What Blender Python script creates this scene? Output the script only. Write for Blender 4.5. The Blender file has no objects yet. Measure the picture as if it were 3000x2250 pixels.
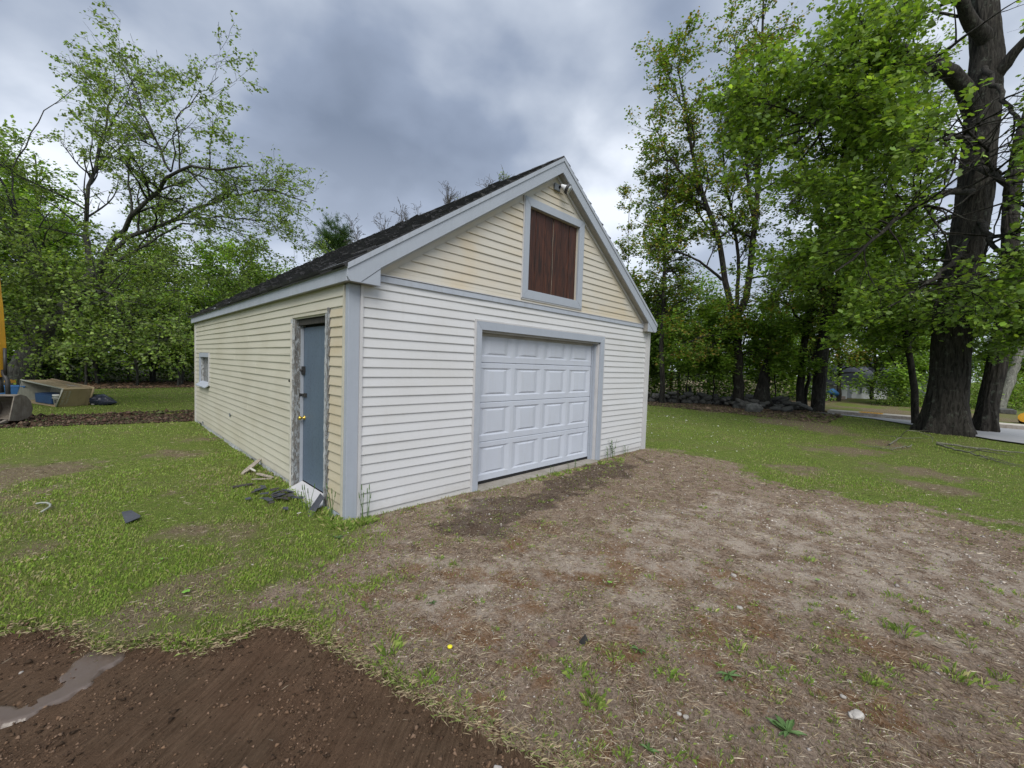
import bpy, math, random
import numpy as np
from mathutils import Matrix, Vector

random.seed(7)
rng = np.random.default_rng(11)
D = bpy.data
COL = bpy.context.scene.collection
scene = bpy.context.scene
A = np.array

# ------------------------------------------------------------------ camera
CAM = A([-1.803, -4.102, 1.658]); YAW, PIT, ROL, FPX = 0.7902, -0.04643, 0.03313, 1221.0
_f = A([math.sin(YAW)*math.cos(PIT), math.cos(YAW)*math.cos(PIT), math.sin(PIT)])
_r0 = A([math.cos(YAW), -math.sin(YAW), 0.0]); _u0 = np.cross(_r0, _f)
_r = math.cos(ROL)*_r0 + math.sin(ROL)*_u0; _u = -math.sin(ROL)*_r0 + math.cos(ROL)*_u0
cam = D.cameras.new('camera'); cam.sensor_width = 36.0; cam.lens = 36.0*FPX/3000.0
cam.clip_start = 0.05; cam.clip_end = 1500
co = D.objects.new('camera', cam); COL.objects.link(co)
co.matrix_world = Matrix(((_r[0], _u[0], -_f[0], CAM[0]), (_r[1], _u[1], -_f[1], CAM[1]), (_r[2], _u[2], -_f[2], CAM[2]), (0, 0, 0, 1)))
scene.camera = co

# ------------------------------------------------------------------ overcast sky and soft sun
SUN_EL, SUN_AZ = math.radians(46), math.radians(222)      # azimuth clockwise from +Y
world = D.worlds.new('World'); scene.world = world; world.use_nodes = True
nt = world.node_tree; nt.nodes.clear()
def N(tree, typ, **kw):
    n = tree.nodes.new(typ)
    for k, v in kw.items():
        if hasattr(n, k) and k not in n.inputs: setattr(n, k, v)
    return n
def mathn(tree, op, a, b=None, c=None, clamp=False):
    n = tree.nodes.new('ShaderNodeMath'); n.operation = op; n.use_clamp = clamp
    for i, v in enumerate((a, b, c)):
        if v is None: continue
        if isinstance(v, (int, float)): n.inputs[i].default_value = v
        else: tree.links.new(v, n.inputs[i])
    return n.outputs[0]
def noise(tree, vec, scale, detail=4, rough=0.55, dist=0.0, dim='3D'):
    n = tree.nodes.new('ShaderNodeTexNoise'); n.noise_dimensions = dim
    n.inputs['Scale'].default_value = scale; n.inputs['Detail'].default_value = detail
    n.inputs['Roughness'].default_value = rough; n.inputs['Distortion'].default_value = dist
    if vec is not None: tree.links.new(vec, n.inputs['Vector'])
    return n.outputs['Fac']
def ramp(tree, fac, stops, interp='LINEAR'):
    n = tree.nodes.new('ShaderNodeValToRGB'); n.color_ramp.interpolation = interp
    e = n.color_ramp.elements
    while len(e) < len(stops): e.new(0.5)
    for i, (p, c) in enumerate(stops):
        e[i].position = p; e[i].color = (c[0], c[1], c[2], 1) if not isinstance(c, (int, float)) else (c, c, c, 1)
    tree.links.new(fac, n.inputs[0]); return n.outputs[0]
def mixc(tree, fac, a, b, blend='MIX'):
    n = tree.nodes.new('ShaderNodeMix'); n.data_type = 'RGBA'; n.blend_type = blend
    for s, v in ((n.inputs[0], fac), (n.inputs[6], a), (n.inputs[7], b)):
        if isinstance(v, (int, float)): s.default_value = v
        elif isinstance(v, tuple): s.default_value = (v[0], v[1], v[2], 1)
        else: tree.links.new(v, s)
    return n.outputs[2]
def mapping(tree, vec, scale=(1, 1, 1), rot=(0, 0, 0), loc=(0, 0, 0)):
    n = tree.nodes.new('ShaderNodeMapping'); n.inputs['Scale'].default_value = scale
    n.inputs['Rotation'].default_value = rot; n.inputs['Location'].default_value = loc
    tree.links.new(vec, n.inputs['Vector']); return n.outputs[0]

tc = nt.nodes.new('ShaderNodeTexCoord'); sep = nt.nodes.new('ShaderNodeSeparateXYZ')
nt.links.new(tc.outputs['Generated'], sep.inputs[0])
zz = mathn(nt, 'ADD', mathn(nt, 'MAXIMUM', sep.outputs[2], 0.0), 0.42)
cmb = nt.nodes.new('ShaderNodeCombineXYZ')
nt.links.new(mathn(nt, 'DIVIDE', sep.outputs[0], zz), cmb.inputs[0]); nt.links.new(mathn(nt, 'DIVIDE', sep.outputs[1], zz), cmb.inputs[1])
cv = mapping(nt, cmb.outputs[0], scale=(1, 1.0, 1), rot=(0, 0, math.radians(20)), loc=(9.1, 7.4, 0))
n1 = noise(nt, cv, 1.15, 4, 0.5, 0.15); n2 = noise(nt, cv, 3.4, 5, 0.5, 0.1)
cl = mathn(nt, 'ADD', mathn(nt, 'MULTIPLY', n1, 0.76), mathn(nt, 'MULTIPLY', n2, 0.24))
SKYR = 10.0     # cloud radiance is divided by the background strength
ccol = ramp(nt, cl, [(0.38, (0.112, 0.138, 0.188)), (0.45, (0.160, 0.192, 0.255)), (0.52, (0.285, 0.318, 0.375)), (0.59, (0.50, 0.53, 0.58))])
hor = ramp(nt, sep.outputs[2], [(0.0, 1.0), (0.45, 0.0)])
ccol = mixc(nt, mathn(nt, 'MULTIPLY', hor, 0.6), ccol, (0.47, 0.515, 0.60))
zen = ramp(nt, sep.outputs[2], [(0.70, 1.0), (1.0, 1.7)])      # an overcast sky grows lighter towards the zenith
ccol = mixc(nt, 1.0, ccol, zen, 'MULTIPLY')
sc = nt.nodes.new('ShaderNodeVectorMath'); sc.operation = 'SCALE'; sc.inputs[3].default_value = SKYR
nt.links.new(ccol, sc.inputs[0])
sky = nt.nodes.new('ShaderNodeTexSky'); sky.sky_type = 'NISHITA'; sky.sun_disc = False
sky.sun_elevation = SUN_EL; sky.sun_rotation = SUN_AZ
scol = mixc(nt, 0.97, sky.outputs[0], sc.outputs[0])
bg = nt.nodes.new('ShaderNodeBackground'); bg.inputs[1].default_value = 0.1
nt.links.new(scol, bg.inputs[0])
wo = nt.nodes.new('ShaderNodeOutputWorld'); nt.links.new(bg.outputs[0], wo.inputs[0])

sun = D.lights.new('sun', 'SUN'); sun.energy = 1.5; sun.angle = math.radians(40); sun.color = (1.0, 0.95, 0.87)
so = D.objects.new('sun', sun); COL.objects.link(so)
sd = Vector((math.sin(SUN_AZ)*math.cos(SUN_EL), math.cos(SUN_AZ)*math.cos(SUN_EL), math.sin(SUN_EL)))
so.rotation_euler = sd.to_track_quat('Z', 'Y').to_euler()
vs = scene.view_settings; scene.display_settings.display_device = 'sRGB'
vs.view_transform = 'Standard'; vs.look = 'None'; vs.gamma = 1.0; vs.use_curve_mapping = False; vs.exposure = 1.0

# ------------------------------------------------------------------ helpers
def ray(x, y): return _f + _r*(x-1500)/FPX - _u*(y-1125)/FPX       # photo pixel -> direction, depth 1
def P(x, y, d): return CAM + ray(x, y)*d
def G(x, y, z=0.0):
    d = ray(x, y); return CAM + d*((z-CAM[2])/d[2])
def depth(p): return float((A(p)-CAM) @ _f)
def norm(v): return v/np.maximum(np.linalg.norm(v, axis=-1, keepdims=True), 1e-9)

def obj(name, me, parent=None, loc=None):
    o = D.objects.new(name, me); COL.objects.link(o)
    if parent is not None: o.parent = parent
    if loc is not None: o.location = loc
    return o
def tag(o, label=None, cat=None, group=None, kind=None):
    if label: o['label'] = label
    if cat: o['category'] = cat
    if group: o['group'] = group
    if kind: o['kind'] = kind
    return o
def thing(name, label, cat, loc=(0, 0, 0), rz=0.0, group=None):
    o = D.objects.new(name, None); COL.objects.link(o); o.location = loc; o.rotation_euler = (0, 0, rz)
    o.empty_display_size = 0.2
    return tag(o, label, cat, group)
def mesh(name, V, F, mat=None, smooth=False):
    me = D.meshes.new(name); me.from_pydata([tuple(map(float, v)) for v in V], [], [tuple(f) for f in F])
    if mat: me.materials.append(mat)
    if smooth: me.polygons.foreach_set('use_smooth', [True]*len(me.polygons))
    me.update(); return me
def bigmesh(name, V, faces, mat, colors=None, smooth=False):
    """faces: int array (n,m); colours per vertex"""
    V = np.ascontiguousarray(V, dtype=np.float32); faces = np.ascontiguousarray(faces, dtype=np.int32)
    me = D.meshes.new(name); n, m = faces.shape
    me.vertices.add(len(V)); me.vertices.foreach_set('co', V.ravel())
    me.loops.add(n*m); me.loops.foreach_set('vertex_index', faces.ravel())
    me.polygons.add(n); me.polygons.foreach_set('loop_start', np.arange(0, n*m, m, dtype=np.int32))
    me.polygons.foreach_set('loop_total', np.full(n, m, dtype=np.int32))
    if smooth: me.polygons.foreach_set('use_smooth', np.ones(n, dtype=bool))
    if mat: me.materials.append(mat)
    if colors is not None:
        for nm, c in colors.items():
            a = me.attributes.new(nm, 'FLOAT_COLOR', 'POINT')
            c4 = np.ones((len(V), 4), dtype=np.float32); c4[:, :c.shape[1]] = c
            a.data.foreach_set('color', c4.ravel())
    me.update(calc_edges=True); me.validate(); return me

class MB:
    """collects shapes for ONE mesh"""
    def __init__(s): s.V = []; s.F = []
    def add(s, V, F):
        k = len(s.V); s.V += [tuple(map(float, v)) for v in V]; s.F += [tuple(i+k for i in f) for f in F]; return s
    def box(s, a, b, bev=0.0):
        x0, y0, z0 = a; x1, y1, z1 = b
        V = [(x0, y0, z0), (x1, y0, z0), (x1, y1, z0), (x0, y1, z0), (x0, y0, z1), (x1, y0, z1), (x1, y1, z1), (x0, y1, z1)]
        return s.add(V, [(0, 3, 2, 1), (4, 5, 6, 7), (0, 1, 5, 4), (1, 2, 6, 5), (2, 3, 7, 6), (3, 0, 4, 7)])
    def hexa(s, V8): return s.add(V8, [(0, 3, 2, 1), (4, 5, 6, 7), (0, 1, 5, 4), (1, 2, 6, 5), (2, 3, 7, 6), (3, 0, 4, 7)])
    def prism(s, pts, off):
        n = len(pts); V = [A(p, float) for p in pts] + [A(p, float)+A(off, float) for p in pts]
        F = [tuple(range(n))[::-1], tuple(range(n, 2*n))] + [(i, (i+1) % n, n+(i+1) % n, n+i) for i in range(n)]
        return s.add(V, F)
    def tube(s, pts, rad, sides=10, cap=True):
        pts = A(pts, float); rad = np.broadcast_to(A(rad, float), (len(pts),))
        V, F = tubes(pts[None], rad[None], sides); k = len(s.V)
        s.add(V, F.tolist())
        if cap:
            s.F.append(tuple(k+i for i in range(sides))[::-1]); s.F.append(tuple(k+(len(pts)-1)*sides+i for i in range(sides)))
        return s
    def lathe(s, prof, c=(0, 0, 0), axis=(0, 0, 1), sides=20):
        ax = norm(A(axis, float)); t = A([1., 0, 0]) if abs(ax[0]) < .9 else A([0, 1., 0])
        e1 = norm(np.cross(ax, t)); e2 = np.cross(ax, e1); V = []; F = []
        for r, h in prof:
            for i in range(sides):
                a = 2*math.pi*i/sides; V.append(A(c, float)+ax*h+(e1*math.cos(a)+e2*math.sin(a))*r)
        for j in range(len(prof)-1):
            for i in range(sides):
                k = (i+1) % sides; F.append((j*sides+i, j*sides+k, (j+1)*sides+k, (j+1)*sides+i))
        return s.add(V, F)
    def build(s, name, mat, parent=None, smooth=False, bevel=0.0, loc=None):
        me = mesh(name, s.V, s.F, mat, smooth); o = obj(name, me, parent, loc)
        if bevel:
            m = o.modifiers.new('bevel', 'BEVEL'); m.width = bevel; m.segments = 2; m.limit_method = 'ANGLE'
        return o

def tubes(P_, R_, sides):
    n, k, _ = P_.shape
    T = np.empty_like(P_); T[:, 1:-1] = P_[:, 2:]-P_[:, :-2]; T[:, 0] = P_[:, 1]-P_[:, 0]; T[:, -1] = P_[:, -1]-P_[:, -2]
    T = norm(T)
    mean = norm(P_[:, -1]-P_[:, 0]); ref = np.where(np.abs(mean[:, 2:3]) > 0.8, A([[1., 0, 0]]), A([[0, 0, 1.]]))
    e1 = norm(np.cross(T, ref[:, None, :])); e2 = np.cross(T, e1)
    a = np.arange(sides)*2*np.pi/sides
    V = P_[:, :, None, :] + R_[:, :, None, None]*(e1[:, :, None, :]*np.cos(a)[None, None, :, None]+e2[:, :, None, :]*np.sin(a)[None, None, :, None])
    idx = np.arange(n*k*sides).reshape(n, k, sides); nx = np.roll(idx, -1, axis=2)
    F = np.stack([idx[:, :-1], nx[:, :-1], nx[:, 1:], idx[:, 1:]], -1).reshape(-1, 4)
    return V.reshape(-1, 3), F

def _hash(ix, iy, seed):
    h = (ix.astype(np.int64)*374761393 + iy.astype(np.int64)*668265263 + seed*1442695041) & 0xFFFFFFFF
    h = ((h ^ (h >> 13))*1274126177) & 0xFFFFFFFF
    return ((h ^ (h >> 16)) & 0xFFFF)/65535.0
def vn(x, y, seed=0):
    ix = np.floor(x); iy = np.floor(y); fx = x-ix; fy = y-iy; fx = fx*fx*(3-2*fx); fy = fy*fy*(3-2*fy)
    a = _hash(ix, iy, seed); b = _hash(ix+1, iy, seed); c = _hash(ix, iy+1, seed); d = _hash(ix+1, iy+1, seed)
    return (a*(1-fx)+b*fx)*(1-fy)+(c*(1-fx)+d*fx)*fy
def fbm(x, y, sc, seed=0, oct=4, gain=0.5):
    t = 0; a = 1; s = 0
    for i in range(oct):
        t = t+a*vn(x*sc*2**i+i*17.3, y*sc*2**i+i*5.7, seed+i); s += a; a *= gain
    return t/s
def sst(x, a, b):
    t = np.clip((x-a)/(b-a), 0, 1); return t*t*(3-2*t)

# ------------------------------------------------------------------ materials
def newmat(name):
    m = D.materials.new(name); m.use_nodes = True; t = m.node_tree; t.nodes.clear()
    out = t.nodes.new('ShaderNodeOutputMaterial'); b = t.nodes.new('ShaderNodeBsdfPrincipled')
    t.links.new(b.outputs[0], out.inputs[0]); return m, t, b, out
def setin(t, sock, v):
    if isinstance(v, (int, float)): sock.default_value = v
    elif isinstance(v, tuple): sock.default_value = (v[0], v[1], v[2], 1)
    else: t.links.new(v, sock)
def bump(t, b, h, strength=0.3, dist=0.02):
    n = t.nodes.new('ShaderNodeBump'); n.inputs['Strength'].default_value = strength; n.inputs['Distance'].default_value = dist
    t.links.new(h, n.inputs['Height']); t.links.new(n.outputs[0], b.inputs['Normal'])
def objvec(t, kind='Object'):
    return t.nodes.new('ShaderNodeTexCoord').outputs[kind]
def geopos(t): return t.nodes.new('ShaderNodeNewGeometry').outputs['Position']

def paint(name, col, col2=None, rough=0.5, sc=3.0, dirt=0.25, dirtcol=(0.3, 0.29, 0.27), bumps=0.08, streak=True, spec=0.4):
    """painted or vinyl surface: soft tone drift, rain streaks, fine grime"""
    m, t, b, _ = newmat(name); v = geopos(t)
    c = mixc(t, ramp(t, noise(t, v, sc, 5, .6), [(.35, 0.), (.7, 1.)]), col, col2 or tuple(x*.88 for x in col))
    if streak:
        s = ramp(t, noise(t, mapping(t, v, (7, 7, .5)), 3.0, 4, .6), [(.5, 0.), (.8, 1.)])
        c = mixc(t, mathn(t, 'MULTIPLY', s, dirt), c, dirtcol)
    g = ramp(t, noise(t, v, 38, 5, .7), [(.52, 0.), (.75, 1.)])
    c = mixc(t, mathn(t, 'MULTIPLY', g, dirt*.5), c, dirtcol)
    setin(t, b.inputs['Base Color'], c); b.inputs['Specular IOR Level'].default_value = spec
    setin(t, b.inputs['Roughness'], mathn(t, 'ADD', mathn(t, 'MULTIPLY', g, .25), rough))
    bump(t, b, noise(t, v, 25, 4, .6), bumps, .01); return m

def siding(name, col, stain, amt, sc=1.1, grain=.5):
    m, t, b, _ = newmat(name); v = geopos(t)
    s = ramp(t, noise(t, mapping(t, v, (1, 1, 1.6)), sc, 5, .55, .4), [(.42, 0.), (.66, 1.)])
    c = mixc(t, mathn(t, 'MULTIPLY', s, amt), col, stain)
    st = ramp(t, noise(t, mapping(t, v, (9, 9, .7)), 2.2, 3, .6), [(.55, 0.), (.85, 1.)])
    c = mixc(t, mathn(t, 'MULTIPLY', st, .16), c, (.42, .40, .34))
    g = ramp(t, noise(t, v, 60, 3, .7), [(.62, 0.), (.72, 1.)])
    c = mixc(t, mathn(t, 'MULTIPLY', g, .12), c, (.30, .29, .25))
    # splashed soil just above the ground
    z = t.nodes.new('ShaderNodeSeparateXYZ'); t.links.new(v, z.inputs[0])
    lo = mathn(t, 'MULTIPLY', ramp(t, mathn(t, 'ADD', z.outputs[2], mathn(t, 'MULTIPLY', noise(t, v, 14, 4, .7), .22)), [(.05, 1.), (.30, 0.)]), .45)
    c = mixc(t, lo, c, (.33, .30, .25))
    oi = t.nodes.new('ShaderNodeObjectInfo')
    c = mixc(t, mathn(t, 'MULTIPLY', oi.outputs['Random'], .10), c, (.45, .44, .40))
    setin(t, b.inputs['Base Color'], c); b.inputs['Roughness'].default_value = .42; b.inputs['Specular IOR Level'].default_value = .35
    bump(t, b, noise(t, mapping(t, v, (3, 3, 60)), 3, 3, .6), .12, .003); return m

M = {}
M['white_siding'] = siding('white_siding', (.575, .585, .605), (.53, .53, .53), .6)
M['cream_gable'] = siding('cream_gable', (.53, .505, .45), (.53, .44, .30), .8, .9)
M['cream_siding'] = siding('cream_siding', (.55, .53, .445), (.49, .465, .375), .8)
M['tan_siding'] = siding('tan_siding', (.53, .475, .36), (.50, .42, .28), .8, 2.0)
M['blue_trim'] = paint('blue_trim', (.33, .365, .425), (.355, .392, .45), .55, 2.0, .18, (.22, .25, .28))
M['blue_trim_worn'] = paint('blue_trim_worn', (.38, .415, .475), (.34, .375, .435), .6, 3.0, .45, (.25, .26, .27))
M['white_trim'] = paint('white_trim', (.53, .53, .545), (.45, .45, .46), .5, 3, .25)
M['cream_trim'] = paint('cream_trim', (.52, .50, .41), None, .5, 3, .25)
M['soffit'] = paint('soffit', (.33, .32, .29), (.25, .24, .22), .7, 4, .4)
M['garage_door'] = paint('garage_door', (.50, .54, .62), (.47, .505, .575), .42, 1.6, .28, (.42, .43, .43))
M['blue_door'] = paint('blue_door', (.095, .135, .185), (.082, .118, .165), .45, 2.5, .35, (.05, .06, .08), .05)
M['black_rubber'] = paint('black_rubber', (.012, .012, .013), None, .7, 5, .2, (.03, .03, .03))
M['dark_void'] = paint('dark_void', (.02, .019, .018), None, .9, 5, .2, (.01, .01, .01))
M['concrete'] = paint('concrete', (.32, .30, .27), (.22, .20, .17), .9, 6, .6, (.16, .14, .11), .5)
M['yellow_paint'] = paint('yellow_paint', (.62, .33, .02), (.5, .25, .02), .45, 2, .5, (.12, .09, .05))
M['muddy_steel'] = paint('muddy_steel', (.20, .18, .15), (.12, .10, .08), .75, 7, .6, (.07, .05, .035), .6)
M['black_steel'] = paint('black_steel', (.02, .02, .02), (.04, .04, .04), .5, 6, .4, (.06, .05, .04))
M['chrome'] = paint('chrome', (.6, .6, .6), None, .2, 6, .1); M['chrome'].node_tree.nodes['Principled BSDF'].inputs['Metallic'].default_value = .9
M['brass'] = paint('brass', (.75, .55, .12), None, .25, 6, .1, (.3, .2, .05)); M['brass'].node_tree.nodes['Principled BSDF'].inputs['Metallic'].default_value = .9
M['tan_plastic'] = paint('tan_plastic', (.36, .28, .17), (.30, .23, .14), .55, 3, .4, (.15, .12, .08), .1)
M['pale_plastic'] = paint('pale_plastic', (.34, .35, .30), (.27, .29, .26), .55, 3, .4, (.12, .12, .1), .1)
M['blue_plastic'] = paint('blue_plastic', (.02, .06, .16), (.015, .045, .12), .45, 3, .3, (.03, .05, .08))
M['bright_blue'] = paint('bright_blue', (.05, .17, .42), None, .4, 3, .2, (.04, .08, .15))
M['white_plastic'] = paint('white_plastic', (.5, .52, .5), (.42, .44, .42), .5, 3, .4, (.2, .2, .18))
M['grey_print'] = paint('grey_print', (.42, .42, .36), None, .6, 8, .3)
M['dark_print'] = paint('dark_print', (.06, .07, .07), None, .6, 8, .3)
M['bag_plastic'] = paint('bag_plastic', (.015, .018, .03), (.03, .035, .06), .25, 6, .3, (.10, .12, .18), .6, False)
M['pole_wood'] = paint('pole_wood', (.30, .12, .04), (.20, .08, .03), .8, 3, .4, (.08, .05, .03))
M['house_white'] = paint('house_white', (.74, .76, .80), (.68, .70, .74), .6, 2, .2)
M['house_pink'] = paint('house_pink', (.46, .36, .34), None, .7, 2, .3)
M['house_grey'] = paint('house_grey', (.17, .19, .22), (.13, .15, .17), .8, 2, .3)
M['house_roof'] = paint('house_roof', (.10, .105, .13), (.07, .075, .09), .85, 5, .3)
M['asphalt'] = paint('asphalt', (.34, .35, .37), (.28, .29, .31), .85, 4, .5, (.2, .2, .2), .3, False)
M['kerb_stone'] = paint('kerb_stone', (.40, .38, .34), (.24, .2, .17), .85, 6, .5, (.13, .1, .08), .3)
M['pavement'] = paint('pavement', (.55, .52, .46), (.48, .45, .40), .85, 4, .3, (.3, .28, .24), .3, False)
M['red_paint'] = paint('red_paint', (.11, .028, .018), None, .5, 3, .4, (.06, .02, .02))
M['slate'] = paint('slate', (.045, .05, .062), (.07, .075, .09), .75, 9, .4, (.11, .11, .11), .7, False)
M['scrap_white'] = paint('scrap_white', (.62, .6, .54), (.5, .48, .42), .6, 9, .4)
M['leaf_green_bright'] = paint('leaf_green_bright', (.17, .36, .05), None, .5, 9, .2, (.1, .2, .03))
M['weed_leaf'] = paint('weed_leaf', (.060, .120, .030), (.09, .16, .045), .6, 30, .3, (.07, .08, .03))
M['straw'] = paint('straw', (.42, .34, .22), None, .8, 9, .3)
M['yellow_cap'] = paint('yellow_cap', (.75, .68, .03), None, .4, 9, .1)

def m_weathered(name, wood, paintc, cover):
    m, t, b, _ = newmat(name); v = geopos(t)
    g = noise(t, mapping(t, v, (28, 28, 1.8)), 2.0, 6, .65, .6)
    w = ramp(t, g, [(.3, tuple(x*.25 for x in wood)), (.5, wood), (.75, tuple(min(1, x*1.8) for x in wood))])
    pk = noise(t, mapping(t, v, (16, 16, 4.5)), 2.6, 8, .75, .8)
    k = ramp(t, pk, [(cover-.015, 0.), (cover+.015, 1.)])
    c = mixc(t, k, w, paintc); setin(t, b.inputs['Base Color'], c); b.inputs['Roughness'].default_value = .8
    bump(t, b, mathn(t, 'ADD', g, mathn(t, 'MULTIPLY', k, 1.2)), .7, .008); return m
M['peeling'] = m_weathered('peeling', (.15, .145, .138), (.31, .335, .355), .52)
M['peeling_light'] = m_weathered('peeling_light', (.21, .20, .185), (.42, .44, .45), .46)
M['driftwood'] = m_weathered('driftwood', (.33, .29, .24), (.45, .42, .36), .66)
M['rotten'] = m_weathered('rotten', (.05, .045, .04), (.12, .12, .12), .66)

def m_planks():
    m, t, b, _ = newmat('stained_planks'); v = objvec(t)
    oi = t.nodes.new('ShaderNodeObjectInfo')
    cmbn = t.nodes.new('ShaderNodeCombineXYZ'); t.links.new(mathn(t, 'MULTIPLY', oi.outputs['Random'], 40), cmbn.inputs[2])
    av = t.nodes.new('ShaderNodeVectorMath'); av.operation = 'ADD'; t.links.new(v, av.inputs[0]); t.links.new(cmbn.outputs[0], av.inputs[1])
    g = noise(t, mapping(t, av.outputs[0], (16, 16, 1.0)), 2.2, 7, .62, 1.2)
    k = ramp(t, noise(t, mapping(t, av.outputs[0], (7, 7, 2.2)), 1.6, 4, .6, 1.5), [(.58, 0.), (.68, 1.)])
    c = ramp(t, g, [(.34, (.007, .003, .002)), (.5, (.044, .0135, .0065)), (.66, (.090, .028, .0125))])
    c = mixc(t, mathn(t, 'MULTIPLY', k, .75), c, (.012, .007, .005))
    setin(t, b.inputs['Base Color'], c); b.inputs['Roughness'].default_value = .55
    bump(t, b, g, .5, .006); return m
M['planks'] = m_planks()

def m_shingle(name, dark, light):
    m, t, b, _ = newmat(name); v = geopos(t); oi = t.nodes.new('ShaderNodeObjectInfo')
    g = noise(t, v, 90, 4, .7)
    c = ramp(t, g, [(.35, dark), (.7, light)])
    c = mixc(t, mathn(t, 'MULTIPLY', oi.outputs['Random'], .5), c, tuple(x*.35 for x in dark))
    lich = ramp(t, noise(t, v, 6, 5, .65), [(.55, 0.), (.7, 1.)])
    c = mixc(t, mathn(t, 'MULTIPLY', lich, .35), c, (.12, .125, .11))
    setin(t, b.inputs['Base Color'], c); b.inputs['Roughness'].default_value = .9
    bump(t, b, g, .6, .01); return m
M['shingle'] = m_shingle('shingle', (.018, .018, .020), (.072, .073, .080))

def m_bark(name, dark, light, sc=1.0, lichen=.3):
    m, t, b, _ = newmat(name); v = geopos(t)
    g = noise(t, mapping(t, v, (9*sc, 9*sc, 1.3*sc)), 2.0, 7, .65, .8)
    c = ramp(t, g, [(.36, dark), (.62, light)])
    l = ramp(t, noise(t, v, 5*sc, 6, .7), [(.57, 0.), (.66, 1.)])
    c = mixc(t, mathn(t, 'MULTIPLY', l, lichen), c, (.17, .20, .16))
    setin(t, b.inputs['Base Color'], c); b.inputs['Roughness'].default_value = .92; b.inputs['Specular IOR Level'].default_value = .2
    bump(t, b, g, .9, .03); return m
M['bark'] = m_bark('bark', (.010, .009, .008), (.050, .046, .040))
M['bark_grey'] = m_bark('bark_grey', (.018, .018, .016), (.072, .072, .064), 1.0, .35)
M['bark_pale'] = m_bark('bark_pale', (.08, .08, .07), (.24, .24, .215), 1.0, .5)
M['twig_grey'] = m_bark('twig_grey', (.06, .055, .05), (.15, .14, .13), 2.0, .1)
M['deadwood'] = m_bark('deadwood', (.10, .10, .075), (.24, .24, .18), 2.0, .3)
M['rot_bark'] = m_bark('rot_bark', (.008, .006, .006), (.032, .024, .021), 2.0, .1)

def m_leaf(name, trans=.42, rough=.5):
    m, t, b, out = newmat(name)
    a = t.nodes.new('ShaderNodeAttribute'); a.attribute_name = 'col'
    g = noise(t, geopos(t), 3.0, 3, .6)
    c = mixc(t, ramp(t, g, [(.3, .0), (.75, .45)]), a.outputs['Color'], (.11, .15, .03))
    setin(t, b.inputs['Base Color'], c); b.inputs['Roughness'].default_value = rough; b.inputs['Specular IOR Level'].default_value = .35
    tr = t.nodes.new('ShaderNodeBsdfTranslucent')
    tcx = t.nodes.new('ShaderNodeVectorMath'); tcx.operation = 'MULTIPLY'; t.links.new(c, tcx.inputs[0]); tcx.inputs[1].default_value = (1.5, 1.5, .7)
    t.links.new(tcx.outputs[0], tr.inputs[0])
    mx = t.nodes.new('ShaderNodeMixShader'); mx.inputs[0].default_value = trans
    t.links.new(b.outputs[0], mx.inputs[1]); t.links.new(tr.outputs[0], mx.inputs[2]); t.links.new(mx.outputs[0], out.inputs[0]); return m
M['leaf'] = m_leaf('leaf'); M['grass'] = m_leaf('grass', .25, .6)

def m_attr(name, rough=.9):
    m, t, b, _ = newmat(name); a = t.nodes.new('ShaderNodeAttribute'); a.attribute_name = 'col'
    setin(t, b.inputs['Base Color'], a.outputs['Color']); b.inputs['Roughness'].default_value = rough; b.inputs['Specular IOR Level'].default_value = .2; return m
M['debris'] = m_attr('debris')

def m_stone(name, a, b2):
    m, t, b, _ = newmat(name); v = objvec(t); oi = t.nodes.new('ShaderNodeObjectInfo')
    g = noise(t, v, 9, 6, .65); c = ramp(t, g, [(.35, a), (.68, b2)])
    c = mixc(t, mathn(t, 'MULTIPLY', oi.outputs['Random'], .5), c, tuple(x*.5 for x in a))
    l = ramp(t, noise(t, v, 14, 4, .7), [(.6, 0.), (.66, 1.)]); c = mixc(t, mathn(t, 'MULTIPLY', l, .5), c, (.16, .18, .13))
    setin(t, b.inputs['Base Color'], c); b.inputs['Roughness'].default_value = .9; bump(t, b, g, .7, .03); return m
M['stone'] = m_stone('stone', (.055, .055, .052), (.16, .16, .15))
M['pebble'] = m_stone('pebble', (.30, .27, .24), (.55, .53, .50))
M['clod'] = m_stone('clod', (.10, .062, .045), (.19, .125, .095))

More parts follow.
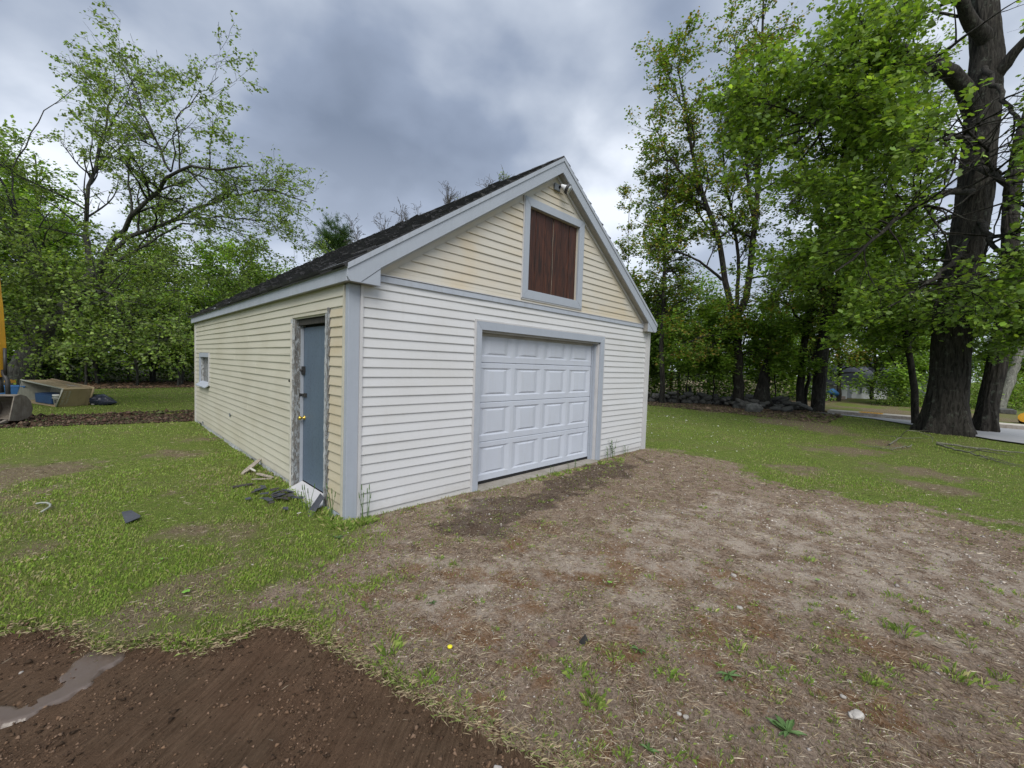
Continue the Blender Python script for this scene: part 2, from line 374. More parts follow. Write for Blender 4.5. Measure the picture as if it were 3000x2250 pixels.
def m_ground():
    m, t, b, _ = newmat('ground'); v = geopos(t)
    a = t.nodes.new('ShaderNodeAttribute'); a.attribute_name = 'mask'; s = t.nodes.new('ShaderNodeSeparateColor'); t.links.new(a.outputs['Color'], s.inputs[0])
    a2 = t.nodes.new('ShaderNodeAttribute'); a2.attribute_name = 'mask2'; s2 = t.nodes.new('ShaderNodeSeparateColor'); t.links.new(a2.outputs['Color'], s2.inputs[0])
    fine = noise(t, v, 60, 6, .75); mid = noise(t, v, 7, 6, .65); big = noise(t, v, 1.1, 5, .6); grit = noise(t, v, 210, 3, .8)
    def edge(mask, w=.5, nz=None, sp=.10):
        q = mathn(t, 'ADD', mask, mathn(t, 'MULTIPLY', mathn(t, 'SUBTRACT', nz or mid, .5), w))
        return ramp(t, q, [(.5-sp, 0.), (.5+sp, 1.)])
    # lawn floor: thatch and green between the blades
    green = mixc(t, ramp(t, mid, [(.35, 0.), (.65, 1.)]), (.135, .190, .036), (.205, .240, .060))
    green = mixc(t, ramp(t, fine, [(.4, .0), (.62, .75)]), green, (.030, .050, .012))
    green = mixc(t, ramp(t, big, [(.5, 0.), (.72, .55)]), green, (.15, .135, .060))
    thatch = mixc(t, ramp(t, fine, [(.38, 0.), (.62, 1.)]), (.095, .072, .042), (.27, .22, .145))
    # yard: pale grit, brown litter, rusty moss
    sand = mixc(t, ramp(t, grit, [(.38, 0.), (.62, 1.)]), (.29, .235, .185), (.62, .54, .455))
    litter = mixc(t, ramp(t, fine, [(.36, 0.), (.60, 1.)]), (.078, .050, .033), (.33, .245, .180))
    sandf = mathn(t, 'MULTIPLY', edge(s.outputs[2], 2.3, noise(t, v, 6, 10, .85), .20), .62)
    mott = ramp(t, noise(t, v, 3.2, 9, .78, .3), [(.44, 0.), (.56, 1.)])
    yard = mixc(t, mathn(t, 'MULTIPLY', mathn(t, 'ADD', mathn(t, 'MULTIPLY', sandf, .9), .22), mott), litter, sand)
    yard = mixc(t, mathn(t, 'MULTIPLY', ramp(t, noise(t, v, 4.3, 9, .8, .3), [(.54, 0.), (.64, 1.)]), .55), yard, (.060, .038, .025))
    moss = ramp(t, noise(t, v, 2.6, 6, .7, .4), [(.50, 0.), (.60, 1.)])
    yard = mixc(t, mathn(t, 'MULTIPLY', moss, mathn(t, 'MULTIPLY', s2.outputs[0], .6)), yard, mixc(t, fine, (.105, .042, .014), (.26, .125, .035)))
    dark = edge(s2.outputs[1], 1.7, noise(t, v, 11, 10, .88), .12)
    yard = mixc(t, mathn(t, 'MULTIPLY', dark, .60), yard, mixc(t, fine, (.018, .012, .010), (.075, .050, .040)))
    lawn = mixc(t, edge(s2.outputs[2], 1.3, noise(t, v, 9, 8, .78), .25), green, thatch)
    c = mixc(t, edge(s.outputs[1], 1.3, noise(t, v, 7, 8, .8), .2), lawn, yard)
    # bare topsoil with tooth marks drawn along the bucket's pull
    rv = mapping(t, v, (1, 1, 1), (0, 0, math.radians(-38)))
    st = noise(t, mapping(t, rv, (1.2, 16, 1)), 4.0, 5, .65)
    soil = mixc(t, ramp(t, mathn(t, 'ADD', mathn(t, 'MULTIPLY', st, .6), mathn(t, 'MULTIPLY', mid, .4)), [(.34, 0.), (.66, 1.)]), (.070, .044, .027), (.180, .120, .078))
    soil = mixc(t, ramp(t, big, [(.4, 0.), (.7, .5)]), soil, (.160, .088, .055))
    soil = mixc(t, ramp(t, fine, [(.55, 0.), (.7, .5)]), soil, (.035, .022, .016))
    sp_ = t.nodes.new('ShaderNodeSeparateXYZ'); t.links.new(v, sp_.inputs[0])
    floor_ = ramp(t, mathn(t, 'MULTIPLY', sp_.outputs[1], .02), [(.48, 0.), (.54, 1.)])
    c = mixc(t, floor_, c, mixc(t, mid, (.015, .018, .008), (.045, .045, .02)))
    c = mixc(t, edge(s.outputs[0], .25), c, soil)
    setin(t, b.inputs['Base Color'], c); b.inputs['Roughness'].default_value = .95; b.inputs['Specular IOR Level'].default_value = .1
    h = mathn(t, 'ADD', mathn(t, 'MULTIPLY', fine, .7), mathn(t, 'ADD', mathn(t, 'MULTIPLY', grit, .3), mathn(t, 'MULTIPLY', st, mathn(t, 'MULTIPLY', s.outputs[0], 1.5))))
    bump(t, b, h, 1.0, .03); return m
M['ground'] = m_ground()
m, t, b, _ = newmat('wet_clay'); v = geopos(t)
c = mixc(t, noise(t, v, 12, 5, .6), (.085, .062, .049), (.125, .094, .076)); setin(t, b.inputs['Base Color'], c)
b.inputs['Roughness'].default_value = .24; bump(t, b, noise(t, mapping(t, v, (1, 6, 1), (0, 0, math.radians(-38))), 12, 5, .6), .25, .006); M['wet_clay'] = m
m, t, b, _ = newmat('lamp_glass'); b.inputs['Base Color'].default_value = (.6, .6, .6, 1); b.inputs['Roughness'].default_value = .12; b.inputs['Metallic'].default_value = .55; M['lamp_glass'] = m

# ------------------------------------------------------------------ ground masks and heights
def poly_sd(x, y, pts):
    """signed distance, positive inside"""
    pts = A(pts, float); d = np.full(x.shape, 1e9); ins = np.zeros(x.shape, bool); n = len(pts)
    for i in range(n):
        ax, ay = pts[i]; bx, by = pts[(i+1) % n]; ex, ey = bx-ax, by-ay
        tt = np.clip(((x-ax)*ex+(y-ay)*ey)/(ex*ex+ey*ey+1e-12), 0, 1)
        d = np.minimum(d, (x-ax-tt*ex)**2+(y-ay-tt*ey)**2)
        c = ((ay > y) != (by > y)) & (x < ex*(y-ay)/(ey+1e-12 if ey == 0 else ey)+ax); ins ^= c
    d = np.sqrt(d); return np.where(ins, d, -d)
SOIL = [(-3.6, .55), (-2.7, -.02)]+[tuple(G(u*1.3562, v*1.3562)[:2]) for u, v in [(0, 1362), (60, 1350), (130, 1352), (190, 1378), (225, 1398), (262, 1392), (330, 1380), (400, 1392), (440, 1398), (500, 1372), (560, 1342), (610, 1338), (655, 1346), (690, 1372), (740, 1396), (800, 1432), (880, 1482), (960, 1522), (1050, 1562), (1100, 1592), (1160, 1615), (1230, 1642), (1290, 1680)]]+[(-.7, -3.6), (-1.2, -5.5), (-6, -6), (-7, -1)]
YARD = [(-1.1, -1.15), (-.65, -.80), (-.25, -.42), (.15, -.12), (.2, .1), (6.35, .1), (6.45, -.5), (6.1, -1.5), (5.6, -2.6), (5.7, -3.4), (5.7, -4.2), (5.2, -5.0), (4.2, -7), (2, -9), (-2, -9), (-1.5, -3.5)]
TRENCH = [(-9, 9.9), (-4, 9.6), (-2.8, 9.45), (-.9, 8.9), (.0, 8.75), (.4, 9.2), (.5, 10.8), (-1.4, 11.1), (-3, 11.2), (-5, 11.7), (-9, 12)]
SANDY = [(.46, -1.95, .55), (1.0, -2.1, .5), (1.76, -2.6, .8), (2.7, -3.2, .8), (3.45, -3.75, .8), (3.4, -4.3, .7), (2.6, -4.4, .5), (.25, -1.4, .3), (2.6, -2.2, .7), (3.6, -2.7, .6), (-.1, -2.0, .25), (4.3, -3.6, .6), (.1, -.35, .25), (1.3, -.25, .22)]
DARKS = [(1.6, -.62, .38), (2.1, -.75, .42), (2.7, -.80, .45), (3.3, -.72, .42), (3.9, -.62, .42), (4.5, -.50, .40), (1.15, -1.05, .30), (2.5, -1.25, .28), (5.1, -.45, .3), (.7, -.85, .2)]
def masks(x, y):
    n1 = fbm(x, y, 2.2, 3)-.5; n2 = fbm(x, y, .8, 9)-.5; n3 = fbm(x, y, 7.0, 5, 3)-.5
    soil = sst(poly_sd(x, y, SOIL)+n3*.10, -.03, .03)
    tr = sst(poly_sd(x, y, TRENCH)+n1*.5, -.1, .1)
    yard = sst(poly_sd(x, y, YARD)+(n1*1.9+n2*1.0+n3*.7)*np.clip(-y*.8, .12, 1), -.55, .50)
    sand = np.zeros_like(x); dark = np.zeros_like(x)
    for cx, cy, r in SANDY: sand = np.maximum(sand, sst(r*1.15-np.hypot(x-cx, y-cy)+n1*1.3+n3*.5, -.55, .55))
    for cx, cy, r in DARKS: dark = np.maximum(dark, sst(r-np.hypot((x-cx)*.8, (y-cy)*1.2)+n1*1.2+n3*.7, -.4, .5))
    bare = np.zeros_like(x)
    for cx, cy, r in [(-2.5, 4.4, .75), (-2.5, 3.9, .5), (-2.2, 2.9, .3), (9.9, -2.9, .9), (8.3, -4.1, .8), (-1.35, -.75, .35), (-1.0, -.35, .35), (-1.1, .6, .25), (-.9, 2.2, .25), (-.75, 4.5, .45), (-.5, 6.0, .4), (6.9, -2.6, .6), (7.2, -4.2, .6), (-.6, -.35, .4), (12.0, -3.4, 1.0), (15, -1, 1.6), (13.5, -2.0, 1.0), (17, 2.5, 1.5), (-2.1, 1.0, .2)]:
        bare = np.maximum(bare, sst(r*.85-np.hypot(x-cx, y-cy)+n1*1.3+n3*.3, -.35, .45)*.8)
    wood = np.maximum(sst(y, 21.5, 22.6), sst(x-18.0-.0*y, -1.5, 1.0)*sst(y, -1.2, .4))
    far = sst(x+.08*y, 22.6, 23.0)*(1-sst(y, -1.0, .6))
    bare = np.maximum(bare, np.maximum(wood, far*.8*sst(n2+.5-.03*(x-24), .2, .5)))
    bare = np.maximum(bare, sst(n2, .12, .3)*.3)
    return soil, tr, yard, sand, dark, bare
def groundz(x, y, mk=None):
    soil, tr, yard, sand, dark, bare = mk or masks(x, y)
    z = (fbm(x, y, .5, 21)-.5)*.06*sst(np.hypot(x-3, y-4), 5.5, 8) + (fbm(x, y, 5, 31, 3)-.5)*.018*(1-yard) + (fbm(x, y, 9, 41, 3)-.5)*.014*yard
    ca, sa = math.cos(math.radians(38)), math.sin(math.radians(38)); u = x*ca+y*sa; w = -x*sa+y*ca
    fur = (fbm(u*.35, w*3.0, 5, 51, 4)-.5)
    z += soil*(-.055+fur*.035+(fbm(x, y, 16, 61, 3)-.5)*.018+np.maximum(fbm(x, y, 4, 63, 3)-.62, 0)*.12)
    z += tr*(-.04+(fbm(x, y, 2.2, 71, 5, .7)-.45)*.26)
    lip = np.exp(-(poly_sd(x, y, SOIL)/.07)**2); z += lip*(fbm(x, y, 9, 81, 3)-.35)*.05
    return z
fine_x = np.arange(-3.4, 1.4, .030); mid_x = np.arange(1.4, 11, .085); fx = np.concatenate([-np.geomspace(400, 3.6, 46)*1.0, fine_x, mid_x, np.geomspace(11.1, 420, 60)])
fy = np.concatenate([-np.geomspace(400, 5.2, 34), np.arange(-5.1, 0.3, .030), np.arange(.3, 12, .085), np.geomspace(12.1, 420, 60)])
X, Y = np.meshgrid(fx, fy); mk = masks(X.ravel(), Y.ravel()); Z = groundz(X.ravel(), Y.ravel(), mk)
Z = np.where(np.hypot(X.ravel(), Y.ravel()) > 60, 0, Z)
GV = np.stack([X.ravel(), Y.ravel(), Z], 1); idx = np.arange(len(GV)).reshape(X.shape)
GF = np.stack([idx[:-1, :-1], idx[:-1, 1:], idx[1:, 1:], idx[1:, :-1]], -1).reshape(-1, 4)
soil, tr, yard, sand, dark, bare = mk
mossm = yard*sst(1.9-np.hypot(X.ravel()-.3, Y.ravel()+2.9)*.8, 0, .8)
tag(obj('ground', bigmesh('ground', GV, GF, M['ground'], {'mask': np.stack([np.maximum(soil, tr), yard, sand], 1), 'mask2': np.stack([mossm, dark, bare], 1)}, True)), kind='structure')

def gz(x, y):
    x = np.atleast_1d(A(x, float)); y = np.atleast_1d(A(y, float)); return groundz(x, y)
def gz1(x, y): return float(gz(x, y)[0])
def on_ground(px, py, lift=0.0):
    p = G(px, py); return Vector((p[0], p[1], gz1(p[0], p[1])+lift))

# wet clay smear left by the bucket, lying in the bare soil
cl = [tuple(G(u, v, -.05)[:2]) for u, v in [(285, 1898), (362, 1905), (362, 1930), (330, 1952), (290, 1968), (265, 2012), (220, 2034), (172, 2058), (126, 2080), (70, 2106), (38, 2118), (-40, 2125), (-60, 2070), (0, 2072), (60, 2080), (95, 2062), (140, 2040), (185, 2018), (178, 1990), (200, 1968), (235, 1935)]]
cs = []
cx, cy = -1.9, -1.05
pts = []
for i in range(len(cl)):
    a_, b_ = A(cl[i]), A(cl[(i+1) % len(cl)])
    for k in range(5): pts.append(a_+(b_-a_)*k/5+rng.normal(0, .004, 2))
gxs = np.arange(-2.35, -1.5, .010); gys = np.arange(-1.4, -.75, .010); XX, YY = np.meshgrid(gxs, gys); sdv = poly_sd(XX.ravel(), YY.ravel(), pts)+(fbm(XX.ravel(), YY.ravel(), 22, 8)-.5)*.014
top = groundz(XX.ravel(), YY.ravel()); ZZ = -.036+np.clip(sdv, -.05, .0)*1.5+(fbm(XX.ravel(), YY.ravel(), 3, 7)-.5)*.01
ii = np.arange(len(ZZ)).reshape(XX.shape); keep = (sdv.reshape(XX.shape) > -.03)
FF = np.stack([ii[:-1, :-1], ii[:-1, 1:], ii[1:, 1:], ii[1:, :-1]], -1)[keep[:-1, :-1]].reshape(-1, 4)
used, inv = np.unique(FF, return_inverse=True)
tag(obj('clay_puddle', bigmesh('clay_puddle', np.stack([XX.ravel(), YY.ravel(), ZZ], 1)[used], inv.reshape(FF.shape), M['wet_clay'], None, True)), kind='structure')

# ------------------------------------------------------------------ road, kerb, pavement across the road
def strip(name, a0, a1, b0, b1, z, h, mat):
    mb = MB(); mb.hexa([(a0[0], a0[1], z-h), (a1[0], a1[1], z-h), (b1[0], b1[1], z-h), (b0[0], b0[1], z-h), (a0[0], a0[1], z), (a1[0], a1[1], z), (b1[0], b1[1], z), (b0[0], b0[1], z)])
    return mb.build(name, mat)
def lin(p, q, t0): return (p[0]+(q[0]-p[0])*t0, p[1]+(q[1]-p[1])*t0)
# carriageway: one sheet whose near side curves along the lawn
mb = MB(); mb.add([(20.4, -.6, .03), (20.9, -.6, .031), (20.9, -1.5, .031), (19.6, -2.7, .03), (18.1, -4.0, .03), (17.0, -4.75, .03), (15.85, -5.5, .03), (14.5, -7.5, .03), (13.0, -14, .03), (12.0, -60, .03), (20.4, -60, .03)], [(0, 3, 4, 5, 6, 7, 8, 9, 10)])
tag(mb.build('road', M['asphalt']), kind='structure')
tag(strip('kerb', (20.4, -1.2), (20.55, -1.2), (20.4, -60), (20.55, -60), .15, .3, M['kerb_stone']), kind='structure')
tag(strip('pavement', (20.553, -1.2), (21.3, -1.2), (20.553, -60), (22.6, -60), .147, .3, M['pavement']), kind='structure')
p0 = G(2545, 1217)
mb = MB(); mb.box((20.62, -2.95, .149), (21.25, -2.2, .156))
for i in range(6):
    for j in range(7): mb.lathe([(.022, 0), (.018, .01), (.0, .012)], (20.69+i*.1, -2.88+j*.1, .156), sides=6)
tag(mb.build('tactile_paving', M['yellow_paint']), kind='structure')

# ================================================================== GARAGE
garage = thing('garage', 'weathered cream and white sided garage with overhead door, blue side door and dark shingled roof', 'garage')
W, L, CO = 6.28, 8.62, .1016
Z22 = .06
PEAKX, SL = 3.13, .672
OF, OS = .14, .08                     # overhangs front and side
EZ_T, EZ_B = 2.565, 2.41              # fascia top and bottom at the eave
def gable_half(z): return max(0.0, (4.40-z)/SL)          # half width of the siding triangle under the rake boards

def lap(frame, s0b, s1b, s0t, s1t, z0, z1, full=(None, None)):
    """one course of lap siding: bottom edge stands proud; frame maps (s, outwards, z) to the wall"""
    zb, zt = full if full[0] is not None else (z0, z1)
    def dep(z): return .016-.013*(z-zb)/max(zt-zb, 1e-6)
    n = max(1, int(round(max(s1b-s0b, s1t-s0t)/.55))); V = []; F = []
    for i in range(n+1):
        u = i/n; sb = s0b+(s1b-s0b)*u; st = s0t+(s1t-s0t)*u
        w = math.sin(sb*2.3+zb*9)*.0015+random.uniform(-.0012, .0012); wz = math.sin(sb*1.1+zb*3)*.0018
        V += [frame(sb, .002, z0+wz), frame(sb, dep(z0)+w, z0+wz), frame(sb, dep(z0)+w+.001, z0+.006+wz), frame(st, dep(z1)+w*.5, z1+.004), frame(st, .001, z1+.004)]
    for i in range(n):
        k = i*5; q = k+5
        for j in range(4): F.append((k+j, k+j+1, q+j+1, q+j))
    F.append((0, 1, 2, 3, 4)); F.append(tuple(n*5+j for j in (4, 3, 2, 1, 0)))
    return V, F

def course_pieces(s0, s1, z0, z1, openings, slope=None):
    """cut the openings (sa, sb, za, zb) out of one course"""
    zs = sorted({z0, z1} | {z for o in openings for z in (o[2], o[3]) if z0+.004 < z < z1-.004})
    out = []
    for a, b in zip(zs[:-1], zs[1:]):
        segs = [(s0, s1)]
        for sa, sb, za, zb in openings:
            if za < (a+b)/2 < zb:
                ns = []
                for p, q in segs:
                    if sb <= p or sa >= q: ns.append((p, q)); continue
                    if sa > p: ns.append((p, sa))
                    if sb < q: ns.append((sb, q))
                segs = ns
        out += [(p, q, a, b) for p, q in segs if q-p > .01]
    # join stacked slices of equal width
    res = []
    for p, q, a, b in out:
        for r in res:
            if abs(r[0]-p) < 1e-6 and abs(r[1]-q) < 1e-6 and abs(r[3]-a) < 1e-6: r[3] = b; break
        else: res.append([p, q, a, b])
    return res

fr_front = lambda s, o, z: (s, -o, z)
fr_left = lambda s, o, z: (-o, s, z)
fr_right = lambda s, o, z: (W+o, s, z)
fr_back = lambda s, o, z: (s, L+o, z)
def lay(wall, frame, s0, s1, z_lo, z_hi, openings, mat, lap_mats=None, zref=Z22-22*0, gable=False, first=None):
    k0 = int(math.floor((z_lo-zref)/CO-1e-6))
    z = zref+k0*CO
    while z < z_hi-.01:
        a, b = max(z, z_lo), min(z+CO, z_hi); full = (z, z+CO)
        if gable:
            hb, ht = gable_half(a), gable_half(b)
            for o in openings:
                pass
            zs = course_pieces(PEAKX-hb, PEAKX+hb, a, b, openings)
            for p, q, c, d in zs:
                def lim(zv, s, left): h = gable_half(zv); return max(s, PEAKX-h) if left else min(s, PEAKX+h)
                s0b, s1b = lim(c, p, True), lim(c, q, False); s0t, s1t = lim(d, p, True), lim(d, q, False)
                if s1b-s0b < .02: continue
                s1t = max(s1t, s0t+.001)
                V, F = lap(frame, s0b, s1b, s0t, s1t, c, d, full); obj('siding_board', mesh('siding_board', V, F, mat), wall)
        else:
            for p, q, c, d in course_pieces(s0, s1, a, b, openings):
                mm = mat
                if lap_mats and q < .5 and c > .0: mm = lap_mats
                cuts = [p]; kk = int(round(z/CO)) // 2
                while q-cuts[-1] > 3.9: cuts.append(cuts[-1]+1.3+(kk*1.37 % 2.3))
                for e0, e1 in zip(cuts, cuts[1:]+[q]):
                    V, F = lap(frame, e0-(.012 if e0 > p else 0), e1, e0-(.012 if e0 > p else 0), e1, c, d, full)
                    if e0 > p: V = [tuple(A(v_)+(A(frame(0, .0016, 0))-A(frame(0, 0, 0)))) for v_ in V]
                    obj('siding_board', mesh('siding_board', V, F, mm), wall)
        z += CO

# front wall: sheathing, then every siding course
GD = (1.64, 4.61, -.2, 2.20)           # overhead door with its casing
LD = (2.455, 3.868, 2.602, 4.008)      # loft door with its casing
mb = MB(); T_ = .12
mb.box((0, 0, -.1), (1.73, T_, 2.5)); mb.box((4.497, 0, -.1), (W, T_, 2.5)); mb.box((1.73, 0, 2.09), (4.497, T_, 2.5))
mb.prism([(0, 0, 2.5), (2.56, 0, 2.5), (2.56, 0, 2.5+2.56*SL), ], (0, T_, 0)); mb.prism([(3.742, 0, 2.5), (W, 0, 2.5), (3.742, 0, 2.5+2.538*SL)], (0, T_, 0))
mb.box((2.56, 0, 2.5), (3.742, T_, 2.724)); mb.prism([(2.56, 0, 3.896), (3.742, 0, 3.896), (3.742, 0, 4.18), (PEAKX, 0, 4.58), (2.56, 0, 4.2)], (0, T_, 0))
front = mb.build('front_wall', M['cream_gable'], garage)
lay(front, fr_front, .142, 6.155, -.045, 2.475, [GD], M['white_siding'])
lay(front, fr_front, 0, 0, 2.557, 4.40, [LD], M['cream_gable'], zref=2.557, gable=True)

# left wall
SD = (.425, 1.60, -.2, 2.175)
WN = (6.87, 8.03, .93, 1.70)
mb = MB(); Sx = [(0.0, .56, -.1, 2.5), (1.53, 6.93, -.1, 2.5), (.56, 1.53, 2.13, 2.5), (6.93, 7.95, -.1, 1.0), (6.93, 7.95, 1.60, 2.5), (7.95, L, -.1, 2.5)]
for a, b_, c, d in Sx: mb.box((0, a, c), (T_, b_, d))
left = mb.build('left_wall', M['cream_siding'], garage)
lay(left, fr_left, .093, 8.53, .062, 2.39, [SD, WN], M['cream_siding'], M['tan_siding'])
# bottom skirt boards, chipped
def skirt(y0, y1, zt0, zt1, zb0, zb1, mat, name='skirt_board'):
    n = max(2, int((y1-y0)/.12)); mbk = MB(); V = []; F = []
    for i in range(n+1):
        u = i/n; y = y0+(y1-y0)*u; bite = max(0, vn(A(y*6.), A(2.), 5)-.72)*.15
        zt = zt0+(zt1-zt0)*u; zb = zb0+(zb1-zb0)*u+float(bite)
        V += [(.0, y, zt), (-.012-.006*math.sin(y*3), y, zt), (-.020-.01*math.sin(y*3), y, zb), (0, y, zb)]
    for i in range(n):
        for j in range(4): F.append((i*4+j, i*4+(j+1) % 4, i*4+4+(j+1) % 4, i*4+4+j))
    F += [(0, 1, 2, 3), tuple(n*4+j for j in (3, 2, 1, 0))]
    return obj(name, mesh(name, V, F, mat), garage)
skirt(1.605, 8.56, .060, .060, -.05, -.02, M['peeling_light'])
skirt(.066, .425, .055, .055, -.03, -.03, M['blue_trim_worn'])
# right and back walls (seen only from further round)
mb = MB(); mb.box((W-T_, 0.121, -.1), (W, L-T_-.001, 2.5)); right = mb.build('right_wall', M['white_siding'], garage)
lay(right, fr_right, .06, 8.55, -.045, 2.475, [], M['white_siding'])
mb = MB(); mb.box((T_+.001, L-T_, -.1), (W, L, 2.5)); mb.prism([(0, L-T_, 2.5), (W, L-T_, 2.5), (PEAKX, L-T_, 4.58)], (0, T_, 0)); back = mb.build('back_wall', M['cream_gable'], garage)
lay(back, fr_back, .06, 6.2, -.045, 2.54, [], M['white_siding']); lay(back, fr_back, 0, 0, 2.557, 4.40, [], M['cream_gable'], zref=2.557, gable=True)
mb = MB(); mb.box((.02, .02, -.12), (W-.02, L-.02, -.0)); mb.build('floor_slab', M['concrete'], garage)

# corner boards and J channels
mb = MB(); mb.prism([(-.008, -.008, -.12), (.112, -.008, -.12), (.112, -.0005, -.12), (-.0005, -.0005, -.12), (-.0005, .062, -.12), (-.008, .062, -.12)], (0, 0, 2.53)); mb.build('corner_board', M['blue_trim'], garage, bevel=.003)
mb = MB(); mb.box((.113, -.026, -.06), (.141, -.001, 2.41)); mb.build('corner_channel', M['white_trim'], garage)
mb = MB(); mb.box((-.022, .063, .0), (-.001, .092, 2.40)); mb.build('corner_channel', M['cream_trim'], garage)
mb = MB(); mb.prism([(6.185, -.035, -.06), (W+.035, -.035, -.06), (W+.035, .06, -.06), (W+.001, .06, -.06), (W+.001, -.001, -.06), (6.185, -.001, -.06)], (0, 0, 2.47)); mb.build('corner_board', M['white_trim'], garage, bevel=.003)
mb = MB(); mb.box((6.156, -.024, -.05), (6.183, -.001, 2.41)); mb.build('corner_channel', M['white_trim'], garage)
mb = MB(); mb.box((-.026, 8.531, -.02), (-.001, 8.57, 2.39)); mb.build('corner_channel', M['white_trim'], garage)
mb = MB(); mb.prism([(-.03, 8.571, -.04), (-.03, L+.03, -.04), (.06, L+.03, -.04), (.06, L+.001, -.04), (-.001, L+.001, -.04), (-.001, 8.571, -.04)], (0, 0, 2.43)); mb.build('corner_board', M['cream_trim'], garage)
mb = MB(); mb.box((W+.001, 8.551, -.06), (W+.03, L+.03, 2.4)); mb.build('corner_board', M['white_trim'], garage)

# belt board between the white wall and the gable
mb = MB(); V = []; F = []
mb.hexa([(.02, -.030, 2.474), (6.26, -.030, 2.478), (6.26, -.001, 2.478), (.02, -.001, 2.474), (.02, -.026, 2.540), (6.26, -.026, 2.545), (6.26, -.001, 2.545), (.02, -.001, 2.540)]); mb.build('belt_board', M['blue_trim_worn'], garage, bevel=.003)
mb = MB(); mb.box((.05, -.034, 2.546), (6.2, -.001, 2.556)); mb.build('belt_cap', M['white_trim'], garage)

# rake boards with the boxed returns, fascia, soffit
xl, xr, yo = -OS, W+OS, -OF
pkt, pkb = EZ_T+(PEAKX-xl)*SL, 4.515
def rake(x_eave, x_in, sgn, y, th, name='rake_board'):
    zin = pkb-abs(PEAKX-x_in)*SL
    pts = [(x_eave, y, EZ_T), (x_eave, y, EZ_B+.04), (x_eave+sgn*.03, y, EZ_B), (x_in, y, EZ_B-.005), (x_in, y, zin), (PEAKX, y, pkb), (PEAKX, y, pkt)]
    if sgn < 0: pts = pts[::-1]
    mb = MB(); mb.prism(pts, (0, th, 0)); return mb.build(name, M['blue_trim'], garage, bevel=.003)
rake(xl, .262, 1, yo, .022); rake(xr, 6.005, -1, yo, .022); rake(xl, .262, 1, L+OF-.022, .022); rake(xr, 6.005, -1, L+OF-.022, .022)
# thin seams: drip edge on the rake and the joint of the return
for sgn, xe in ((1, xl), (-1, xr)):
    mb = MB(); a = (xe, yo-.012, EZ_T-.045); b_ = (PEAKX, yo-.012, pkt-.045)
    mb.prism([a, b_, (b_[0], b_[1], b_[2]+.055), (a[0], a[1], a[2]+.055)], (0, .011, 0)); mb.build('drip_edge', M['blue_trim_worn'], garage)
    mb = MB(); xa = xe+sgn*.14; zb_ = EZ_B; ze = pkb-abs(PEAKX-(.262 if sgn > 0 else 6.005))*SL
    mb.prism([(xa, yo-.003, zb_+.006), ((.262 if sgn > 0 else 6.005), yo-.003, ze-.008), ((.262 if sgn > 0 else 6.005), yo-.003, ze-.004), (xa, yo-.003, zb_+.010)], (0, .0025, 0)); mb.build('seam', M['dark_void'], garage)
for xe, sgn in ((xl, 1), (xr, -1)):
    mb = MB()
    x0, x1 = (xe, xe+.022) if sgn > 0 else (xe-.022, xe)
    mb.box((x0, yo+.023, EZ_B), (x1, L+OF-.023, EZ_T-.03)); mb.build('fascia', M['blue_trim_worn'], garage, bevel=.003)
    mb = MB(); mb.box((x0-.012 if sgn > 0 else x0, yo+.001, EZ_T-.029), (x1 if sgn > 0 else x1+.012, L+OF-.001, EZ_T+.02)); mb.build('drip_edge', M['blue_trim_worn'], garage)
    mb = MB(); a0, a1 = (xe+.023, -.0005) if sgn > 0 else (W+.0005, xe-.023)
    mb.box((a0, yo+.023, EZ_B+.004), (a1, L+OF-.023, EZ_B+.014)); mb.build('soffit', M['soffit'], garage)
    mb = MB(); b0, b1 = (0, .262) if sgn > 0 else (6.005, W)
    mb.box((b0, yo+.023, EZ_B+.002), (b1, -.027, EZ_B+.012)); mb.box((b1-.02 if sgn > 0 else b0, yo+.023, EZ_B+.013), (b1 if sgn > 0 else b0+.02, -.027, 2.585)); mb.build('return_soffit', M['soffit'], garage)
    # raked soffit under the gable overhang
    mb = MB(); xi = .262 if sgn > 0 else 6.005; zi = pkb-abs(PEAKX-xi)*SL
    mb.prism([(xi, yo+.023, zi+.004), (PEAKX, yo+.023, pkb+.004), (PEAKX, yo+.023, pkb+.016), (xi, yo+.023, zi+.016)], (0, OF-.024, 0)); mb.build('rake_soffit', M['soffit'], garage)
    mb = MB(); mb.prism([(xi, -.028, zi-.035), (PEAKX, -.028, pkb-.035), (PEAKX, -.028, pkb+.002), (xi, -.028, zi+.002)], (0, .026, 0)); mb.build('rake_channel', M['white_trim'], garage)

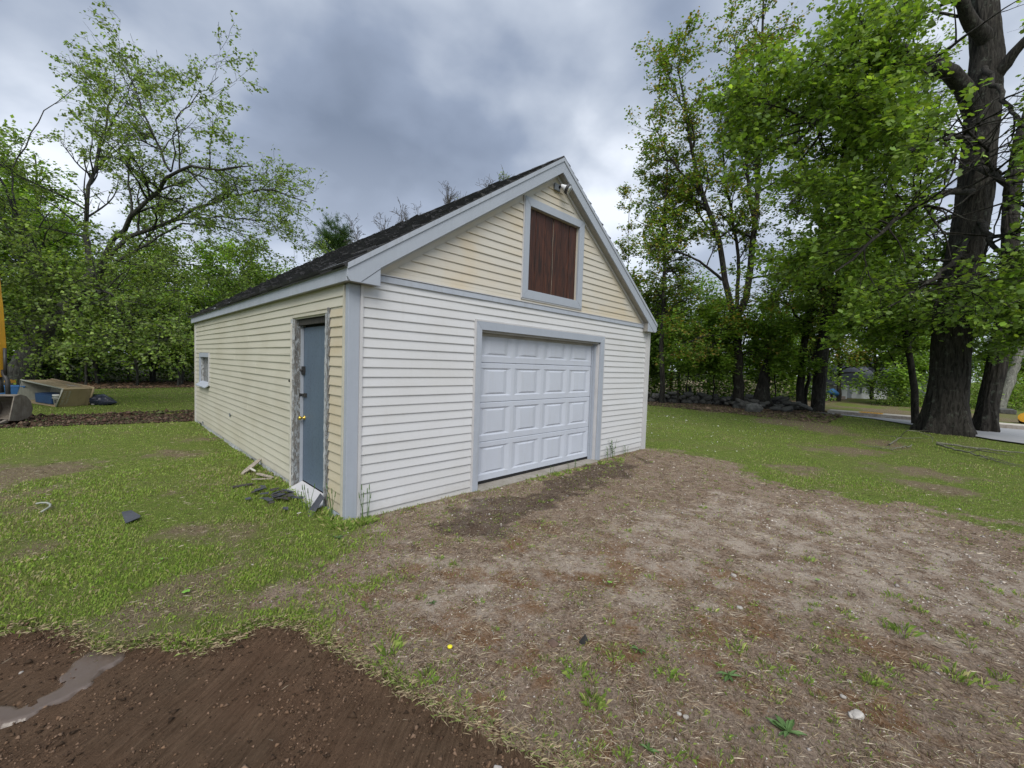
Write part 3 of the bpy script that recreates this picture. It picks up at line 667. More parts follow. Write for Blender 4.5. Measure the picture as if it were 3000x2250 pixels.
# roof deck and shingles
roof = MB(); th = .035
def slope_pt(u, y, side, lift=0.0):
    """u: distance down from the ridge along the slope"""
    c = 1/math.sqrt(1+SL*SL); x = PEAKX-side*u*c-side*(-lift*SL*c)*-1*0; z = pkt+.012-u*SL*c
    return (PEAKX-side*u*c-side*lift*SL*c, y, z+lift*c)
SLEN = (PEAKX-xl+.03)*math.sqrt(1+SL*SL)
for side in (1, -1):
    q = [slope_pt(0, yo-.01, side), slope_pt(SLEN, yo-.01, side), slope_pt(SLEN, L+OF+.01, side), slope_pt(0, L+OF+.01, side)]
    roof.hexa([(p[0], p[1], p[2]-.025) for p in q]+q)
roofo = roof.build('roof', M['shingle'], garage)
def tab(u, y, w, side, r):
    ex = .15; lf = r.uniform(.006, .014); curl = max(0, r.gauss(.008, .013)); g = .004
    y0, y1 = y+g, y+w-g; j = r.uniform(-.008, .008)
    top = [slope_pt(max(u-.01, 0), y0, side, .004), slope_pt(max(u-.01, 0), y1, side, .004)]
    V = []
    for t_, c_ in ((0.0, 0.0), (.6, .25), (1.0, 1.0)):
        uu = max(u-.02, 0)+(ex+.015+j)*t_; cl_ = curl*c_
        V += [slope_pt(uu, y0, side, .005+lf*t_+cl_*r.uniform(.6, 1.6)), slope_pt(uu, y1, side, .005+lf*t_+cl_*r.uniform(.4, 1.2))]
    V += [slope_pt(max(u-.02, 0)+(ex+.015+j), y0, side, -.004), slope_pt(max(u-.02, 0)+(ex+.015+j), y1, side, -.004)]
    F = [(0, 1, 3, 2), (2, 3, 5, 4), (4, 5, 7, 6), (0, 2, 4, 6), (1, 7, 5, 3)]
    return V, F
rr = random.Random(3); rows = int(SLEN/.145); tabs = []
for side in (1, -1):
    for i in range(rows+1):
        u = i*.145; y = yo-.012-(i % 2)*.15
        while y < L+OF+.01:
            w = .305+rr.uniform(-.004, .004); a_ = max(y, yo-.012); b_ = min(y+w, L+OF+.012)
            if b_-a_ > .05 and rr.random() > .012:
                p = A(slope_pt(u, (a_+b_)/2, side)); tabs.append((np.linalg.norm(p-CAM) if side > 0 else 99+u, u, a_, b_-a_, side))
            y += w
tabs.sort(key=lambda q: q[0])
for q in tabs[:300]:
    V, F = tab(q[1], q[2], q[3], q[4], rr); obj('shingle', mesh('shingle', V, F, M['shingle']), roofo)
mb = MB()
for q in tabs[300:]: mb.add(*tab(q[1], q[2], q[3], q[4], rr))
tag(mb.build('shingles', M['shingle'], roofo), kind='stuff')
mb = MB()
for i in range(30):
    y0 = yo-.01+i*.295; y1 = min(y0+.33, L+OF+.01)
    mb.add([slope_pt(.13, y0, 1, .012), slope_pt(0, y0, 1, .022), slope_pt(.13, y0, -1, .012), slope_pt(.13, y1, 1, .018), slope_pt(0, y1, 1, .028), slope_pt(.13, y1, -1, .018)], [(0, 1, 4, 3), (1, 2, 5, 4), (0, 2, 1)])
mb.build('ridge_cap', M['shingle'], roofo)

# overhead door -------------------------------------------------
mb = MB()
cas = M['blue_trim']
mb = MB(); mb.prism([(1.645, -.034, -.05), (1.732, -.034, -.05), (1.732, -.034, 2.092), (1.645, -.034, 2.197)], (0, .033, 0)); mb.build('door_casing', M['blue_trim_worn'], garage, bevel=.003)
mb = MB(); mb.prism([(4.495, -.034, -.05), (4.605, -.034, -.05), (4.605, -.034, 2.199), (4.495, -.034, 2.094)], (0, .033, 0)); mb.build('door_casing', M['blue_trim'], garage, bevel=.003)
mb = MB(); mb.prism([(1.646, -.0335, 2.198), (1.733, -.0335, 2.093), (4.494, -.0335, 2.095), (4.604, -.0335, 2.2)], (0, .0325, 0)); mb.build('door_casing', M['blue_trim'], garage, bevel=.003)
mb = MB(); mb.box((1.617, -.028, -.05), (1.643, -.001, 2.222)); mb.box((4.607, -.028, -.05), (4.628, -.001, 2.222)); mb.box((1.6435, -.028, 2.201), (4.6065, -.001, 2.222)); mb.build('casing_channel', M['white_trim'], garage)
mb = MB()
for a, b_, y0 in ((1.7335, 1.760, .001), (4.470, 4.4965, .001)): mb.box((a, y0, -.04), (b_, .119, 2.089))
mb.build('door_jamb', M['white_trim'], garage)
mb = MB(); mb.box((1.761, .045, -.03), (1.785, .085, 2.085)); mb.box((4.445, .045, -.03), (4.469, .085, 2.085)); mb.box((4.42, .088, -.03), (4.4695, .108, 2.085)); mb.build('stop_moulding', M['blue_trim'], garage)
mb = MB(); mb.box((1.7335, .001, 2.066), (4.4965, .119, 2.0885)); mb.box((1.79, .09, 2.03), (4.44, .118, 2.0655)); mb.build('door_head', M['soffit'], garage)
gdoor = thing('x', None, None); gdoor.name = 'garage_door'; gdoor.parent = garage
for k_ in ('label', 'category'):
    if k_ in gdoor: del gdoor[k_]
DY = .115; DX0, DX1 = 1.765, 4.465; SH = .5385; DZ = .062
PWc = (DX1-DX0-.10)/4
def panel_rect(k, i):
    x0 = DX0+.05+PWc*i+.030; x1 = DX0+.05+PWc*(i+1)-.030; z0 = DZ+SH*k+.080; z1 = DZ+SH*(k+1)-.075
    return x0, x1, z0, z1
for k in range(4):
    za, zb = DZ+SH*k+.002, DZ+SH*(k+1)-.003; xs = [DX0]; mb = MB(); V = []; F = []
    x0, x1, z0, z1 = panel_rect(k, 0)
    def rect(a, b_, c, d): mb.add([(a, DY, c), (b_, DY, c), (b_, DY, d), (a, DY, d)], [(0, 1, 2, 3)])
    rect(DX0, DX1, za, z0); rect(DX0, DX1, z1, zb-.012)
    mb.add([(DX0, DY, zb-.012), (DX1, DY, zb-.012), (DX1, DY+.012, zb), (DX0, DY+.012, zb)], [(0, 1, 2, 3)])
    mb.add([(DX0, DY, za), (DX1, DY, za), (DX1, DY+.02, za-.001), (DX0, DY+.02, za-.001)], [(3, 2, 1, 0)])
    e = DX0
    for i in range(4): a, b_, _, _ = panel_rect(k, i); rect(e, a, z0, z1); e = b_
    rect(e, DX1, z0, z1)
    mb.box((DX0, DY+.02, za), (DX1, DY+.045, zb)); mb.build('door_section', M['garage_door'], gdoor)
    for i in range(4):
        x0, x1, z0, z1 = panel_rect(k, i); V = []; F = []
        for ins, dz in ((0, 0), (.003, .002), (.022, .013), (.025, .013), (.044, .002), (.048, .001)):
            xi = ins*3.4; V += [(x0+xi, DY+dz, z0+ins), (x1-xi, DY+dz, z0+ins), (x1-xi, DY+dz, z1-ins), (x0+xi, DY+dz, z1-ins)]
        for r_ in range(5):
            for j in range(4): F.append((r_*4+j, r_*4+(j+1) % 4, r_*4+4+(j+1) % 4, r_*4+4+j))
        F.append((20, 21, 22, 23)); obj('panel', mesh('panel', V, F, M['garage_door']), gdoor)
mb = MB(); mb.box((DX0, DY+.004, .022), (DX1, DY+.03, .0635)); mb.build('bottom_seal', M['black_rubber'], gdoor)
mb = MB(); mb.box((1.735, -.10, -.06), (4.494, .20, .017)); mb.build('threshold', M['concrete'], garage, bevel=.008)

# loft door of six stained planks -------------------------------
o_ = (2.456, 3.866, 2.603, 4.006); i_ = (2.562, 3.740, 2.726, 3.894)
for a in ([(o_[0], o_[2]), (o_[1], o_[2]), (i_[1], i_[2]), (i_[0], i_[2])], [(o_[1], o_[2]), (o_[1], o_[3]), (i_[1], i_[3]), (i_[1], i_[2])], [(o_[1], o_[3]), (o_[0], o_[3]), (i_[0], i_[3]), (i_[1], i_[3])], [(o_[0], o_[3]), (o_[0], o_[2]), (i_[0], i_[2]), (i_[0], i_[3])]):
    c_ = A(a).mean(0); a = [tuple(A(q)+(c_-A(q))*.003) for q in a]
    mb = MB(); mb.prism([(q[0], -.036, q[1]) for q in a], (0, .035, 0)); mb.build('loft_casing', M['blue_trim'], garage, bevel=.002)
mb = MB(); mb.box((2.44, -.028, 2.585), (3.885, -.001, 2.6015)); mb.box((2.438, -.028, 2.586), (2.454, -.001, 4.01)); mb.build('loft_channel', M['white_trim'], garage)
loft = thing('x', None, None); loft.name = 'loft_door'; loft.parent = garage
mb = MB(); mb.box((2.55, .07, 2.71), (3.75, .10, 3.91)); mb.build('door_backing', M['dark_void'], loft)
pw = [.0, .195, .40, .588, .790, .985, 1.178]
for i in range(6):
    g0 = .006 if i != 3 else .016; x0 = i_[0]+pw[i]+g0; x1 = i_[0]+pw[i+1]-.004
    mb = MB(); d_ = rng.uniform(-.003, .003); mb.hexa([(x0, .03+d_, i_[2]+.004), (x1, .03+d_, i_[2]+.004), (x1, .055, i_[2]+.004), (x0, .055, i_[2]+.004), (x0, .03+d_, i_[3]-.006), (x1, .03+d_, i_[3]-.006), (x1, .055, i_[3]-.006), (x0, .055, i_[3]-.006)])
    mb.build('plank', M['planks'], loft, bevel=.003)
mb = MB(); mb.tube([(i_[0]+.594, .036, 2.73), (i_[0]+.598, .034, 3.1), (i_[0]+.592, .035, 3.5), (i_[0]+.600, .036, 3.88)], .0025, 5); mb.build('weather_strip', M['driftwood'], loft)

# floodlight in the gable
fl = thing('x', None, None); fl.name = 'floodlight'; fl.parent = garage
mb = MB(); mb.box((3.06, -.052, 4.275), (3.185, -.020, 4.375)); mb.build('base_plate', M['house_grey'], fl, bevel=.008)
mb = MB(); mb.tube([(3.155, -.05, 4.335), (3.17, -.10, 4.345), (3.185, -.115, 4.325)], .02, 8); mb.build('swivel', M['black_steel'], fl, True)
ax = norm(A([.45, -.75, -.50])); c0 = A([3.175, -.09, 4.345])
mb = MB(); mb.lathe([(.022, -.02), (.03, .0), (.034, .03), (.05, .075), (.064, .10), (.067, .115)], c0+A([.0, 0, 0]), ax, 20); mb.build('lamp_housing', M['house_white'], fl, True)
mb = MB(); mb.lathe([(.065, .114), (.062, .128), (.045, .140), (.0, .145)], c0, ax, 20); mb.build('lamp_lens', M['lamp_glass'], fl, True)
mb = MB(); mb.lathe([(.072, .075), (.076, .095), (.073, .12), (.069, .12), (.069, .08)], c0, ax, 20); mb.build('lamp_rim', M['black_steel'], fl, True)

# side door ------------------------------------------------------
RC = .088
mb = MB(); mb.box((RC, .572, .095), (RC+.028, 1.503, 2.035))
sdoor = mb.build('side_door', M['blue_door'], garage, bevel=.003)
mb = MB(); mb.lathe([(.0, .0), (.030, .0), (.030, .006), (.013, .012), (.011, .035), (.020, .042), (.027, .055), (.022, .070), (.0, .075)], (RC-.001, 1.44, .90), (-1, 0, 0), 16); mb.build('door_knob', M['brass'], sdoor, True)
mb = MB(); mb.box((RC-.018, 1.37, 1.165), (RC-.001, 1.44, 1.215)); mb.box((RC-.028, 1.43, 1.175), (RC-.014, 1.500, 1.205)); mb.lathe([(.02, 0), (.02, .02), (.012, .02), (.012, 0)], (RC-.03, 1.495, 1.19), (-1, 0, 0), 12); mb.build('hasp', M['black_steel'], sdoor)
mb = MB(); mb.box((RC-.03, 1.43, 1.45), (RC-.001, 1.49, 1.55)); mb.lathe([(.016, 0), (.020, .02), (.014, .035), (0, .036)], (RC-.02, 1.46, 1.50), (-1, 0, 0), 10); mb.build('deadbolt', M['black_steel'], sdoor)
def worn_board(name, x0, x1, y0, y1, z0, z1, mat, seed, par, amp=.008, lean=0.0):
    """a ragged weathered board: rings along the height with nibbled edges"""
    r = random.Random(seed); n = max(3, int((z1-z0)/.05)); V = []; F = []
    for i in range(n+1):
        z = z0+(z1-z0)*i/n; a = r.uniform(-amp, amp)*.5; b_ = r.uniform(-amp, amp); k = lean*(z-z0)
        V += [(x0+a, y0+b_*.6+k, z), (x1, y0+k, z), (x1, y1+k, z), (x0+a+r.uniform(-amp, amp)*.3, y1+r.uniform(-amp, amp)+k, z)]
    for i in range(n):
        for j in range(4): F.append((i*4+j, i*4+(j+1) % 4, i*4+4+(j+1) % 4, i*4+4+j))
    F += [(3, 2, 1, 0), tuple(n*4+j for j in range(4))]
    return obj(name, mesh(name, V, F, mat), par)
worn_board('outer_casing', -.032, -.002, 1.532, 1.600, -.03, 2.135, M['peeling_light'], 1, garage, .006)
worn_board('casing_edge', -.046, -.0325, 1.552, 1.572, .02, 2.08, M['scrap_white'], 9, garage, .002)
worn_board('jamb_board', -.012, .086, 1.506, 1.5295, -.02, 2.12, M['peeling'], 2, garage, .005)
worn_board('jamb_strip', .052, .086, 1.488, 1.5045, .06, 2.02, M['blue_trim_worn'], 3, garage, .002)
worn_board('outer_casing', -.020, -.002, .480, .545, -.02, 2.165, M['peeling_light'], 4, garage, .005)
worn_board('outer_casing', -.026, -.003, .428, .476, -.07, 2.20, M['peeling'], 5, garage, .008)
mb = MB(); mb.box((-.002, .546, -.05), (.086, .569, 2.1)); mb.build('jamb_board', M['peeling'], garage)
mb = MB(); mb.box((-.025, .50, 2.148), (.0, 1.60, 2.174)); mb.build('head_channel', M['cream_trim'], garage)
mb = MB(); mb.box((.03, .570, 2.06), (.07, 1.505, 2.125)); mb.build('head_rail', M['rotten'], garage)
mb = MB(); mb.box((.124, .50, 0.0), (.135, 1.60, 2.2)); mb.box((.01, .572, 2.128), (.12, 1.528, 2.147)); mb.build('doorway_backing', M['dark_void'], garage)
mb = MB(); mb.hexa([(-.125, .50, -.045), (.086, .575, .02), (.086, 1.50, .02), (-.125, 1.50, -.045), (-.12, .50, -.002), (.086, .575, .085), (.086, 1.50, .085), (-.12, 1.50, -.002)]); mb.build('door_sill', M['white_trim'], garage, bevel=.006)
mb = MB(); mb.hexa([(-.128, .52, -.10), (-.08, .52, -.10), (-.08, 1.4, -.10), (-.128, 1.4, -.10), (-.126, .52, -.046), (-.08, .52, -.034), (-.08, 1.4, -.034), (-.126, 1.4, -.046)]); mb.build('sill_support', M['rotten'], garage)

# small window -----------------------------------------------------
win = thing('x', None, None); win.name = 'window'; win.parent = garage
for o2 in (gdoor, loft, fl, win):
    for k_ in ('label', 'category', 'group'):
        if k_ in o2: del o2[k_]
mb = MB(); mb.box((-.03, 6.875, .99), (-.001, 6.93, 1.695)); mb.build('casing', M['white_trim'], win)
mb = MB(); mb.box((-.03, 7.94, .95), (-.001, 8.025, 1.695)); mb.build('casing', M['blue_trim'], win)
mb = MB(); mb.box((-.031, 6.931, 1.60), (-.001, 7.939, 1.695)); mb.build('casing', M['blue_trim_worn'], win)
mb = MB(); mb.hexa([(-.10, 6.90, .93), (.02, 6.90, 1.0), (.02, 8.0, 1.0), (-.10, 8.0, .93), (-.10, 6.90, .955), (.02, 6.90, 1.05), (.02, 8.0, 1.05), (-.10, 8.0, .955)]); mb.build('sill', M['blue_trim_worn'], win, bevel=.004)
mb = MB(); mb.box((.05, 6.931, 1.0), (.07, 7.35, 1.60)); mb.build('boarding', M['driftwood'], win)
mb = MB(); mb.box((.055, 7.36, 1.0), (.072, 7.949, 1.60)); mb.build('boarding', M['peeling'], win)
mb = MB(); mb.box((0, 6.93, 1.0), (.12, 6.945, 1.6)); mb.box((0, 7.93, 1.0), (.049, 7.949, 1.6)); mb.build('reveal', M['peeling_light'], win)
mb = MB(); mb.box((.13, 6.9, .98), (.15, 8.0, 1.65)); mb.build('window_backing', M['dark_void'], win)

# chips and patches on the siding, a pipe clip by the side door
def chip(y, z, w, h, mat, out=.021):
    r = random.Random(int(y*997+z*331)); n = 9
    pts = [(-out, y+w*.5*math.cos(a)*r.uniform(.5, 1.1), z+h*.5*math.sin(a)*r.uniform(.5, 1.1)) for a in [2*math.pi*i/n for i in range(n)]]
    mbk = MB(); mbk.prism(pts, (-.001, 0, 0)); return mbk.build('paint_chip', mat, left)
for y, z, w, h in [(7.9, .03, .28, .07), (7.6, .10, .26, .07), (4.95, .56, .13, .08), (3.4, .02, .15, .05), (2.35, .02, .2, .04), (2.1, .0, .15, .05), (1.95, .02, .14, .06), (2.9, .02, .12, .04)]:
    chip(y, z, w, h, M['house_grey'] if z > .04 else M['dark_void'], .024)
mb = MB(); mb.box((-.03, 1.62, .55), (-.005, 1.67, .68)); mb.build('outlet_cover', M['cream_trim'], garage); 
mb = MB(); mb.lathe([(.0, 0), (.018, 0), (.018, .02), (0, .025)], (-.02, 1.64, 1.36), (-1, 0, 0), 10); mb.build('pipe_stub', M['rotten'], garage)
# ================================================================== TREES
TEMPL = {
 'maple': A([(0, 0, 0), (.50, .20, -.08), (.30, .42, -.03), (.38, .76, -.12), (0, 1.0, -.14), (-.38, .76, -.12), (-.30, .42, -.03), (-.50, .20, -.08)]),
 'mid': A([(0, 0, 0), (.45, .22, -.08), (.28, .62, -.04), (0, 1.0, -.14), (-.28, .62, -.04), (-.45, .22, -.08)]),
 'quad': A([(0, 0, 0), (.38, .48, -.06), (0, 1.0, -.10), (-.38, .48, -.06)]),
 'oval': A([(0, 0, 0), (.24, .30, -.03), (.20, .70, -.06), (0, 1.0, -.12), (-.20, .70, -.06), (-.24, .30, -.03)])}
def leaf_cloud(pos, out, size, templ, r, colors, tilt=.45, droop=.25, tone=.28):
    """pos (n,3) leaf bases, out (n,3) pointing directions; returns V,F,C"""
    n = len(pos); T = TEMPL[templ]; m = len(T)
    d = out.copy(); d[:, 2] = d[:, 2]*.4-droop*r.random(n); d += r.normal(0, .45, (n, 3))*A([1, 1, .5]); d = norm(d)
    up = A([[0, 0, 1.]])+r.normal(0, tilt, (n, 3)); sx = norm(np.cross(d, up)); nz = np.cross(sx, d)
    s = size*r.uniform(.6, 1.25, n)
    V = pos[:, None, :] + s[:, None, None]*(T[None, :, 0:1]*sx[:, None, :]+T[None, :, 1:2]*d[:, None, :]+T[None, :, 2:3]*nz[:, None, :])
    F = np.arange(n*m).reshape(n, m)
    C = A(colors)[r.integers(0, len(colors), n)]*np.exp(r.normal(0, tone, (n, 1)))
    return V.reshape(-1, 3), F, np.repeat(C, m, axis=0)
def resample(pts, k):
    pts = A(pts, float); s = np.concatenate([[0], np.cumsum(np.linalg.norm(np.diff(pts, axis=0), axis=1))]); u = np.linspace(0, s[-1], k)
    # smooth through the control points
    return np.stack([np.interp(u, s, pts[:, j]) for j in range(pts.shape[1])], 1)
def grow(P_, R_, n, t0, t1, l0, l1, ang, k, r, up=.15, rr0=.55, taper=.25, wob=.16, flat=0.0, lenbyt=0.0, outward=None):
    """n children shooting from the parent polylines (N,K,3)"""
    N_, K = P_.shape[:2]; seg = np.linalg.norm(P_[:, -1]-P_[:, 0], axis=1); pr = seg/seg.sum()
    pi = r.choice(N_, n, p=pr); t = r.uniform(t0, t1, n)*(K-1); i0 = np.minimum(t.astype(int), K-2); fr = (t-i0)[:, None]
    a = P_[pi, i0]; b_ = P_[pi, i0+1]; st = a+(b_-a)*fr; tan = norm(b_-a); rad = (R_[pi, i0]*(1-fr[:, 0])+R_[pi, i0+1]*fr[:, 0])
    rp = norm(np.cross(tan, r.normal(0, 1, (n, 3)))); 
    if flat: rp[:, 2] *= (1-flat); rp = norm(rp)
    an = np.radians(r.uniform(ang[0], ang[1], n))[:, None]; d = norm(tan*np.cos(an)+rp*np.sin(an)+A([[0, 0, up]]))
    ln = r.uniform(l0, l1, n)*(1-lenbyt*(t/(K-1))); Q = np.empty((n, k, 3)); Q[:, 0] = st; step = (ln/(k-1))[:, None]
    for j in range(1, k):
        d = norm(d+r.normal(0, wob, (n, 3))+A([[0, 0, up*.25]])); Q[:, j] = Q[:, j-1]+d*step
    r0 = np.minimum(rad*rr0, ln*.028+.002); RR = r0[:, None]*np.linspace(1, taper, k)[None]
    return Q, RR
def tree(name, label, cat, base, limbs, spec, seed, group=None, bark='bark', extra_trunk=None, trunk_mesh=None):
    """limbs: list of (points, r0, r1); spec: dict of counts"""
    r = np.random.default_rng(seed); base = A(base, float)
    root = thing(name, label, cat, tuple(base), group=group)
    K = 14; P0 = np.stack([resample(l[0], K) for l in limbs]); R0 = np.stack([np.linspace(1, 0, K)**.8*(l[1]-l[2])+l[2] for l in limbs])
    P0[:, 1:-1] += r.normal(0, .035, (len(limbs), K-2, 3))*np.minimum(1, np.linalg.norm(P0[:, -1]-P0[:, 0], axis=1)/4)[:, None, None]
    lens = np.linalg.norm(P0[:, -1]-P0[:, 0], axis=1)
    V, F = tubes(P0, R0, spec.get('sides', 12)); tm = bigmesh('trunk', V-base, F, M[bark], None, True)
    if trunk_mesh is None: obj('trunk', tm, root)
    else:
        V, F = tubes(P0[1:], R0[1:], 12); obj('trunk', trunk_mesh, root); obj('limb', bigmesh('limb', V-base, F, M[bark], None, True), root)
    s = spec; LV = []; LR = []; skip = s.get('skip', 0)
    Pq, Rq = P0[skip:], R0[skip:]
    P1, R1 = grow(Pq, Rq, s['n1'], s.get('t0', .35), 1.0, s['l1']*.45, s['l1'], s.get('a1', (35, 75)), 8, r, s.get('up', .15), .6, .2, .13, s.get('flat', .3), s.get('lt', .4))
    P2, R2 = grow(P1, R1, s['n2'], .2, 1.0, s['l2']*.4, s['l2'], (30, 70), 5, r, s.get('up', .15)*.5, .6, .3, .15, s.get('flat', .3), .3)
    if s.get('clip') is not None: kk = s['clip'](P2[:, -1]); P2, R2 = P2[kk], R2[kk]
    tk = s.get('thick', 1.0); V1, F1 = tubes(P1, R1*tk, 5); V2, F2 = tubes(P2, np.maximum(R2*tk, .004*tk), 4)
    P3 = None
    BV = [V1, V2]; BF = [F1, F2+len(V1)]
    src, srcR = P2, R2
    if s.get('n3'):
        P3, R3 = grow(P2, R2, s['n3'], .2, 1.0, s['l3']*.4, s['l3'], (25, 65), 3, r, 0, .6, .4, .18, s.get('flat', .3), .2)
        if s.get('clip') is not None: kk = s['clip'](P3[:, -1]); P3, R3 = P3[kk], R3[kk]
        V3, F3 = tubes(P3, np.maximum(R3, s.get('tw', .003)), 3); BF.append(F3+len(V1)+len(V2)); BV.append(V3); src = P3
    obj('branches', bigmesh('branches', np.concatenate(BV)-base, np.concatenate(BF), M[s.get('twigmat', bark)], None, True), root)
    nl = s.get('leaves', 0)
    if nl:
        if P3 is not None and s.get('mix', .2): pool = [(src, 1-s['mix'] if 'mix' in s else .8), (P2, s.get('mix', .2))]
        else: pool = [(src, 1.0)]
        VV = []; FF = []; CC = []; off = 0
        for S_, frac in pool:
            n = int(nl*frac); pi = r.integers(0, len(S_), n); t = (r.random(n)**.7)*(S_.shape[1]-1); i0 = np.minimum(t.astype(int), S_.shape[1]-2); fr = (t-i0)[:, None]
            a = S_[pi, i0]; b_ = S_[pi, i0+1]; p = a+(b_-a)*fr+r.normal(0, s.get('spread', .05), (n, 3)); o = norm(b_-a)+r.normal(0, .5, (n, 3))
            if s.get('clip') is not None: kk = s['clip'](p); p = p[kk]; o = o[kk]
            v, f, c = leaf_cloud(p, norm(o), s['ls'], s['templ'], r, s['cols'], s.get('tilt', .45), s.get('droop', .25), s.get('tone', .28))
            VV.append(v-base); FF.append(f+off); CC.append(c); off += len(v)
        obj('crown', bigmesh('crown', np.concatenate(VV), np.concatenate(FF), M['leaf'], {'col': np.concatenate(CC)}), root)
    return root
GREEN = [(0.135, 0.238, 0.036), (0.171, 0.289, 0.042), (0.107, 0.189, 0.032), (0.224, 0.326, 0.052), (0.144, 0.22, 0.06)]
GREEN_W = [(0.129, 0.239, 0.035), (0.198, 0.283, 0.043), (0.251, 0.219, 0.043), (0.099, 0.188, 0.031), (0.304, 0.213, 0.058), (0.152, 0.263, 0.041)]
SPRING = [(0.163, 0.267, 0.061), (0.217, 0.334, 0.071), (0.147, 0.223, 0.061), (0.265, 0.356, 0.092), (0.186, 0.238, 0.085)]
BRIGHT = [(0.198, 0.347, 0.047), (0.263, 0.414, 0.057), (0.156, 0.287, 0.047), (0.214, 0.334, 0.075)]
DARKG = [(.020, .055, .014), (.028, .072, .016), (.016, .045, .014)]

def auto_limbs(base, h, r0, seed, lean=(0, 0), wob=.12, stems=1):
    r = np.random.default_rng(seed); out = []
    for s_ in range(stems):
        p = A(base, float)-A([0, 0, .15]); pts = [p.copy()]; d = A([lean[0]+r.normal(0, .04)+(.12*(s_-.5) if stems > 1 else 0), lean[1]+r.normal(0, .04), 1.0]); 
        for i in range(7):
            d = norm(d+A([*r.normal(0, wob*.5, 2), .05])); p = p+d*(h/7); pts.append(p.copy())
        out.append((pts, r0*(1 if s_ == 0 else .75), r0*.12))
    return out

# --- the wide limbed tree on the left ------------------------------------
d0 = 14.0
LP = lambda pts, dd=0.0: [P(x, y, d0+z) for x, y, z in pts]
bl = G(28, 1165); bl[2] = 0
limbsL = [(LP([(20, 1172, 0), (62, 1080, 0), (108, 1000, .1), (165, 935, .2), (232, 868, .2), (272, 815, .2), (300, 770, .2)]), 0.397, 0.156),
 (LP([(285, 790, .2), (335, 700, -.2), (405, 615, -.6), (460, 555, -.9), (500, 502, -1.1), (585, 488, -1.6), (660, 500, -2.0), (740, 486, -2.3)]), 0.084, 0.012),
 (LP([(500, 502, -1.1), (468, 440, -1.0), (425, 340, -1.1), (400, 275, -1.0), (385, 225, -.9)]), 0.038, 0.009),
 (LP([(503, 500, -1.1), (512, 420, -1.5), (520, 350, -1.8), (590, 270, -2.0), (640, 225, -2.2)]), 0.021, 0.006),
 (LP([(300, 772, .2), (368, 692, .4), (450, 664, .8), (520, 640, 1.2), (610, 598, 1.5), (690, 568, 1.6), (800, 560, 1.6), (900, 592, 1.6)]), 0.080, 0.012),
 (LP([(560, 620, 1.3), (660, 640, 1.8), (780, 650, 2.0), (870, 690, 2.0)]), 0.029, 0.006),
 (LP([(320, 780, .4), (395, 735, 1.2), (455, 698, 1.8), (540, 655, 2.2), (640, 665, 2.6), (760, 700, 2.9)]), 0.055, 0.009),
 (LP([(268, 815, .4), (256, 723, .8), (252, 620, 1.0), (282, 475, 1.1), (308, 384, 1.2), (330, 300, 1.2), (336, 225, 1.2)]), 0.084, 0.012),
 (LP([(308, 400, 1.2), (350, 310, 1.0), (378, 262, .8), (420, 200, .6)]), 0.029, 0.007),
 (LP([(270, 520, 1.1), (330, 440, 1.8), (420, 420, 2.2), (520, 450, 2.6)]), 0.025, 0.006),
 (LP([(150, 950, .2), (128, 760, 0), (60, 660, -.3), (0, 530, -.5), (-60, 430, -.6)]), 0.076, 0.018),
 (LP([(60, 660, -.3), (30, 500, .2), (120, 330, .6), (230, 250, 1.0)]), 0.029, 0.007),
 (LP([(225, 870, .3), (330, 905, -.8), (430, 945, -1.6), (520, 985, -2.0)]), 0.029, 0.006),
 (LP([(160, 930, .3), (200, 960, -1.2), (300, 985, -2.2), (420, 1010, -2.6)]), 0.025, 0.006),
 (LP([(270, 815, .3), (390, 840, .3), (500, 850, .2), (600, 870, .2)]), 0.029, 0.006),
 (LP([(165, 935, -.3), (120, 880, -1.4), (70, 830, -2.2), (20, 830, -2.8)]), .06, .01), (LP([(200, 905, -.3), (210, 850, -1.3), (160, 790, -2.2), (110, 790, -2.8)]), .06, .01), (LP([(232, 868, -.3), (290, 850, -1.4), (330, 870, -2.2), (350, 930, -2.6)]), .06, .01), (LP([(110, 990, -.3), (120, 930, -1.3), (180, 930, -2.0), (240, 990, -2.6)]), .05, .01), (LP([(90, 1010, -.3), (60, 950, -1.3), (20, 960, -2.0)]), .05, .01),
 (LP([(330, 760, .5), (450, 790, 1.0), (560, 770, 1.2), (690, 790, 1.5)]), 0.029, 0.006)]
tree('spreading_tree', 'spreading tree with long crooked limbs and sparse young leaves leaning in at the left edge', 'tree', bl, limbsL,
     dict(n1=240, l1=2.9, n2=1700, l2=1.3, n3=5200, l3=.5, leaves=42000, ls=.080, templ='mid', cols=SPRING, t0=.18, up=.10, flat=.25, spread=.04, skip=1, tw=.0035, tilt=.7, droop=.5, mix=.1), 101, bark='bark_grey')
tree('edge_tree', 'leafy tree mostly beyond the left edge with thin twigs against the sky', 'tree', (-9.5, 15.0, 0),
     [([(-9.5, 15, -.1), (-9.0, 15.2, 2.5), (-8.6, 15.3, 4.5)], .30, .2), ([(-8.6, 15.3, 4.5), (-7.4, 15.6, 7), (-6.8, 15.8, 10.5)], .2, .03), ([(-8.6, 15.3, 4.5), (-6.6, 14.8, 6.4), (-4.8, 14.5, 8.4)], .15, .02), ([(-8.0, 15.5, 6), (-7.0, 15, 9.0), (-5.6, 14.6, 12)], .12, .02), ([(-8.6, 15.3, 4.5), (-10, 15, 8), (-10, 15, 12)], .15, .03)],
     dict(n1=70, l1=2.8, n2=520, l2=1.2, n3=2200, l3=.5, leaves=17000, ls=.09, templ='mid', cols=SPRING+GREEN, t0=.2, up=.1, spread=.05, tw=.0035, tilt=.7, droop=.5, mix=.1), 102, bark='bark_grey')

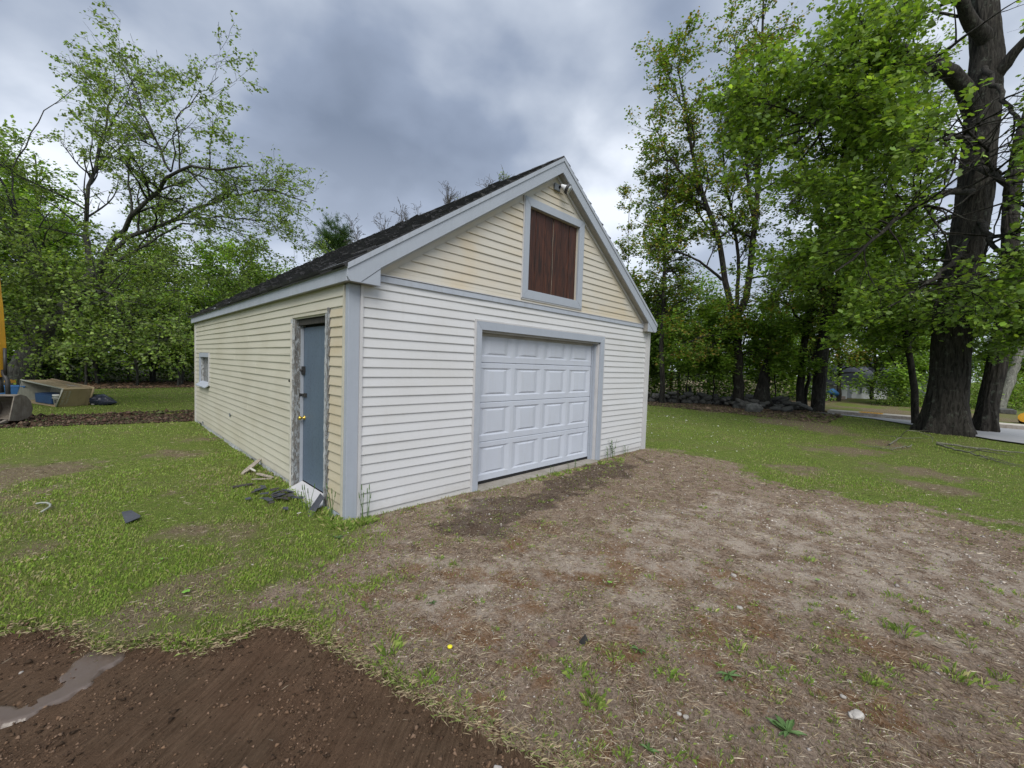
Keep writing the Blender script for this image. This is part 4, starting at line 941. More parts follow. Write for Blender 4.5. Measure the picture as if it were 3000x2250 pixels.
# --- woods behind the left lawn -------------------------------------------
WD = 'trees at the wood edge behind the left lawn'
kinds = [('young', 'grey'), ('dense', 'dark')]
lefts = [  # x, y, height, trunk r, crown, tone, label
 (-8.5, 26, 13, .20, 3.4, 0, 'tall broadleaf tree at the far left behind the digger arm'),
 (-5.6, 25.0, 10.5, .13, 2.8, 1, 'bright green tree behind the tan tub, its left neighbour in shade'),
 (-3.4, 27.5, 12.5, .18, 3.3, 0, 'tall dark leaved tree behind the limbed tree trunk'),
 (-1.6, 25.2, 9.0, .10, 2.6, 1, 'slim yellow green tree behind the tan tub'),
 (.6, 26.6, 9.5, .14, 2.9, 2, 'rounded mid green tree behind the brown leaf strip'),
 (2.4, 25.4, 8.0, .09, 2.4, 1, 'slim bright tree left of the garage back corner'),
 (4.4, 27.6, 9.2, .15, 3.0, 2, 'rounded tree rising just left of the garage eave'),
 (6.8, 26.5, 7.8, .12, 2.7, 0, 'low broadleaf tree behind the garage roof edge'),
 (9.3, 30.0, 9.0, .14, 3.0, 2, 'yellowish tree top showing over the lower roof edge'),
 (-12, 31, 14, .2, 3.8, 0, 'tallest tree at the back left corner of the wood'),
 (-6.8, 33, 14, .2, 3.6, 2, 'pale tree deep in the wood on the left')]
tones = [GREEN+BRIGHT, BRIGHT, SPRING+BRIGHT+BRIGHT]
for i, (x, y, h, r0, cr, tn, lab) in enumerate(lefts):
    tree('wood_tree', lab, 'tree', (x, y, 0), auto_limbs((x, y, 0), h*.93, r0, 300+i),
         dict(n1=44, l1=cr, n2=260, l2=1.3, leaves=11500, ls=.17, templ='quad', cols=tones[tn], t0=.14, up=.12, spread=.22, flat=.5, lt=.55, a1=(50, 85), tilt=.5), 400+i, WD, bark='bark_grey')
LG = 'young trees with bright new leaves in front of the wood edge'
for i, (u, dd, h, lab) in enumerate([(250, 20, 6.2, 'young bright tree above the right end of the tan tub'), (400, 20.5, 6.0, 'young bright tree midway between the tub and the garage'), (520, 21, 5.6, 'young bright tree beside the garage back corner'), (120, 20.5, 6.8, 'young bright tree above the left end of the tan tub'), (-60, 20, 8.0, 'tall young tree cut by the left edge')]):
    p = P(u, 1100, dd); tree('young_tree', lab, 'tree', (p[0], p[1], 0), auto_limbs((p[0], p[1], 0), h*.95, .06, 880+i), dict(n1=40, l1=2.4, n2=300, l2=1.1, leaves=9000, ls=.13, templ='mid', cols=BRIGHT+SPRING, t0=.30, up=.0, flat=.75, spread=.14, lt=.35, a1=(55, 90), tilt=.4, droop=.35, clip=lambda p: p[:, 2] > 1.3), 890+i, LG, bark='bark_grey')
# bare trunks in the dark understorey
TG = 'thin trunks standing in the dark wood edge'
for i, (px_, r0, lab) in enumerate([(118, .10, 'dark thin trunk above the left end of the tan tub'), (170, .12, 'lichen spotted trunk above the tan tub'), (196, .11, 'pale lichen trunk just right of the tub top'), (262, .05, 'thin leaning sapling right of the pale trunk'), (372, .05, 'slender sapling halfway between tub and garage'), (450, .07, 'thin dark trunk left of the two by the garage'), (533, .07, 'pale slim trunk nearest the garage back corner')]):
    p = P(px_, 1100, 22.0+i % 3); 
    tree('thin_tree', lab, 'tree', (p[0], p[1], 0), auto_limbs((p[0], p[1], 0), 5.5, r0, 500+i, wob=.16),
         dict(n1=16, l1=1.3, n2=70, l2=.7, leaves=2200, ls=.11, templ='quad', cols=GREEN, t0=.3, spread=.12), 520+i, TG, bark=['bark_grey', 'bark_pale'][i % 3 == 1])
# undergrowth: leaf masses nobody could count
def leaf_mass(name, label, cat, boxes, ls, cols, seed, templ='quad', tone=.35, tilt=.6):
    r = np.random.default_rng(seed); VV = []; FF = []; CC = []; off = 0
    for (cx, cy, cz, rx, ry, rz, n) in boxes:
        u = norm(r.normal(0, 1, (n, 3)))*(r.random((n, 1))**.4); p = u*A([rx, ry, rz])+A([cx, cy, cz]); nn = fbm(p[:, 0]*1.3+p[:, 2], p[:, 1]*1.3-p[:, 2]*1.2, .9, seed, 3)
        k = (p[:, 2] > .02) & (nn > .40); p = p[k]; v, f, c = leaf_cloud(p, norm(u[k]+r.normal(0, .4, (k.sum(), 3))), ls, templ, r, cols, tilt, .2, tone)
        VV.append(v); FF.append(f+off); CC.append(c); off += len(v)
    o = obj(name, bigmesh(name, np.concatenate(VV), np.concatenate(FF), M['leaf'], {'col': np.concatenate(CC)})); return tag(o, label, cat, kind='stuff')
r_ = np.random.default_rng(5)
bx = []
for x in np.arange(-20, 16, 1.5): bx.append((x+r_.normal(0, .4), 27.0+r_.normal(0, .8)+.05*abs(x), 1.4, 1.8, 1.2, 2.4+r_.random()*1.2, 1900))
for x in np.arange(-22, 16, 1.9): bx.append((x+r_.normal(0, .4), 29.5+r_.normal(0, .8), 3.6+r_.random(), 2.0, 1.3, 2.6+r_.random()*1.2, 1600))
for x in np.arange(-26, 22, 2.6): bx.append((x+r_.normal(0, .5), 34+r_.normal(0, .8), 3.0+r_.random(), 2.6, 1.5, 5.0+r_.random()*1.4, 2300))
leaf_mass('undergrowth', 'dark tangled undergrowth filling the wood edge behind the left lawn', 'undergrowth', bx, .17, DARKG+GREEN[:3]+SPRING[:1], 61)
# dark wood interior: a standing bank of trunks and litter far inside
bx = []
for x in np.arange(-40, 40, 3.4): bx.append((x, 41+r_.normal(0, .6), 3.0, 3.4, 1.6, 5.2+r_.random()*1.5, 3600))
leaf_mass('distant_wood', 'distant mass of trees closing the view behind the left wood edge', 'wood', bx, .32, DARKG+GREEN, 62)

# pine and bare shrubs behind the roof
pn = P(978, 760, 35)
pr_ = np.random.default_rng(77)
pine = thing('pine_tree', 'dark green pine showing its top above the garage roof', 'tree', (pn[0], pn[1], 0))
V, F = tubes(A([[(0, 0, 0), (0, 0, 6), (.1, 0, 12.6)]], float), A([[.25, .18, .03]]), 8); obj('trunk', bigmesh('trunk', V, F, M['bark'], None, True), pine)
PB, RB = grow(A([[(0, 0, 0), (0, 0, 4), (0, 0, 8), (.1, 0, 12.4)]], float), A([[.25, .2, .12, .04]]), 120, .35, 1.0, 1.6, 3.4, (60, 85), 7, pr_, .18, .4, .3, .08, .4, .55)
V, F = tubes(PB, RB, 4); obj('branches', bigmesh('branches', V, F, M['bark'], None, True), pine)
PB2, _ = grow(PB, RB, 1500, .15, 1, .4, .9, (30, 60), 4, pr_, .2); pi = pr_.integers(0, 1500, 60000); t_ = pr_.random((60000, 1)); p = PB2[pi, 0]*(1-t_)+PB2[pi, 3]*t_+pr_.normal(0, .07, (60000, 3))
n_ = len(p); d_ = norm(norm(PB2[pi, 3]-PB2[pi, 0])+pr_.normal(0, .5, (n_, 3))+A([0, 0, .3])); sx = norm(np.cross(d_, pr_.normal(0, 1, (n_, 3))))*.016
V = np.stack([p-sx, p+sx, p+d_*.16], 1).reshape(-1, 3); obj('needles', bigmesh('needles', V, np.arange(n_*3).reshape(n_, 3), M['leaf'], {'col': np.repeat(A(DARKG)[pr_.integers(0, 3, n_)]*1.3, 3, axis=0)}), pine)
BG = 'bare topped trees beyond the garage ridge'
for i, (u, v, dd, lab, lv) in enumerate([(1045, 705, 34, 'bare twiggy tree top immediately right of the pine', 0), (1100, 690, 35, 'fan of bare twigs second right of the pine', 0), (1160, 660, 34, 'tall bare twigs halfway up the roof slope', 0), (1215, 655, 36, 'thin bare shoots below the middle of the roof slope', 0), (1345, 545, 33, 'bare twigs standing high above the roof slope', 0), (1400, 528, 34, 'bare upright shoots left of the leafy sprig', 0), (1470, 500, 33, 'leafy sprig peeking over the upper roof slope', 500), (1310, 610, 33, 'small leafy tip low over the middle of the roof', 120)]):
    p = P(u, v-(48 if i < 4 else 26), dd); hh = p[2]
    tree('bare_tree', lab, 'tree', (p[0], p[1], 0), auto_limbs((p[0], p[1], 0), hh*.93, .09, 700+i, wob=.05),
         dict(n1=34, l1=2.2, n2=170, l2=1.2, thick=2.6, n3=520 if not lv else 60, l3=.5, leaves=lv, ls=.14, templ='quad', cols=SPRING, t0=.62, up=.75, a1=(12, 35), flat=0, lt=.3, tw=.013, spread=.04, sides=6, twigmat='twig_grey'), 720+i, BG if not lv else None, bark='twig_grey')

# --- right side ------------------------------------------------------------
# great maple: fluted trunk with root flare, real ridged bark
bt = G(2766, 1268); bt[2] = 0
dt = depth(bt)
TP = A([P(2766, 1268, dt), P(2772, 1180, dt), P(2782, 1097, dt), P(2787, 921, dt+.1), P(2830, 723, dt+.2), P(2855, 588, dt+.25), P(2872, 407, dt+.3), P(2892, 181, dt+.4), P(2880, -40, dt+.5), P(2860, -260, dt+.6)])
TR = A([.50, .46, .445, .43, .42, .41, .40, .38, .30, .2])
def bark_trunk(TP, TR, base, flare, seed, sides=96, rings=190, amp=.035):
    Pk = resample(np.concatenate([TP, TR[:, None]], 1), rings); R_ = Pk[:, 3]; Pk = Pk[:, :3]; Pk[0, 2] = -.25; ph = np.arange(sides)*2*np.pi/sides
    z = Pk[:, 2][:, None]; a = ph[None, :]
    fl = np.exp(-np.maximum(z, 0)/.42)*flare*(1+.75*np.sin(a*5+seed)+.35*np.sin(a*8+1.3))
    cx = np.cos(a)*2.6; cy = np.sin(a)*2.6
    rg = np.abs(fbm(cx*3.3+seed+z*.10, cy*3.3+z*.42, 1.6, seed, 4)-.5)*2
    rid = (rg-.25)*amp*2.0+(fbm(cx*2, cy*2+z*1.5, 1.0, seed+3)-.5)*.06
    RR = R_[:, None]*(1+fl)+rid*(1+fl)
    T = np.gradient(Pk, axis=0); T = norm(T); e1 = norm(np.cross(T, A([[0, 1., 0]]))); e2 = np.cross(T, e1)
    V = Pk[:, None, :]+RR[..., None]*(e1[:, None, :]*np.cos(a)[..., None]+e2[:, None, :]*np.sin(a)[..., None])
    idx = np.arange(rings*sides).reshape(rings, sides); nx = np.roll(idx, -1, 1); F = np.stack([idx[:-1], nx[:-1], nx[1:], idx[1:]], -1).reshape(-1, 4)
    return bigmesh('trunk', V.reshape(-1, 3)-A(base), F, M['bark'], None, True)
tm = bark_trunk(TP, TR, bt, .36, 4)
d1 = dt
R = lambda pts: [P(x, y, d1+z) for x, y, z in pts]
limbsR = [(TP, .6, .2),
 (R([(2850, 330, .3), (2820, 250, .1), (2790, 205, -.1), (2735, 178, -.6), (2680, 178, -1.2), (2660, 205, -1.6), (2560, 255, -2.2), (2440, 330, -2.8), (2330, 420, -3.2)]), .24, .03),
 (R([(2672, 190, -1.4), (2668, 150, -1.5), (2640, 132, -1.7), (2540, 165, -2.2), (2420, 215, -2.6), (2300, 290, -3.0)]), .12, .02),
 (R([(2885, 120, .3), (2820, 20, 0), (2760, -120, -.6)]), .22, .05),
 (R([(2885, 250, .4), (2940, 200, 0), (3000, 120, -.4), (3100, 40, -1)]), .2, .04),
 (R([(2850, 560, .2), (2780, 560, -1.0), (2680, 600, -2.2), (2560, 700, -3.2), (2440, 800, -3.6)]), .10, .015),
 (R([(2835, 700, .2), (2800, 760, -1.2), (2720, 830, -2.4), (2600, 900, -3.4)]), .09, .015),
 (R([(2860, 640, .2), (2900, 700, -1.5), (2960, 780, -2.6), (3060, 860, -3.6)]), .09, .015),
 (R([(2850, 480, .2), (2930, 520, -1.4), (3000, 600, -2.6), (3100, 700, -3.4)]), .09, .015),
 (R([(2840, 620, .5), (2760, 640, 1.4), (2660, 720, 2.0), (2560, 820, 2.4)]), .09, .015),
 (R([(2870, 420, .1), (2800, 400, -1.6), (2700, 420, -2.8), (2620, 470, -3.6)]), .08, .015),
 (R([(2885, 200, .1), (2960, 330, -1.6), (3050, 420, -2.8)]), .08, .015)]
def trunk_gap(p):
    # the side of the trunk that faces the yard carries few leaves
    q = np.interp(p[:, 2], TP[:, 2], np.arange(len(TP))); ax = np.stack([np.interp(q, np.arange(len(TP)), TP[:, j]) for j in range(2)], 1)
    d = p[:, :2]-ax; fwd = d@norm(A([CAM[0]-ax[0, 0], CAM[1]-ax[0, 1]])); lat = np.abs(d@norm(A([-(CAM[1]-ax[0, 1]), CAM[0]-ax[0, 0]])))
    h_ = (np.sin(p[:, 0]*91.7+p[:, 1]*57.3+p[:, 2]*33.1)*43758.5) % 1.0
    return ~((fwd > 0) & (fwd < 7) & (lat < .55) & (p[:, 2] > 4.6) & (h_ < .93)) & ~((fwd > 0) & (fwd < 7) & (lat < 1.0) & (h_ < .45))
tree('giant_maple', 'giant old maple with massive furrowed trunk and flared roots near the road', 'tree', bt, limbsR,
     dict(n1=150, l1=2.9, n2=1300, l2=1.3, n3=4800, l3=.6, leaves=38000, ls=.110, templ='maple', cols=GREEN, t0=.30, up=.02, flat=.55, spread=.09, skip=1, tilt=.55, droop=.35, mix=.15, clip=lambda p: (p[:, 2] > 2.0) & trunk_gap(p)), 201, bark='bark', trunk_mesh=tm)
# second stem leaning away at its right
b2 = G(2884, 1266); b2[2] = 0; d2 = depth(b2)+.2
TP2 = A([P(2884, 1266, d2), P(2896, 1180, d2), P(2915, 1100, d2), P(2945, 921, d2), P(2960, 750, d2+.2), P(2962, 588, d2+.4), P(2990, 407, d2+.6), P(3060, 200, d2+.8), P(3120, 0, d2+1)])
tm2 = bark_trunk(TP2, A([.27, .235, .23, .22, .21, .2, .17, .12, .06]), b2, .30, 9, 64, 150, .02)
tree('leaning_maple', 'dark leaning maple rising close against the right side of the giant trunk', 'tree', b2, [(TP2, .28, .06), ([P(2962, 620, d2+.4), P(2930, 520, d2-1), P(2880, 430, d2-2), P(2800, 330, d2-2.6)], .08, .015), ([P(2950, 900, d2), P(3000, 930, d2-1.6), P(3060, 960, d2-2.4)], .05, .01), ([P(2950, 800, d2), P(2900, 840, d2-1.6), P(2840, 900, d2-2.4)], .05, .01)],
     dict(n1=46, l1=2.2, n2=300, l2=1.0, n3=1400, l3=.5, leaves=13000, ls=.108, templ='maple', cols=GREEN+BRIGHT[:1], t0=.35, up=.02, flat=.6, spread=.07, skip=1, tilt=.5, droop=.35, mix=.15, clip=lambda p: (p[:, 2] > 1.9) & trunk_gap(p)), 202, trunk_mesh=tm2)
def T(name, label, pix, base_px, spec, seed, bark='bark', dd=0.0, cat='tree', group=None):
    b_ = G(*base_px); b_[2] = 0; d_ = depth(b_)
    lim = []
    for pts, r0, r1 in pix: lim.append(([P(x, y, d_+z) for x, y, z in pts], r0, r1))
    return tree(name, label, cat, b_, lim, spec, seed, group, bark)
T('slim_maple', 'slim dark maple stem standing just left of the giant trunk', [([(2682, 1246, 0), (2675, 1147, 0), (2665, 1048, 0), (2656, 944, .1), (2640, 820, .2), (2600, 700, .3), (2570, 640, .4)], .115, .04), ([(2656, 944, .1), (2690, 850, -1), (2740, 780, -1.8)], .04, .01), ([(2660, 980, .1), (2600, 930, -1), (2530, 920, -1.8)], .04, .01)], (2682, 1243),
  dict(n1=44, l1=2.2, n2=300, l2=1.0, n3=900, l3=.45, leaves=14000, ls=.12, templ='maple', cols=BRIGHT+GREEN, t0=.30, up=.02, flat=.65, spread=.06, tilt=.35, droop=.3, mix=.15, clip=lambda p: (p[:, 2] > 1.9) & trunk_gap(p)), 203)
T('forked_maple', 'tall dark maple forking high up, second trunk left of the giant', [([(2394, 1210, 0), (2402, 1102, 0), (2412, 1000, 0), (2428, 900, 0), (2480, 760, 0), (2558, 600, 0), (2540, 470, 0), (2534, 325, .1), (2530, 180, .2), (2520, 40, .3)], .27, .05),
   ([(2520, 670, 0), (2515, 577, -.3), (2490, 558, -.6), (2381, 552, -1.4), (2300, 610, -2)], .12, .02), ([(2570, 645, 0), (2587, 602, .1), (2620, 552, .3), (2645, 480, .6), (2662, 418, .8), (2678, 300, 1), (2690, 180, 1.2)], .09, .02), ([(2550, 420, 0), (2560, 320, .2), (2590, 180, .4), (2610, 40, .5)], .10, .02), ([(2535, 350, .1), (2460, 260, .6), (2400, 140, 1)], .08, .02), ([(2440, 860, 0), (2360, 800, -1.2), (2260, 800, -2)], .06, .01), ([(2420, 950, 0), (2480, 920, -1.2), (2560, 930, -2)], .05, .01)], (2394, 1206),
  dict(n1=170, l1=2.8, n2=1200, l2=1.3, n3=3800, l3=.6, leaves=31000, ls=.115, templ='mid', cols=GREEN+GREEN_W[:2], t0=.20, up=.05, flat=.55, spread=.08, tilt=.4, droop=.3, mix=.15, clip=lambda p: (p[:, 2] > 2.3) & trunk_gap(p)), 204)
T('stone_wall_maple', 'twin trunk maple standing right of the broken snag', [([(2346, 1204, 0), (2350, 1102, 0), (2360, 980, 0), (2390, 850, .3), (2400, 700, .4), (2395, 560, .6), (2410, 420, .7)], .17, .04), ([(2360, 1195, .2), (2370, 1090, .4), (2395, 1000, .8), (2430, 880, 1.4)], .09, .02), ([(2360, 960, 0), (2300, 880, -1), (2230, 850, -1.6)], .06, .012)], (2346, 1202),
  dict(n1=80, l1=2.5, n2=600, l2=1.2, n3=2400, l3=.55, leaves=18000, ls=.115, templ='mid', cols=GREEN+GREEN_W, t0=.3, up=.05, flat=.6, spread=.08, tilt=.4, droop=.3, mix=.15, clip=lambda p: p[:, 2] > 1.7), 205)
T('triple_maple', 'three limbed maple growing out of the stone wall with reddish new leaves at its top', [([(2163, 1195, 0), (2161, 1102, 0), (2160, 1000, 0), (2150, 930, 0)], .25, .19),
   ([(2150, 935, 0), (2128, 836, 0), (2108, 715, -.1), (2082, 636, -.2), (2055, 573, -.3), (2033, 452, -.4), (2010, 330, -.5), (1985, 200, -.5)], .15, .025), ([(2155, 940, 0), (2160, 862, .4), (2164, 778, .5), (2158, 694, .6), (2135, 600, .7), (2120, 470, .8), (2110, 320, .9)], .10, .015),
   ([(2152, 950, 0), (2192, 860, 0), (2203, 715, 0), (2211, 626, 0), (2222, 505, .1), (2221, 400, .1), (2226, 250, .2), (2235, 80, .3), (2240, -60, .3)], .16, .025), ([(2208, 640, 0), (2194, 557, -.2), (2185, 400, -.3), (2165, 250, -.4), (2150, 100, -.4)], .08, .015),
   ([(2115, 820, 0), (2052, 767, -.6), (2000, 741, -1.0), (1920, 720, -1.4)], .07, .012), ([(2106, 715, 0), (2060, 640, .5), (1980, 560, .8), (1900, 540, 1)], .06, .012), ([(2203, 815, 0), (2257, 805, -.3), (2320, 790, -.8)], .05, .01), ([(2160, 1000, 0), (2080, 980, -1.2), (1990, 1010, -2)], .05, .01), ([(2055, 573, -.3), (1960, 460, -.3), (1900, 340, -.2)], .06, .012), ([(2222, 500, 0), (2290, 400, .4), (2350, 280, .8)], .06, .012), ([(2010, 330, -.5), (1960, 220, -.3), (1930, 120, 0)], .04, .01)], (2163, 1192),
  dict(n1=190, l1=2.6, n2=1300, l2=1.3, n3=4500, l3=.6, leaves=36000, ls=.118, templ='mid', cols=GREEN_W+GREEN[:2], t0=.25, up=.16, flat=.35, spread=.07, tilt=.45, droop=.3, mix=.12, clip=lambda p: p[:, 2] > 1.6), 206, 'bark')
T('slender_tree', 'slender straight dark tree nearest the right corner of the garage', [([(1938, 1184, 0), (1938, 1050, 0), (1944, 892, 0), (1946, 760, 0), (1948, 666, 0), (1954, 531, 0), (1958, 440, .1)], .13, .02)], (1938, 1181),
  dict(n1=80, l1=2.3, n2=500, l2=1.1, n3=1900, l3=.5, leaves=14000, ls=.11, templ='mid', cols=GREEN_W+GREEN, t0=.28, up=.05, flat=.5, spread=.06, tilt=.4, droop=.3, mix=.15, a1=(50, 85), clip=lambda p: p[:, 2] > 1.2), 207)
T('sapling', 'thin sapling rising behind the right roof edge', [([(1842, 1150, 0), (1840, 900, 0), (1838, 740, 0), (1846, 600, 0), (1850, 560, 0)], .05, .01)], (1842, 1150),
  dict(n1=26, l1=1.6, n2=120, l2=.8, leaves=2600, ls=.13, templ='mid', cols=GREEN_W, t0=.5, up=.05, flat=.4, spread=.10), 208)
UG = 'young leafy trees under the big maples'
for i, (u, v, lf, z1_, lab) in enumerate([(2090, 1186, 9000, 4.6, 'young bright leaved tree between the slender tree and the three limbed maple'), (2270, 1196, 9000, 4.8, 'young bright leaved tree screening the broken snag'), (2010, 1182, 6000, 3.8, 'low young tree beside the short dark post')]):
    b_ = G(u, v); tree('young_tree', lab, 'tree', (b_[0], b_[1], 0), auto_limbs((b_[0], b_[1], 0), z1_, .035, 860+i), dict(n1=34, l1=2.2, n2=260, l2=1.0, leaves=lf, ls=.13, templ='mid', cols=BRIGHT+GREEN_W[:2], t0=.38, up=.0, flat=.75, spread=.12, lt=.3, a1=(55, 90), tilt=.35, droop=.35, clip=lambda p: p[:, 2] > 1.55), 870+i, UG)
# more trees across the back of the right side
RG = 'trees in the thicket beyond the stone wall'
rb = [(1990, 27, 7.5, .10, 2.4, 0, 'rounded thicket tree seen just right of the slender tree'), (2080, 29, 8.5, .12, 2.6, 1, 'bright thicket tree left of the three limbed maple'), (2250, 26, 6.6, .10, 2.4, 1, 'bright young tree behind the broken snag'), (2320, 31, 8.5, .14, 3.0, 0, 'dark thicket tree between snag and twin maple'), (2460, 27, 8.5, .14, 2.8, 2, 'tree shading the white house'), (2560, 30, 8.0, .13, 3.0, 0, 'broad tree right of the white house'),
      (2640, 25, 8.0, .13, 2.8, 1, 'yellow green tree behind the slim stem'), (2760, 30, 10, .16, 3.4, 0, 'tall dense tree hidden behind the giant trunk'), (2900, 27, 9, .14, 3.0, 1, 'bright tree across the road behind the leaning maple'), (3010, 26, 9.5, .14, 3.2, 0, 'dense tree across the road at the right edge'), (1890, 24, 7.0, .08, 2.0, 0, 'small tree just beyond the garage corner'), (1800, 27, 8, .1, 2.4, 2, 'tree behind the garage gable end')]
for i, (u, dd, h, r0, cr, tn, lab) in enumerate(rb):
    p = P(u, 1110, dd); cl = (lambda q: q[:, 2] > 2.3) if u in (2460, 2560) else None
    tree('thicket_tree', lab, 'tree', (p[0], p[1], 0), auto_limbs((p[0], p[1], 0), h*.93, r0, 800+i),
         dict(n1=44, l1=cr, n2=260, l2=1.3, leaves=10000, ls=.19, templ='quad', cols=[GREEN, BRIGHT, GREEN_W][tn], t0=.16, up=.06, spread=.22, flat=.55, lt=.55, a1=(50, 85), tilt=.45, clip=cl), 820+i, RG)
bx = []
for u in np.arange(1700, 2420, 34):
    dd = 24.5+(u-1700)*.003+r_.normal(0, .5); p = P(u, 1100, dd); bx.append((p[0], p[1], .9, 1.2, 1.2, 1.6+r_.random(), 1000))
for u in np.arange(1660, 3300, 60):
    dd = 40+r_.normal(0, 1); p = P(u, 1100, dd); 
    if not 2400 < u < 2620: bx.append((p[0], p[1], 2.5, 2.6, 2.2, 4.2+r_.random(), 1500))
leaf_mass('thicket', 'leafy thicket of shrubs growing beyond the stone wall', 'thicket', bx, .17, GREEN+BRIGHT[:2]+DARKG, 63)
hb = []
HG = 'yellow green shrubs across the road'
for i, (u, w, lab) in enumerate([(2600, 1.2, 'dark leafy shrub beside the white house'), (2650, 1.5, 'yellow green shrub between the slim stem and white house'), (2700, 1.6, 'pale shrub seen left of the giant trunk'), (2860, 1.6, 'yellow green shrub between the giant trunk and leaning stem'), (2930, 1.5, 'shrub behind the pale leaning trunk'), (2985, 1.5, 'shrub at the right edge above the sawn log')]):
    dd = 24.5; p = P(u, 1150, dd); o = leaf_mass('shrub', lab, 'shrub', [(p[0], p[1], .75, w, 1.1, 1.55, 4200)], .10, BRIGHT+[(.16, .19, .04), (.13, .15, .05)] if i else GREEN+DARKG, 640+i)
    del o['kind']; o['group'] = HG
# broken snag
b_ = G(2238, 1172); b_[2] = 0; ds = depth(b_)-6
ds = 19.5; b_ = P(2236, 1170, ds); b_[2] = 0
Pk = A([P(2232, 1178, ds), P(2236, 1130, ds), P(2242, 1085, ds), P(2246, 1052, ds)]); 
sm = bark_trunk(Pk, A([.36, .26, .18, .02]), b_, .25, 17, 40, 50, .04); sn = thing('snag', 'jagged broken dark snag standing behind the stone wall', 'snag', tuple(b_)); obj('trunk', sm, sn)
mb = MB()
for i in range(7):
    a = i*.9; mb.tube([(Pk[2][0]+.10*math.cos(a)-b_[0], Pk[2][1]+.10*math.sin(a)-b_[1], Pk[2][2]-.3), (Pk[2][0]+.07*math.cos(a)-b_[0], Pk[2][1]+.07*math.sin(a)-b_[1], Pk[2][2]+random.uniform(.05, .75))], [.07, .01], 5)
mb.build('splinters', M['rot_bark'], sn)
# pale leaning trunk across the road
dq = 23.5; q = P(2925, 1196, dq)
tree('pale_tree', 'pale grey leaning trunk across the road near the right edge', 'tree', (q[0], q[1], 0), [([P(2922, 1212, dq), P(2940, 1150, dq), P(2975, 1075, dq), (P(2990, 1000, dq)), P(2992, 900, dq)], .26, .12)], dict(n1=14, l1=1.6, n2=80, l2=.9, leaves=3000, ls=.13, templ='quad', cols=BRIGHT, t0=.6, spread=.15), 209, bark='bark_pale')

# ================================================================== stone wall, boulders, posts
def rock(name, c, sz, seed, mat, parent=None, sub=2, flat=1.0):
    import bmesh
    bm = bmesh.new(); bmesh.ops.create_icosphere(bm, subdivisions=sub, radius=1.0); r = np.random.default_rng(seed); off = r.random(3)*50
    for v in bm.verts:
        n = 1+.38*(float(vn(A(v.co.x*1.7+off[0]), A(v.co.y*1.7+v.co.z*1.3+off[1]), seed))-.5)+.22*(float(vn(A(v.co.x*3.7+off[2]), A(v.co.z*3.7+v.co.y), seed+1))-.5)
        q = 3.2; k = (abs(v.co.x)**q+abs(v.co.y)**q+abs(v.co.z)**q)**(-1/q); v.co = v.co*n*k
        v.co.x *= sz[0]; v.co.y *= sz[1]; v.co.z *= sz[2]
    me = D.meshes.new(name); bm.to_mesh(me); bm.free(); me.materials.append(mat); me.polygons.foreach_set('use_smooth', [sub > 1]*len(me.polygons)); o = obj(name, me, parent, c); o.rotation_euler = (r.uniform(-.2, .2), r.uniform(-.2, .2), r.uniform(0, 6)); return o
wall = thing('stone_wall', 'low dry stone field wall running under the trees', 'wall', (19.0, 3.0, 0))
path = resample([(15.2, 9.5), (16.6, 7.6), (17.9, 6.0), (18.9, 4.7), (20.2, 3.2), (20.9, 1.9), (21.0, .9), (20.7, .1)], 200); rs = random.Random(8)
protos = [rock('stone', (0, 0, -9), (1, 1, 1), 900+i, M['stone'], None).data for i in range(9)]
for o in [o for o in D.objects if o.name.startswith('stone') and o.type == 'MESH' and o.parent is None and o.location.z < -5]: D.objects.remove(o)
plen = np.linalg.norm(path[-1]-path[0])
k = 0
for lvl, (z, hh, step) in enumerate([(.10, .15, .36), (.30, .13, .34), (.46, .11, .42)]):
    s_ = 0.0
    while s_ < 12.6:
        i = min(int(s_/12.6*199), 199); p = path[i]; w = rs.uniform(.14, .27)
        if not (lvl == 2 and rs.random() < .35):
            for row in (0, 1) if lvl == 0 else (0,):
                o = obj('stone', protos[k % 9], wall, (p[0]-19.0+row*.35+rs.uniform(-.07, .07), p[1]-3.0+rs.uniform(-.07, .07), z+rs.uniform(-.03, .03)+(.0 if lvl else 0)))
                o.scale = (w, w*rs.uniform(.7, 1.1), hh*rs.uniform(.8, 1.25)); o.rotation_euler = (rs.uniform(-.3, .3), rs.uniform(-.3, .3), rs.uniform(0, 6.3)); k += 1
        s_ += w*1.75
for i, (u, v, dd, s_, lab) in enumerate([(2172, 1196, 17.5, (.36, .30, .24), 'left one of two round boulders below the three limbed maple'), (2206, 1206, 17.0, (.34, .30, .25), 'right and paler one of two round boulders in front of the stone wall'), (2130, 1184, 18.6, (.42, .3, .26), 'flat boulder leaning on the foot of the three limbed maple')]):
    p = G(u, v); c = P(u, v, dd); tag(rock('boulder', (p[0], p[1], .12), s_, 950+i, M['stone'], None, 3), lab, 'boulder', 'boulders in front of the stone wall')
heap = thing('rubble_heap', 'loose heap of flat stones where the wall ends', 'stones', (20.0, 1.2, 0))
for i in range(34):
    x = rs.gauss(0, .7); y = rs.gauss(0, .9); o = obj('stone', protos[i % 9], heap, (x-.2, y, .08+rs.random()*.28)); w = rs.uniform(.1, .24); o.scale = (w, w*.8, w*.45); o.rotation_euler = (rs.uniform(-.5, .5), rs.uniform(-.5, .5), rs.uniform(0, 6))
for i, (u, v, h, r0, mat, lab) in enumerate([(1985, 1184, 1.35/2, .05, 'bark', 'short dark wooden post in front of the stone wall'), (2020, 1172, .75, .09, 'bark_grey', 'grey stub post behind the stone wall')]):
    p = G(u, v); dd = depth(p); mb = MB(); mb.tube([(0, 0, -.1), (.01, 0, h*.5), (0, .01, h)], [r0*1.1, r0, r0*.95], 9); tag(mb.build('post', M[mat], None, True, loc=(p[0], p[1], 0)), lab, 'post')
